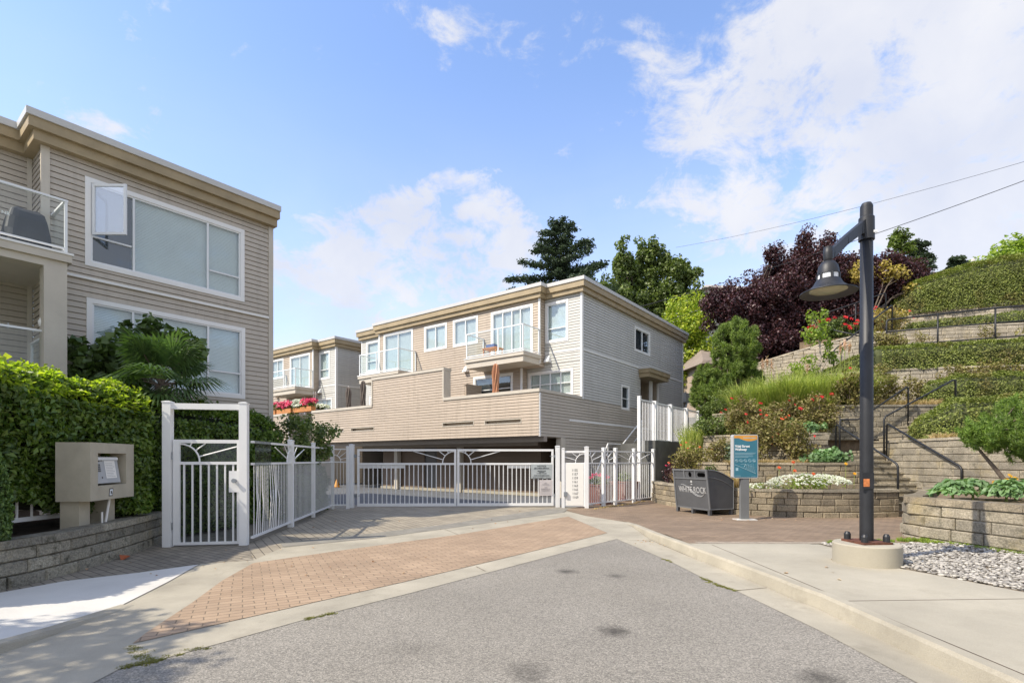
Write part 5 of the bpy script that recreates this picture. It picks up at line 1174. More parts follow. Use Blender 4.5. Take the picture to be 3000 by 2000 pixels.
core = mat('foliage_core', (.02, .03, .012), 1, .2)  # near-black filling that blocks light behind the leaves
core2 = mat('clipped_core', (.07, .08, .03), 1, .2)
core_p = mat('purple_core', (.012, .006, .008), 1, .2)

def hedge(label, pts, m, dens=900, size=.085, rnd_=.0, bump=.07, name='hedge', group=None, cm=core, jit=.8, top_jit=.05, dome=.28, shoots=None, asp=.33):
    """pts: (x, y, z bottom, z top, width)"""
    root = thing(name, (pts[0][0], pts[0][1], pts[0][2]), label, 'hedge', group); P = []; N = []
    cb = MB(); rings = []
    pp = [np.array(p, float) for p in pts]
    for i, p in enumerate(pp):
        t = (pp[min(i + 1, len(pp) - 1)] - pp[max(i - 1, 0)])[:2]; t /= np.linalg.norm(t); nrm = np.array((t[1], -t[0])); k = .82; w = p[4] / 2 * k; zb, zt = p[2], p[2] + (p[3] - p[2]) * .93; ring = []
        for (a, h) in ((1, 0), (1.0, 1 - dome - .05), (.8, 1 - dome * .5), (.4, .98), (-.4, .98), (-.8, 1 - dome * .5), (-1, 1 - dome - .05), (-1, 0)): ring.append((p[0] + nrm[0] * w * a, p[1] + nrm[1] * w * a, zb + (zt - zb) * h))
        rings.append(ring)
    for a, b in zip(rings[:-1], rings[1:]):
        for k in range(8): cb.poly([a[k], a[(k + 1) % 8], b[(k + 1) % 8], b[k]])
    cb.poly(rings[0]); cb.poly(rings[-1]); cb.build('dark_core', cm, root)  # solid dark core added inside the leaves to block light
    for a, b in zip(pp[:-1], pp[1:]):
        t = (b - a)[:2]; L_ = np.linalg.norm(t); t = t / L_; nrm = np.array((t[1], -t[0])); hgt = ((a[3] - a[2]) + (b[3] - b[2])) / 2; w = (a[4] + b[4]) / 2
        per = 2 * hgt + w * 1.3; n = int(L_ * per * dens); s = rng.uniform(0, 1, n); th = rng.uniform(0, 1, n) * math.pi
        ca, sa = np.cos(th), np.sin(th); e = .45
        x = np.sign(ca) * np.abs(ca) ** e; h = sa ** e
        # uniform along rounded-box outline
        q = rng.uniform(0, per, n); side = q < hgt; side2 = q > hgt + w * 1.3; topm = ~(side | side2)
        x = np.where(side, 1, np.where(side2, -1, rng.uniform(-1, 1, n))); h = np.where(topm, 1, rng.uniform(0, 1, n))
        h = np.where(topm, 1 - dome * (1 - np.sqrt(np.clip(1 - np.abs(x) ** 2.2, 0, 1))), h * (1 - dome * .92))
        bot = a[2] + (b[2] - a[2]) * s; tp = a[3] + (b[3] - a[3]) * s; ww = (a[4] + (b[4] - a[4]) * s) / 2
        bp = bump * (np.sin(s * L_ * 5.1 + h * 7) + np.sin(s * L_ * 2.3 + h * 3 + x * 4) + .7 * np.sin(s * L_ * 11 + h * 13)) / 2 + rng.normal(0, top_jit, n)
        cx = a[0] + t[0] * L_ * s + nrm[0] * (ww * x + np.where(topm, 0, np.sign(x) * bp)); cy = a[1] + t[1] * L_ * s + nrm[1] * (ww * x + np.where(topm, 0, np.sign(x) * bp)); cz = bot + (tp - bot) * h + np.where(topm, bp, 0)
        P.append(np.stack([cx, cy, cz], 1)); N.append(np.stack([nrm[0] * np.where(topm, 0, x), nrm[1] * np.where(topm, 0, x), np.where(topm, 1.2, .35)], 1))
    for e_, sg in ((pp[0], -1), (pp[-1], 1)):
        o = pp[1] if sg < 0 else pp[-2]; t = (e_ - o)[:2]; t /= np.linalg.norm(t); nrm = np.array((t[1], -t[0])); n = int((e_[3] - e_[2]) * e_[4] * dens); x = rng.uniform(-1, 1, n); h = rng.uniform(0, 1, n) ** .9; bp = np.abs(rng.normal(0, .05, n))
        P.append(np.stack([e_[0] + nrm[0] * x * e_[4] / 2 + t[0] * bp, e_[1] + nrm[1] * x * e_[4] / 2 + t[1] * bp, e_[2] + (e_[3] - e_[2]) * h * (1 - dome * np.abs(x) ** 3)], 1)); N.append(np.tile([t[0], t[1], .3], (n, 1)))
    leafmesh('foliage', np.concatenate(P), np.concatenate(N), size, m, root, jit=jit, aspect=asp)
    if shoots:
        Q = []; Mx = []
        for a, b in zip(pp[:-1], pp[1:]):
            t = (b - a)[:2]; L_ = np.linalg.norm(t); t = t / L_; nrm = np.array((t[1], -t[0])); n = int(shoots[1] * L_ / 4.5); s = rng.uniform(0, 1, n); x = 1.06 - 1.5 * rng.uniform(0, 1, n) ** 1.6; ww = (a[4] + (b[4] - a[4]) * s) / 2; tp = a[3] + (b[3] - a[3]) * s; bt = a[2] + (b[2] - a[2]) * s
            z = bt + (tp - bt) * (1 - dome * (1 - np.sqrt(np.clip(1 - np.abs(np.minimum(np.abs(x), .985)) ** 2.2, 0, 1)))) + rng.uniform(-.02, .16, n) + .05 * np.sin(s * L_ * 6) + .04 * np.sin(s * L_ * 15 + x * 5) - np.where(x > .9, rng.uniform(0, .12, n), 0)
            Q.append(np.stack([a[0] + t[0] * L_ * s + nrm[0] * ww * x, a[1] + t[1] * L_ * s + nrm[1] * ww * x, z], 1)); Mx.append(np.tile([nrm[0] * .2, nrm[1] * .2, .9], (n, 1)))
        leafmesh('sunlit_shoots', np.concatenate(Q), np.concatenate(Mx), size * .95, shoots[0], root, jit=.6, aspect=asp)
    return root
# the tall left hedge and its continuation behind the pedestrian gate
hedge('tall glossy laurel hedge behind the intercom, its sunlit top done in paler shoots', [(-7.80, 4.6, 1.08, 2.76, 2.2), (-7.72, 6.6, 1.05, 2.80, 2.2), (-7.66, 7.9, .75, 2.76, 2.15), (-7.08, 9.25, .60, 2.66, 2.1)], LM['hedge'], dens=1500, asp=.27, size=.098, bump=.05, top_jit=.04, dome=.20, shoots=(leafmat('sunlit_leaf', (.50, .56, .05), (.24, .34, .035), .45, .55), 4200))  # yellow-green shoots carry the sunlight on the hedge top in their colour
hedge('shaded hedge running back behind the pedestrian gate', [(-7.0, 9.7, .05, 2.64, 1.2), (-6.6, 11.3, .05, 2.60, 1.1), (-6.3, 13.3, .05, 2.5, 1.0)], LM['hedge'], dens=1300, size=.075, bump=.07, dome=.15)
hedge('low dark hedge at the far end of the left picket fence', [(-5.95, 13.0, .0, 1.5, .8), (-6.0, 15.9, .0, 1.35, .8)], LM['fig'], dens=900, size=.08, bump=.07)
hk = MB(); hk.prism([(-8.2, 5), (-6.95, 5), (-6.7, 9.6), (-8.0, 9.6)], .4, 1.3)
def tree(name, label, cat, base, trunk_h, crowns, m, leaf, per, spread, tr=.12, bark='bark', limbs=7, group=None, corem=None, flat=1.0, aspect=.42, shell=.5, cores=.55, jit=.8):
    """crowns: list of (centre, radii, number of clumps)"""
    root = thing(name, base, label, cat, group); base = Vector(base); r = random.Random(int(base.x * 31 + base.y * 17)); b = MB()
    top_ = base + Vector((0, 0, trunk_h)); mid = base.lerp(top_, .5) + Vector((r.uniform(-.1, .1), r.uniform(-.1, .1), 0)); b.tube([base - Vector((0, 0, .1)), mid, top_], [tr, tr * .8, tr * .65], 8)
    for i in range(limbs):
        c, rd, _ = crowns[i % len(crowns)]; t = Vector(c) + Vector((r.uniform(-.6, .6) * rd[0], r.uniform(-.6, .6) * rd[1], r.uniform(-.2, .8) * rd[2])); s = base.lerp(top_, r.uniform(.6, 1)); m1 = s.lerp(t, .5) + Vector((r.uniform(-.2, .2), r.uniform(-.2, .2), .15 * (t - s).length)); b.tube([s, m1, t], [tr * .5, tr * .3, tr * .08], 6)
        for _k in range(2): t2 = m1.lerp(t, .5) + Vector([r.uniform(-.35, .35) * x for x in rd]); b.tube([m1, t2], [tr * .2, tr * .05], 5)
    b.build('trunk', M[bark], root)
    P = []; N = []
    for (c, rd, n) in crowns:
        p, q = blob_leaves(ellip(c, rd, n, shell), per, spread, flat); P.append(p); N.append(q)
    leafmesh('crown', np.concatenate(P), np.concatenate(N), leaf, m, root, aspect=aspect, jit=jit)
    return root
# side bushes
tree('shrub', 'loose green shrub at the end of the shaded hedge by the far fence posts', 'shrub', (-5.75, 14.6, .0), 1.2, [((-5.75, 14.4, 2.0), (.7, .8, .8), 60), ((-5.3, 14.8, 2.0), (.4, .5, .6), 18)], LM['rose'] if False else LM['broad'], .085, 42, .2, .03, limbs=8)
tree('fig_shrub', 'dark big-leaved fig shrub against the lower left window', 'shrub', (-8.2, 11.2, .3), 2.0, [((-8.6, 10.9, 3.5), (.55, .5, .55), 26), ((-8.0, 11.4, 4.05), (.55, .45, .45), 24), ((-7.3, 11.7, 3.9), (.55, .4, .35), 18), ((-8.5, 10.9, 2.9), (.9, .6, .5), 26)], LM['fig'], .17, 20, .22, .05, limbs=8, aspect=.5)
tree('shrub', 'bright young laurel shoot at the left edge above the hedge', 'shrub', (-8.5, 7.9, .5), 2.2, [((-8.15, 8.0, 2.95), (.28, .3, .22), 12)], LM['lime'], .13, 16, .14, .02, limbs=3)
def palm():
    c0 = Vector((-6.95, 10.4, 2.95)); root = thing('fan_palm', (-7.0, 10.5, .44), 'windmill palm with drooping fan leaves in front of the left house', 'palm'); b = MB(); b.tube([(-7.0, 10.45, .4), (-6.97, 10.42, 2.0), c0], [.11, .12, .1], 10); b.build('trunk', M['bark_dark'], root)
    r = random.Random(11); L_ = MB(); S = MB()
    for i in range(26):
        az = i * 2.399 + r.uniform(-.2, .2); el = R(r.uniform(-25, 75)) if i > 5 else R(r.uniform(50, 85)); pl = r.uniform(.4, .7)
        dr = Vector((math.cos(az) * math.cos(el), math.sin(az) * math.cos(el), math.sin(el))); h = c0 + dr * pl; S.tube([c0, c0 + dr * pl * .5 + Vector((0, 0, .04)), h], [.018, .014, .009], 5)
        side = dr.cross(Vector((0, 0, 1))).normalized(); up = side.cross(dr).normalized(); fn = (dr * .55 + up * -.0).normalized(); nl = 30; sz = r.uniform(.62, .85)
        for k in range(nl):
            a = R(-118 + 236 * k / (nl - 1)); d1 = (dr * math.cos(a) + side * math.sin(a)); l = sz * (1 - .22 * abs(a) / 2); perp = (side * math.cos(a) - dr * math.sin(a)) * .027; mid = h + d1 * l * .55 + up * (.03 * (k % 2)); tip = h + d1 * l + Vector((0, 0, -.18 * l - .12 * l * abs(math.sin(a)) - r.uniform(0, .06)))
            L_.poly([h, mid - perp, tip, mid + perp])
    S.build('leaf_stalk', M['bark'], root); L_.build('fronds', LM['palm'], root)
palm()
def thuja(label, x, y, z0, z1, rad, m):
    root = thing('conical_conifer', (x, y, z0), label, 'shrub'); b = MB(); b.tube([(x, y, z0), (x, y, z1 - .2)], [.05, .01], 6); b.build('trunk', M['bark'], root)
    n = 9000; h = rng.uniform(0, 1, n); a = rng.uniform(0, 2 * math.pi, n); rr = rad * (1 - h ** 2.2 * .75) * (.75 + .25 * rng.uniform(0, 1, n)) * (1 + .12 * np.sin(a * 5 + h * 9)); P = np.stack([x + rr * np.cos(a), y + rr * np.sin(a), z0 + h * (z1 - z0)], 1); N = np.stack([np.cos(a), np.sin(a), np.full(n, .3)], 1)
    leafmesh('foliage', P, N, .055, m, root, aspect=.25, T=np.tile([0, 0, 1.0], (n, 1)) + N * .5)
    c = MB(); c.lathe((x, y, z0), [(rad * .8, 0), (rad * .72, (z1 - z0) * .5), (.02, (z1 - z0) * .93)], 12); c.build('dark_core', core, root)
thuja('narrow dark green conifer cut off by the left edge of the view', -6.12, 6.05, .44, 1.98, .27, LM['thuja'])

# ------------------------------------------------------------ plants on the terraces
def blades(name, label, cat, centres, n, h, spread, m, w=.012, lean=.5, parent=None, group=None, tag_=True, droop=.3, hmin=.6):
    """clumps of tapering grass blades"""
    P = np.repeat(np.asarray(centres, float), n, 0); N_ = len(P); a = rng.uniform(0, 2 * math.pi, N_); rr = spread * rng.uniform(0, 1, N_) ** .7; P[:, 0] += rr * np.cos(a); P[:, 1] += rr * np.sin(a)
    ln = rng.uniform(0, lean, N_); hh = h * rng.uniform(hmin, 1.1, N_); d = np.stack([np.cos(a), np.sin(a)], 1); t = rng.uniform(0, 2 * math.pi, N_); wx = np.stack([np.cos(t), np.sin(t)], 1) * w
    v = np.zeros((N_, 5, 3)); v[:, 0, :2] = P[:, :2] - wx; v[:, 1, :2] = P[:, :2] + wx; v[:, 0, 2] = v[:, 1, 2] = P[:, 2]
    m_ = P[:, :2] + d * (hh * ln * .45)[:, None]; v[:, 2, :2] = m_ + wx * .8; v[:, 3, :2] = m_ - wx * .8; v[:, 2, 2] = v[:, 3, 2] = P[:, 2] + hh * .6
    v[:, 4, :2] = P[:, :2] + d * (hh * ln * (1 + droop))[:, None]; v[:, 4, 2] = P[:, 2] + hh * (1 - droop * ln)
    me = bpy.data.meshes.new(name); me.vertices.add(5 * N_); me.vertices.foreach_set('co', v.astype('f').ravel()); me.loops.add(7 * N_); me.polygons.add(2 * N_); b = np.arange(N_)[:, None] * 5
    me.loops.foreach_set('vertex_index', (b + np.array([[0, 1, 2, 3, 3, 2, 4]])).ravel().astype('i')); ls = np.stack([np.arange(N_) * 7, np.arange(N_) * 7 + 4], 1).ravel().astype('i'); me.polygons.foreach_set('loop_start', ls); me.update(calc_edges=True)
    o = link_mesh(name, me, m, parent)
    if tag_: tag(o, label, cat, group)
    return o
def flowers(name, pos, size, m, parent, n=6):
    """n petals round each centre"""
    P = np.repeat(np.asarray(pos, float), n, 0); k = np.tile(np.arange(n), len(pos)) * 2 * math.pi / n + np.repeat(rng.uniform(0, 6, len(pos)), n); d = np.stack([np.cos(k), np.sin(k) * .6, np.sin(k) * .7 + .1], 1)
    return leafmesh(name, P + d * size * .5, np.tile([-.1, -.8, .6], (len(P), 1)), size, m, parent, jit=.3, T=d, aspect=.35)
def bush(name, label, cat, base, rad, n, m, leaf=.07, per=26, sp=.13, fl=None, group=None, stem=M['bark']):
    """low shrub: stems, foliage, optional flowers (petal material, count, size)"""
    root = thing(name, base, label, cat, group); b = MB(); r = random.Random(int(base[0] * 53 + base[1] * 29))
    for i in range(9):
        t = Vector(base) + Vector((r.uniform(-.7, .7) * rad[0], r.uniform(-.7, .7) * rad[1], r.uniform(.9, 1.7) * rad[2])); b.tube([Vector(base) + Vector((r.uniform(-.2, .2) * rad[0], r.uniform(-.2, .2) * rad[1], -.05)), Vector(base).lerp(t, .55) + Vector((0, 0, .1)), t], [.014, .01, .004], 5)
    b.build('stems', stem, root); c = (base[0], base[1], base[2] + rad[2]); p, q = blob_leaves(ellip(c, rad, n, .3), per, sp); leafmesh('foliage', p, q, leaf, m, root)
    if fl:
        f = ellip(c, [x * 1.08 for x in rad], fl[1] * 3, .9, -.1); f = f[:fl[1]]
        if len(f) <= 40:
            for q in f: flowers('flower', [q], fl[2], LM[fl[0]], root)
        else: flowers('flowers', f, fl[2], LM[fl[0]], root)['kind'] = 'stuff'
    return root
# lowest bed
bush('flower_bed', 'mass of small white flowers spilling over the lowest wall', 'flowers', (7.9, 13.98, .62), (1.05, .28, .24), 60, LM['lightgreen'], .035, 30, .14, ('white', 480, .032))
bush('flower_bed', 'thinner trail of white flowers beside the info sign shadow', 'flowers', (6.75, 14.15, .62), (.45, .2, .12), 22, LM['lightgreen'], .03, 24, .1, ('white', 90, .03))
for (x, y, z, mm, lb) in ((7.15, 14.1, 1.28, 'orange', 'orange poppy standing left above the white flowers'), (7.55, 14.15, 1.42, 'orange', 'topmost orange poppy above the white flowers'), (7.48, 13.95, 1.2, 'orange', 'low orange poppy above the white flowers'), (7.95, 13.9, 1.12, 'orange', 'marigold in the middle of the white flowers'), (9.1, 14.0, 1.12, 'yellow', 'yellow daisy at the right of the white flowers'), (9.0, 14.2, 1.38, 'yellow', 'tall yellow daisy in front of the second wall'), (6.2, 14.0, .78, 'yellow', 'yellow daisy low on the wall beside the sign')):
    rt = thing('single_flower', (x, y, .65), lb, 'flower', 'single flowers above the white bed'); b = MB(); b.tube([(x, y, .6), (x + .02, y, z)], .006, 5); b.build('stem', LM['grass'], rt); flowers('bloom', [(x + .02, y - .01, z)] * 3, .05, LM[mm], rt, 8)
blades('grass_tuft', 'dry golden grass tuft right of the litter bin', 'grass', [(6.0, 14.7, .64), (6.2, 14.65, .64), (5.9, 14.9, .64)], 260, .55, .16, LM['dry'], .006, .8)
blades('grass_tuft', 'small dry tuft left of the litter bin by the dark wall', 'grass', [(5.35, 16.8, .64)], 200, .5, .15, LM['dry'], .006, .7)
# rose bank beside the fence
bush('rose_bush', 'rose bush with faded red blooms under the tall white fence', 'rose bush', (5.9, 17.2, .6), (.75, .7, .75), 70, LM['rose'], .07, 30, .17, ('orange', 8, .05))
bush('rose_bush', 'pink-red flowering shrub against the dark concrete wall', 'rose bush', (5.35, 17.6, .6), (.25, .4, .45), 26, LM['purple'], .06, 24, .12, ('pink', 6, .05))
bush('shrub', 'low green shrub under the roses behind the bin', 'shrub', (6.2, 16.0, .6), (.5, .35, .38), 40, LM['broad'], .06, 26, .13)
blades('tall_grass', 'tall green iris-like grass below the tall white fence', 'grass', [(6.6 + .45 * i, 19.3 + .25 * (i % 3), 1.6 + .05 * i) for i in range(5)], 260, 1.25, .33, LM['grass'], .014, .4)
blades('dry_grass_bed', 'dry brown grass cover on top of the second wall', 'grass', [(6.6 + .3 * i, 15.75 + .12 * math.sin(i * 2), 1.33) for i in range(9)], 300, .2, .22, LM['dry'], .008, 1.2)
bush('perennial', 'leafy green perennial at the end of the second wall by the stairs', 'plant', (9.2, 15.25, 1.33), (.75, .35, .22), 60, LM['hosta'], .12, 16, .13)
bush('perennial', 'pale lamb-ear plant on the grey curved wall', 'plant', (9.5, 17.1, 2.28), (.75, .3, .22), 44, LM['hosta'], .12, 16, .13)
bush('perennial', 'silvery plant just right of the blue sign', 'plant', (6.9, 16.4, 1.33), (.3, .3, .4), 30, leafmat('silver_leaf', (.28, .34, .24), (.16, .22, .14), .7, .2), .07, 22, .12)
for (x, y, z, rd, lb, fl) in ((7.7, 16.5, 1.35, (.62, .45, .75), 'open rose bush left of the stairs, nearest to the sign', ('red', 5, .05)), (8.75, 16.3, 1.35, (.65, .4, .70), 'open rose bush left of the stairs, nearest to the landing', ('red', 3, .05)), (7.9, 17.9, 2.2, (.75, .5, .72), 'rose bush with many red blooms below the tall grasses', ('red', 12, .06)), (9.0, 18.2, 2.3, (.7, .5, .6), 'rose bush without blooms below the middle of the tall grasses', ('red', 2, .05)), (10.3, 17.5, 2.3, (.7, .4, .7), 'tall brownish rose bush just left of the lamp pole', ('red', 5, .08)), (11.7, 18.0, 3.1, (.85, .4, .75), 'rose bush with pale leaves right behind the lamp pole', ('red', 5, .07)), (13.3, 18.9, 3.3, (.75, .5, .8), 'rose bush right of the lamp pole in front of the pale wall', ('red', 2, .06))):
    bush('rose_bush', lb, 'rose bush', (x, y, z), rd, int(85 * rd[0] / .6), LM['rose'], .075, 24, .16, fl, 'rose bushes on the terraces')
for i, (x, y, lb) in enumerate(((9.2, 20.3, 'leftmost big clump of tall green grass on the slope'), (10.1, 19.4, 'second big clump of tall grass from the left on the slope'), (11.0, 18.9, 'third big clump of tall grass, right under the young tree'), (11.9, 18.8, 'rightmost big clump of tall grass, beside the lamp post'))):
    blades('ornamental_grass', lb, 'grass', [(x, y, 3.2), (x + .3, y + .2, 3.2), (x - .3, y + .1, 3.2), (x, y - .35, 3.2)], (430, 520, 400, 480)[i], (1.45, 1.75, 1.6, 1.7)[i], .30, LM['grass'], .012, .85, group='clumps of tall ornamental grass', droop=.5, hmin=.25)
cover_ = [('rose_bush', 'rose shrub with a few orange blooms on the curved grey wall, near the landing', (8.5, 17.2, 2.0), (.9, .35, .5), 60, 'rose', ('orange', 10, .05)),
          ('shrub', 'low sprawling green shrub in front of the weathered wall below the grasses', (7.3, 18.8, 2.2), (.9, .5, .5), 60, 'broad', None),
          ('shrub', 'sprawling yellowish shrub hanging over the weathered wall left of the lamp pole', (9.8, 18.2, 2.7), (.9, .35, .5), 60, 'rose', ('red', 8, .05)),
          ('shrub', 'thin dry shrub against the pale wall right behind the upper handrails', (15.0, 19.5, 3.4), (.9, .35, .6), 44, 'rose', None),
          ('shrub', 'yellow-green creeper over the top of the pale wall below the long hedge', (16.8, 19.3, 4.3), (1.3, .3, .35), 50, 'rose', None),
          ('shrub', 'brownish creeper in front of the second wall, left of the rose bushes', (6.6, 16.6, 1.3), (.5, .4, .45), 34, 'rose', None),
          ('shrub', 'dark low shrub in the shade under the mugo pine', (9.6, 22.8, 3.2), (1.3, .8, .7), 80, 'broad', None),
          ('shrub', 'low shrub at the foot of the sloping stone wall', (13.6, 24.9, 4.9), (1.1, .4, .45), 50, 'broad', None),
          ('shrub', 'brown-green shrub covering the bend of the upper hill path', (17.6, 24.6, 7.3), (1.2, .5, .7), 70, 'rose', ('red', 6, .08))]
for (nm, lb, p, rd, n, mm, fl) in cover_: bush(nm, lb, nm.replace('_', ' '), p, rd, n, LM[mm], .08, 22, .17, fl)
def plumes(x, y, z, n, m, lb):
    rt = thing('flower_spike', (x, y, 3.3), lb, 'flower', 'flower spikes above the grasses'); b = MB()
    for i in range(n): a = x + (i - n / 2) * .17; b.tube([(a, y, 3.2), (a + .04, y, z - .3 + .1 * (i % 2))], .012, 5)
    b.build('stem', LM['grass'], rt); P = [];
    for i in range(n): c = ellip((x + (i - n / 2) * .17 + .04, y, z - .1 + .1 * (i % 2)), (.07, .07, .28), 90, .1); P.append(c)
    P = np.concatenate(P); leafmesh('bloom', P, rng.normal(0, 1, P.shape), .06, m, rt)
plumes(9.9, 20.3, 5.25, 3, LM['plume'], 'pinkish flower spikes above the leftmost grasses'); plumes(11.4, 20.2, 5.05, 1, LM['plume'], 'single faded flower spike above the grasses'); plumes(12.9, 20.3, 5.9, 3, LM['plume'], 'tall pink flower spikes nearest to the lamp post')
blades('dry_grass_bed', 'yellow dry grass above the upper stair flight', 'grass', [(12.6 + .45 * i, 18.4 + .2 * math.sin(i), 3.3) for i in range(11)], 300, .32, .35, LM['dry'], .01, 1.0)
blades('dry_grass_bed', 'dry grass tuft below the clipped hedge beside the large-block wall', 'grass', [(11.9 + .3 * i, 14.6 - .15 * i, 2.0) for i in range(7)], 200, .28, .2, LM['dry'], .008, 1.0)
cg = 'low clipped hedges on the terraces'
hk_ = dict(size=.07, bump=.05, group=cg, cm=core2, name='clipped_hedge', top_jit=.03, jit=.6)
hedge('clipped hedge on top of the large-block wall, behind the pine', [(12.2, 15.9, 2.1, 2.6, .9), (13.0, 15.6, 2.1, 3.25, 1.6), (15, 15.2, 2.1, 3.35, 1.9), (18, 14.6, 2.1, 3.4, 2.0), (22, 13.5, 2.1, 3.4, 2.0)], LM['hedge2'], dens=760, **hk_)
hedge('small clipped hedge right of the pale wall and above the dry grass', [(15.0, 19.0, 3.3, 4.2, .8), (15.8, 18.8, 3.3, 4.5, 1.2), (19, 18.3, 3.3, 4.55, 1.3), (24, 17.6, 3.3, 4.55, 1.3)], LM['hedge2'], dens=620, **hk_)
hedge('long clipped hedge crossing the middle of the hill', [(11.0, 23.0, 3.9, 4.5, 1.0), (12.6, 22.4, 4.4, 5.0, 1.2), (13.8, 21.8, 4.8, 5.5, 1.4), (14.6, 21.2, 4.95, 5.95, 1.5), (18, 20.4, 4.95, 6.03, 1.6), (24, 19.4, 4.95, 6.08, 1.6), (30, 18.8, 4.95, 6.1, 1.6)], LM['hedge2'], dens=620, **hk_)
hedge('thin trailing hedge on the wall under the topmost hedge', [(19.0, 25.2, 7.6, 7.95, 1.0), (23, 24.2, 7.7, 8.2, 1.2), (30, 23.3, 7.8, 8.4, 1.2)], LM['hedge2'], dens=380, **hk_)
hk_['size'] = .09
hedge('large rounded hedge crowning the hill on the right', [(21.0, 29.3, 9.2, 10.1, 1.2), (21.9, 29.1, 9.3, 11.2, 2.4), (24.5, 28.7, 9.35, 12.0, 3.2), (28, 28.1, 9.4, 12.5, 3.4), (36, 27.4, 9.4, 13.0, 3.4)], LM['hedge2'], dens=520, **hk_)
bush('rose_bush', 'bush covered with bright red roses above the sloping stone wall', 'rose bush', (16.0, 25.9, 7.2), (1.3, .7, .62), 100, LM['broad'], .12, 22, .22, ('red', 34, .13))
bush('shrub', 'straggly yellow-green shrub below the upper path railing', 'shrub', (15.6, 21.9, 6.0), (.9, .4, .4), 60, LM['rose'], .09, 22, .2)
bush('shrub', 'yellow-leaved shrub in front of the wall below the long hedge', 'shrub', (18.2, 19.3, 3.6), (1.6, .4, .9), 110, LM['rose'], .09, 20, .2)
for i, (x, y, z) in enumerate(((18.6, 23.8, 6.2), (22.2, 22.6, 6.3), (20.5, 22.6, 6.3))):
    bush('climbing_shrub', ('thin climbing shrub on the pale wall behind the first railing bay', 'thin climbing shrub on the pale wall near the right edge', 'small climbing shrub on the pale wall between the other two')[i], 'shrub', (x, y, z), (.5, .2, .55), 26, LM['rose'], .08, 14, .2)
tree('young_tree', 'slender young tree with pale bark in front of the sloping stone wall', 'tree', (12.7, 21.6, 3.2), 2.6, [((12.4, 21.6, 6.9), (.55, .5, .9), 24), ((12.0, 21.5, 5.2), (.6, .5, .5), 18), ((13.3, 21.6, 6.0), (.5, .4, .6), 12)], LM['lightgreen'], .12, 20, .2, .04, bark='bark_pale', limbs=9)
tree('pine_shrub', 'leafy blossom bush right edge of the hill path', 'shrub', (19.0, 22.0, 6.1), .5, [((19.0, 22.0, 6.5), (.3, .3, .3), 6)], LM['rose'], .08, 14, .15, .02, limbs=2) if False else None

# hostas and the leaning pine on the planter
def hosta(label, x, y, z, rad, n, m, s=.2):
    root = thing('hosta', (x, y, z), label, 'plant', 'hostas on the right planter'); a = rng.uniform(0, 2 * math.pi, n); rr = rad * rng.uniform(.1, 1, n) ** .6; n = int(n * 1.7); a = rng.uniform(0, 2 * math.pi, n); rr = rad * rng.uniform(.1, 1, n) ** .6; s = .15; h = .06 + .27 * (1 - (rr / rad) ** 1.6) + rng.uniform(0, .06, n)
    P = np.stack([x + rr * np.cos(a), y + rr * np.sin(a), z + h], 1); T = np.stack([np.cos(a), np.sin(a), -.25 * np.ones(n)], 1); N = np.stack([np.cos(a) * .35, np.sin(a) * .35, np.ones(n)], 1)
    leafmesh('leaves', P, N, s, m, root, aspect=.30, fold=.10, jit=.3, T=T); st = MB(); st.tube([(x, y, z - .05), (x, y, z + .2)], .02, 6); st.build('stem', LM['grass'], root)
for (x, y, rd, n, lb) in ((8.05, 9.6, .34, 90, 'blue-green hosta at the corner of the right planter'), (8.55, 9.75, .38, 100, 'second blue-green hosta from the planter corner'), (8.7, 9.25, .34, 80, 'front hosta hanging over the planter cap'), (9.1, 9.5, .36, 90, 'hosta beside the yellow coneflowers')): hosta(lb, x, y, .78, rd, n, LM['hosta'])
rt = thing('coneflower', (9.15, 9.7, .78), 'yellow black-eyed coneflowers among the hostas', 'flower'); b = MB(); fp = [(9.05, 9.6, 1.12), (9.2, 9.7, 1.2), (9.0, 9.8, 1.07), (9.35, 9.75, 1.15)]
for p in fp: b.tube([(p[0], p[1], .78), p], .006, 5)
b.build('stem', LM['grass'], rt)
for p in fp: flowers('bloom', [p], .05, LM['yellow'], rt, 8)
def pine_tufts(label, base, lean, crowns, name='pine', per=60, nl=.16, m=LM['pine'], tr=.06, stems=None):
    root = thing(name, base, label, 'pine'); b = MB()
    for st in stems or [lean]: b.tube([base] + st, [tr * (1 - .75 * i / len(st)) for i in range(len(st) + 1)], 8)
    r = random.Random(5)
    cl = np.concatenate([ellip(c, rd, n, .45) for c, rd, n in crowns])
    for i in range(0, len(cl), 5): s = Vector((stems or [lean])[0][-1]); b.tube([s, s.lerp(Vector(cl[i]), .5) + Vector((0, 0, -.05)), Vector(cl[i])], [.02, .014, .006], 5)
    b.build('trunk', M['bark'], root)
    n = len(cl); P = np.repeat(cl, per, 0); up = np.array([0, 0, 1.0]); ctr = np.mean(cl, 0); ax = cl - ctr; ax /= np.linalg.norm(ax, axis=1, keepdims=True) + 1e-6; ax = ax * .5 + up; ax /= np.linalg.norm(ax, axis=1, keepdims=True); A = np.repeat(ax, per, 0)
    d = A * 1.0 + rng.normal(0, .5, A.shape); d /= np.linalg.norm(d, axis=1, keepdims=True); off = A * rng.uniform(-.14, .14, (len(A), 1)); Pm = P + off + d * nl * .5; leafmesh('needles', Pm, rng.normal(0, 1, Pm.shape), nl, m, root, aspect=.055, fold=.0, jit=.1, T=d * 4)
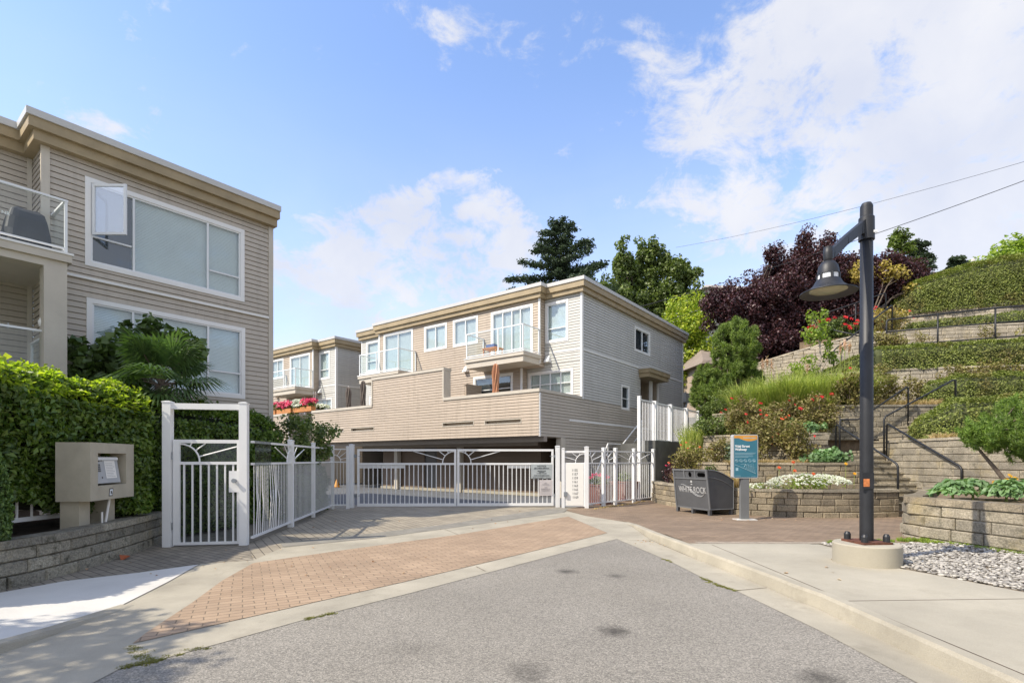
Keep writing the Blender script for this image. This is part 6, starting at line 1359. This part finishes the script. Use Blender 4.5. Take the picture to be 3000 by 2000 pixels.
pine_tufts('bright green leaning pine shrub at the right edge above the planter', (9.65, 10.0, .74), [(9.35, 10.15, 1.3), (9.1, 10.3, 1.75), (9.4, 10.3, 2.1)], [((9.5, 10.2, 1.92), (.68, .55, .34), 84), ((10.1, 10.4, 2.3), (.75, .6, .36), 74), ((9.0, 10.1, 1.98), (.3, .35, .24), 22), ((10.5, 10.1, 1.75), (.7, .5, .45), 60), ((10.6, 10.5, 2.45), (.5, .5, .4), 40), ((9.9, 9.9, 1.6), (.45, .35, .3), 24)], per=130, nl=.10, tr=.05)
pine_tufts('tall bushy mugo pine beside the tall white fence', (10.3, 25.2, 2.2), [(10.3, 25.2, 4.0), (10.4, 25.3, 6.5)], [((10.4, 25.2, 4.8), (1.75, 1.4, 1.6), 330), ((10.7, 25.2, 6.7), (1.15, 1.0, 1.5), 230), ((9.5, 24.9, 4.0), (1.1, 1, 1.0), 70), ((10.6, 25.2, 3.4), (1.5, 1.1, .9), 110), ((9.3, 25.0, 5.0), (.7, .7, .9), 50)], per=120, nl=.24, tr=.16, m=leafmat('mugo_needles', (.28, .37, .07), (.09, .15, .035), .55, .3), name='mugo_pine')

# ------------------------------------------------------------ background trees
tree('purple_tree', 'dark purple-leaved plum tree, leftmost, behind the mugo pine', 'tree', (13.3, 29.5, 4.2), 3.5, [((12.9, 29.0, 9.6), (2.4, 1.8, 1.9), 130), ((15.2, 29.4, 10.6), (2.3, 1.8, 2.0), 130), ((14.2, 28.6, 7.8), (2.6, 1.6, 1.6), 120), ((11.6, 29, 10.2), (1.2, 1.0, .7), 24), ((14.6, 29.2, 12.6), (.5, .5, .8), 8)], LM['purple'], .125, 120, .46, .2, 'bark_dark', 14, shell=.4)
tree('purple_tree', 'largest purple-leaved plum tree, behind the lamp head', 'tree', (17.5, 30.5, 6), 3.5, [((17.4, 30.2, 12.0), (2.6, 1.9, 1.9), 150), ((16.3, 29.6, 9.4), (2.2, 1.6, 1.6), 110), ((19.2, 30.4, 11.0), (2.3, 1.8, 1.8), 120), ((16.6, 30, 13.8), (.5, .5, .9), 9), ((18.2, 30.2, 13.8), (.5, .4, .7), 7), ((15.2, 30, 12.2), (.6, .5, .7), 10)], LM['purple'], .125, 120, .46, .22, 'bark_dark', 14, shell=.4)
tree('purple_tree', 'purple-leaved plum tree right of the lamp pole, next to the topmost hedge', 'tree', (21.2, 31, 8), 2.5, [((20.8, 29.9, 11.6), (2.5, 1.5, 1.6), 150), ((22.6, 30.8, 11.2), (2.0, 1.6, 1.4), 100), ((19.6, 29.2, 9.2), (1.6, .9, 1.1), 60)], LM['purple'], .125, 120, .44, .2, 'bark_dark', 12, shell=.4)
tree('golden_tree', 'small tree with golden yellow leaves among the purple trees', 'tree', (19.3, 28.4, 7.4), 2.0, [((18.7, 28.5, 11.6), (.9, .5, .5), 11), ((20.6, 28.5, 11.6), (.9, .4, .5), 12), ((21.9, 28.6, 10.6), (.6, .4, .4), 11), ((19.9, 27.8, 9.0), (1.0, .6, .3), 16), ((20.2, 27.6, 8.1), (1.0, .5, .35), 14)], LM['golden'], .15, 36, .32, .1, 'bark', 10)
tree('lime_tree', 'bright lime-green tree just behind the end of the townhouse', 'tree', (12.2, 38, 4), 4.0, [((12.5, 37.5, 11.4), (1.9, 1.5, 1.7), 90), ((13.6, 37.5, 9.2), (1.5, 1.4, 1.6), 60), ((11.7, 37.6, 7.6), (1.2, 1.2, 1.4), 44)], LM['lime'], .2, 46, .5, .15, 'bark', 9)
rg = random.Random(21); cr = [((9.0, 43, 14.0), (2.4, 2.0, 2.2), 70), ((12.0, 43, 13.8), (2.2, 1.8, 2.0), 60), ((7.0, 43, 12.6), (1.6, 1.6, 1.6), 36), ((14.4, 43, 11.6), (1.4, 1.2, 1.3), 26), ((5.4, 43, 12.6), (1.5, 1.2, 1.3), 28)]
for i in range(24):
    x = 6.6 + 8.2 * i / 23 + rg.uniform(-.3, .3); hh_ = 1 - abs((x - 11.0) / 5.2) ** 2; z = 13.4 + 4.3 * max(hh_, .1) + rg.uniform(-1.2, 1.0); cr.append(((x, 43 + rg.uniform(-1, 1), z), (.42, .42, rg.uniform(.9, 1.9)), 13)); cr.append(((x, 43, z - 2.2), (.8, 1.0, 1.0), 9))
for (x, z, dx, dz) in ((14.4, 16.6, 1.2, .5), (15.0, 14.4, 1.1, .5), (5.9, 14.6, 1.0, .3), (15.6, 12.4, .9, .3)): cr.append(((x, 43, z), (dx, .4, dz), 12))
tree('green_tree', 'tall feathery green tree behind the townhouse roof', 'tree', (9.8, 43, 4.5), 8, cr, LM['broad'], .24, 50, .45, .15, 'bark', 26, shell=.2)
def conifer(label, x, y, z0, z1, rad, n_w=15, m=LM['conifer'], leaf=.3, per=40, group=None, irr=.35, seed=1, zc=0):
    root = thing('fir_tree', (x, y, z0), label, 'fir tree', group); r = random.Random(seed); b = MB(); b.tube([(x, y, z0), (x, y, (z0 + z1) / 2), (x, y, z1)], [.3, .2, .03], 8); P = []; N = []
    H_ = z1 - z0
    for i in range(n_w):
        f = i / n_w; z = z0 + H_ * (zc + (1 - zc) * (f ** .9)); L0 = rad * (1 - f) ** .8 + .25
        for k in range(r.randint(4, 6)):
            a = r.uniform(0, 2 * math.pi); l = L0 * r.uniform(1 - irr, 1 + irr * .6); d = Vector((math.cos(a), math.sin(a), r.uniform(-.12, .3))); e = Vector((x, y, z)) + d * l; b.tube([(x, y, z - .1), e], [.05, .015], 4)
            for j in range(int(l / .42) + 1):
                g = (j + 1) / (int(l / .42) + 1); c = Vector((x, y, z)).lerp(e, g); s = .16 + .22 * l * .3 * (1.2 - g)
                p = rng.normal(0, 1, (per, 3)) * np.array((s, s, .12)) + np.array(c); P.append(p); N.append(np.tile([d.x * .3, d.y * .3, 1.0], (per, 1)))
    b.build('trunk', M['bark_dark'], root); leafmesh('crown', np.concatenate(P), np.concatenate(N), leaf, m, root, aspect=.22, jit=.5)
conifer('tall dark fir with a ragged top behind the townhouse roof', 4.4, 48, 6, 23.4, 6.6, 19, per=46, zc=.3, irr=.6, seed=4)
conifer('small dark fir on the skyline left of the utility pole', 46.5, 60, 18, 26.5, 2.3, 20, per=30, leaf=.4, irr=.2, group='firs on the skyline', seed=8)
conifer('dark fir on the skyline right beside the utility pole', 50.8, 60, 16, 24.8, 2.8, 20, per=34, leaf=.4, irr=.2, group='firs on the skyline', seed=9)
conifer('yellowish young fir on the skyline above the purple trees', 31.0, 42, 12, 19.9, 1.7, 18, irr=.2, m=LM['broad'], per=26, leaf=.3, group='firs on the skyline', seed=10)
tree('green_tree', 'light green tree overhanging the top right corner of the hill', 'tree', (35.5, 35, 9), 3.5, [((34.5, 35, 14.6), (3.2, 2, 1.6), 90), ((37, 35, 16.2), (2.8, 2, 1.8), 80), ((31.5, 35, 13.6), (2.2, 1.4, .8), 34)], LM['lightgreen'], .24, 46, .6, .22, 'bark', 10)

# ------------------------------------------------------------ houses on the hill, wires
def far_house(label, x0, y0, w, d, z0, z1, mw, mr, wins=()):
    fr = Fr((x0, y0), (1, .12)); root = thing('distant_house', (x0 + w / 2, y0, z0), label, 'house'); b = MB(); b.box(fr, 0, w, -d, 0, z0, z1); b.build('wall', mw, root)
    r_ = MB(); r_.hexa([fr.pt(-.4, .5, z1), fr.pt(w + .4, .5, z1), fr.pt(w + .4, -d - .4, z1), fr.pt(-.4, -d - .4, z1), fr.pt(-.2, .3, z1 + .25), fr.pt(w + .2, .3, z1 + .25), fr.pt(w * .8, -d * .6, z1 + 1.5), fr.pt(w * .2, -d * .6, z1 + 1.5)]); r_.build('roof', mr, root)
    for (u, z, a, h) in wins: q = MB(); q.box(fr, u, u + a, 0, .05, z, z + h); q.build('window', M['dark'], root)
far_house('pale house wall glimpsed between the townhouse and the mugo pine', 12.4, 34, 5, 4, 2.0, 7.6, mat('far_wall_pink', (.42, .33, .26), .8, .1), mat('far_roof_brown', (.25, .2, .16), .8, .1), ((.6, 5.0, 1.0, 1.1), (2.4, 5.0, 1.0, 1.1)))
far_house('white house glimpsed through the purple leaves on the hilltop', 17, 46, 13, 8, 9, 16.4, mat('far_wall_white', (.7, .66, .6), .8, .1), mat('far_roof', (.5, .46, .42), .8, .1), ((1.5, 13.4, 2, 1.3), (6, 13.4, 2, 1.3), (10, 13.4, 1.6, 1.3)))
def wire(label, pts, r_):
    P = [Vector(p) for p in pts]; q = []
    for i in range(25): t = i / 24; v = P[0].lerp(P[1], t); v.z -= .9 * 4 * t * (1 - t) * (P[1] - P[0]).length / 60; q.append(v)
    b = MB(); b.tube(q, r_, 5); tag(b.build('overhead_wire', M['black']), label, 'wire', 'overhead wires')
wire('thicker overhead wire passing behind the lamp head', (at(1850, 905, 30), at(3100, 492, 24)), .016)
wire('thin upper overhead wire meeting the lamp collar', (at(1980, 725, 55), at(3100, 445, 30)), .012)
wire('faint overhead wire dropping behind the right pole to the hill', (at(2780, 800, 40), at(3060, 690, 40)), .014)
wire('service wire ending at the near townhouse roof', (at(1905, 955, 31), at(2360, 770, 42)), .014)
up = thing('utility_pole', at(2851, 800, 55) - Vector((0, 0, 6)), 'short pale utility pole top on the hill skyline', 'utility pole'); q = at(2851, 800, 55); b = MB(); b.tube([q - Vector((0, 0, 6)), q + Vector((0, 0, 1.5))], .2, 8); b.build('pole', M['conc_new'], up); b = MB(); b.box(Fr((q.x, q.y), (1, 0)), -.5, .5, -.08, .08, q.z + .6, q.z + .72); b.lathe((q.x - .2, q.y - .3, q.z - .2), [(0, .5), (.2, .5), (.2, 0), (0, 0)], 10); b.build('crossarm', M['grey'], up)

# ------------------------------------------------------------ flower boxes on the far parapet, small things
def flower_box(x0, x1, lb, cols):
    P = Fr(C0 - VD * 3.0, UD, -VD); u1 = P.hit(x0)[0]; u0 = P.hit(x1)[0]; root = thing('flower_box', P.pt((u0 + u1) / 2, 0, 4.1), lb, 'flower box', 'cedar flower boxes on the far parapet')
    b = MB(); b.box(P, u0, u1, -.14, .14, 4.1, 4.36); b.build('box', M['wood'], root); n = int((u1 - u0) * 26)
    c = [P.pt(rnd.uniform(u0, u1), rnd.uniform(-.15, .15), 4.36 + rnd.uniform(0, .28)) for _ in range(n)]; p, q = blob_leaves([tuple(v) for v in c], 14, .12); leafmesh('foliage', p, q, .09, LM['broad'], root)
    for i, m in enumerate(cols):
        a, e = u0 + (u1 - u0) * i / len(cols), u0 + (u1 - u0) * (i + 1) / len(cols); f = [tuple(P.pt(rnd.uniform(a, e), rnd.uniform(-.2, .22), 4.5 + rnd.uniform(-.08, .28))) for _ in range(int((e - a) * 48))]
        if len(f) > 40: flowers('flowers', f, .13, LM[m], root, 5)['kind'] = 'stuff'
        else:
            for q in f: flowers('flower', [q], .13, LM[m], root, 5)
flower_box(797, 812, 'flower box cut off by the corner of the left house', ['pink']); flower_box(817, 858, 'middle cedar flower box full of crimson geraniums', ['pink']); flower_box(865, 918, 'cedar flower box with white and crimson geraniums', ['pink', 'white'])
bush('potted_geranium', 'white and pink geraniums right of the cedar boxes', 'flowers', tuple(at(935, 1200, 29.3)), (.5, .2, .15), 18, LM['broad'], .08, 16, .1, ('white', 50, .11))
def planter(x, y, s, h, lb, fl):
    root = thing('flower_pot', (x, y, 0), lb, 'planter', 'terracotta planters behind the right fence'); b = MB(); fr = Fr((x, y), (.8, .6)); b.hexa([fr.pt(a * s * .8, d * s * .8, 0) for a, d in ((-1, -1), (1, -1), (1, 1), (-1, 1))] + [fr.pt(a * s, d * s, h) for a, d in ((-1, -1), (1, -1), (1, 1), (-1, 1))]); b.box(fr, -s * 1.06, s * 1.06, -s * 1.06, s * 1.06, h, h + .04); b.build('pot', M['plastic_red'], root)
    p, q = blob_leaves(ellip((x, y, h + .15), (s, s, .2), 24, .3), 18, .1); leafmesh('foliage', p, q, .07, LM['broad'], root)
    if fl: flowers('flowers', ellip((x, y, h + .22), (s * 1.1, s * 1.1, .22), 34, .8, -.1), .07, LM[fl], root)
planter(2.95, 17.7, .34, .62, 'reddish planter with crimson flowers behind the right fence', 'pink'); planter(4.1, 19.2, .36, .66, 'reddish planter with green leaves behind the right fence', None)
# traffic cone and small car-like storage box seen left of the gate
cn = thing('traffic_cone', at(987, 1423, 29), 'orange cone beyond the fence left of the vehicle gate', 'traffic cone'); p = at(987, 1423, 28.5); b = MB(); b.lathe((p.x, p.y, 0), [(.22, 0), (.22, .03), (.15, .04), (.03, .42), (0, .42)], 16); b.build('cone', M['orange'], cn)
# balcony furniture on the near right balcony
pf = Fr(C0 - VD * .4, UD, -VD); tb = thing('balcony_table', pf.pt(4.0, .6, 5.96), 'small wooden table with a blue cushion on the right balcony', 'table'); b = MB(); b.box(pf, 3.5, 4.3, .35, .9, 6.36, 6.40)
b.build('table_top', M['wood'], tb)
for (u, d) in ((3.55, .4), (4.25, .4), (3.55, .85), (4.25, .85)): q = MB(); q.box(pf, u - .02, u + .02, d - .02, d + .02, 5.96, 6.36); q.build('leg', M['wood'], tb)
q = MB(); q.box(pf, 3.7, 4.15, .45, .8, 6.40, 6.56); tag(q.build('cushion', mat('blue_cushion', (.12, .17, .35), .9, .3, 20)), 'blue folded cushion lying on the balcony table', 'cushion')

# ------------------------------------------------------------ pebbles, weeds, leaves on the ground
def pebbles():
    ico = []; t = (1 + 5 ** .5) / 2
    V = np.array([(-1, t, 0), (1, t, 0), (-1, -t, 0), (1, -t, 0), (0, -1, t), (0, 1, t), (0, -1, -t), (0, 1, -t), (t, 0, -1), (t, 0, 1), (-t, 0, -1), (-t, 0, 1)], float); V /= np.linalg.norm(V[0])
    Fc = np.array([(0, 11, 5), (0, 5, 1), (0, 1, 7), (0, 7, 10), (0, 10, 11), (1, 5, 9), (5, 11, 4), (11, 10, 2), (10, 7, 6), (7, 1, 8), (3, 9, 4), (3, 4, 2), (3, 2, 6), (3, 6, 8), (3, 8, 9), (4, 9, 5), (2, 4, 11), (6, 2, 10), (8, 6, 7), (9, 8, 1)])
    def inside(x, y): lo = 4.82 + max(0, (6.54 - y)) * .33 if y < 6.54 else 4.82 + .1 * min(1, (y - 6.5)); return x > lo and x < 7.1 - .1 * (8.4 - y) + .3 and 3.4 < y < 8.35
    pts = []
    while len(pts) < 7500:
        x, y = rnd.uniform(4.8, 7.5), rnd.uniform(3.4, 8.35)
        if inside(x, y) and (x - 4.62) ** 2 + (y - 6.85) ** 2 > .16: pts.append((x, y))
    n = len(pts); A = np.empty((n, 12, 3))
    for i, (x, y) in enumerate(pts):
        s = rnd.uniform(.014, .032); a = rnd.uniform(0, 3.14); sx, sy, sz = s * rnd.uniform(.9, 1.5), s * rnd.uniform(.8, 1.1), s * rnd.uniform(.4, .65); v = V * (sx, sy, sz); c, d = math.cos(a), math.sin(a)
        A[i, :, 0] = v[:, 0] * c - v[:, 1] * d + x; A[i, :, 1] = v[:, 0] * d + v[:, 1] * c + y; A[i, :, 2] = v[:, 2] + .152 + rnd.uniform(0, .03)
    me = bpy.data.meshes.new('pebbles'); me.vertices.add(12 * n); me.vertices.foreach_set('co', A.astype('f').ravel()); me.loops.add(60 * n); me.polygons.add(20 * n)
    me.loops.foreach_set('vertex_index', (np.arange(n)[:, None] * 12 + Fc.ravel()[None]).ravel().astype('i')); me.polygons.foreach_set('loop_start', np.arange(20 * n, dtype='i') * 3); me.polygons.foreach_set('use_smooth', np.ones(20 * n, bool)); me.update(calc_edges=True)
    m, nt, b, out = nodes('pebble'); g = nt.nodes.new('ShaderNodeNewGeometry'); c = mixc(nt, g.outputs['Random Per Island'], (.17, .155, .135), (.50, .47, .41)); c = mixc(nt, 1.0, c, ramp(nt, nz(nt, 60, 3), .3, .7, .8, 1.15), 'MULTIPLY'); nt.links.new(c, b.inputs['Base Color']); b.inputs['Roughness'].default_value = .7
    tag(link_mesh('pebbles', me, m), 'pale round pebbles spread in front of the right planter wall', 'pebbles', kind='stuff')
pebbles()
def line_pts(P, n, w): 
    o = []
    for _ in range(n):
        t = rnd.uniform(0, len(P) - 1.001); i = int(t); a, b = P[i], P[i + 1]; v = a.lerp(b, t - i); o.append((v.x + rnd.gauss(0, w), v.y + rnd.gauss(0, w), v.z))
    return o
moss_leaf = leafmat('moss_leaf', (.26, .24, .06), (.14, .15, .04), .8, .2)
W1 = line_pts(GX([(375, 1893), (415, 1925), (445, 1937), (600, 1895)]), 60, .03) + line_pts(GX([(900, 1812), (980, 1795)]), 20, .015) + line_pts(GX([(2057, 1692), (2100, 1712), (2159, 1731)]), 40, .015) + line_pts(GX([(1945, 1637), (1970, 1646)]), 10, .01) + line_pts(GX([(1345, 1567), (1430, 1554)]), 14, .01) + line_pts(GX([(445, 1937), (365, 1952)]), 20, .02)
blades('joint_moss', 'low green moss and grass in the joints of the kerb and gutter', 'moss', W1, 26, .010, .03, moss_leaf, .005, 1.2)['kind'] = 'stuff'
W2_ = line_pts([Vector((5.0, 8.42, .15)), Vector((6.0, 8.5, .15)), Vector((6.85, 8.75, .15)), Vector((7.1, 7.9, .15)), Vector((7.3, 7.2, .15)), Vector((7.4, 6, .15))], 120, .09)
blades('weeds', 'green weeds growing along the foot of the right planter wall', 'weeds', W2_, 26, .06, .06, LM['lightgreen'], .008, 1.2)['kind'] = 'stuff'
W3 = line_pts(GX([(1730, 1492), (1820, 1480), (1890, 1468)]), 40, .03)
blades('weeds', 'thin weeds along the foot of the white fence on the right', 'weeds', W3, 16, .05, .05, LM['dry'], .006, 1.0)['kind'] = 'stuff'
lf = [G(rnd.uniform(1860, 1960), rnd.uniform(1578, 1600), .006) for _ in range(22)] + [G(rnd.uniform(220, 1250), rnd.uniform(1600, 1690), .02) for _ in range(25)] + [Vector((rnd.uniform(4.5, 7), rnd.uniform(12.8, 13.4), .02)) for _ in range(30)] + [Vector((rnd.uniform(3.2, 4.6), rnd.uniform(5.5, 8.2), .16)) for _ in range(5)] + [Vector((rnd.uniform(-4.4, 1), rnd.uniform(11, 15.5), .01)) for _ in range(26)]
o = leafmesh('fallen_leaves', [tuple(v) for v in lf], np.tile([0, 0, 1.0], (len(lf), 1)), .045, leafmat('fallen_leaf', (.35, .16, .06), (.5, .42, .3), .8, .1), jit=.15); tag(o, 'scattered small dry leaves on the paving', 'leaves', kind='stuff')
o = leafmesh('fallen_leaf', [(G(366, 1632, .03))], np.array([[0.2, -.4, 1.0]]), .16, mat('rusty_leaf', (.35, .09, .03), .8, .2), jit=.05, aspect=.4); tag(o, 'single rust-red leaf at the foot of the left garden wall', 'leaf')
# street tree out of the frame on the left that throws the dappled shade on the near pavement
tree('street_tree', 'pavement tree just outside the left edge that shades the kerb', 'tree', (-8.6, 1.6, 0), 3.2, [((-8.3, 1.6, 4.9), (1.5, 1.3, 1.1), 60)], LM['broad'], .14, 40, .35, .1, 'bark', 8)
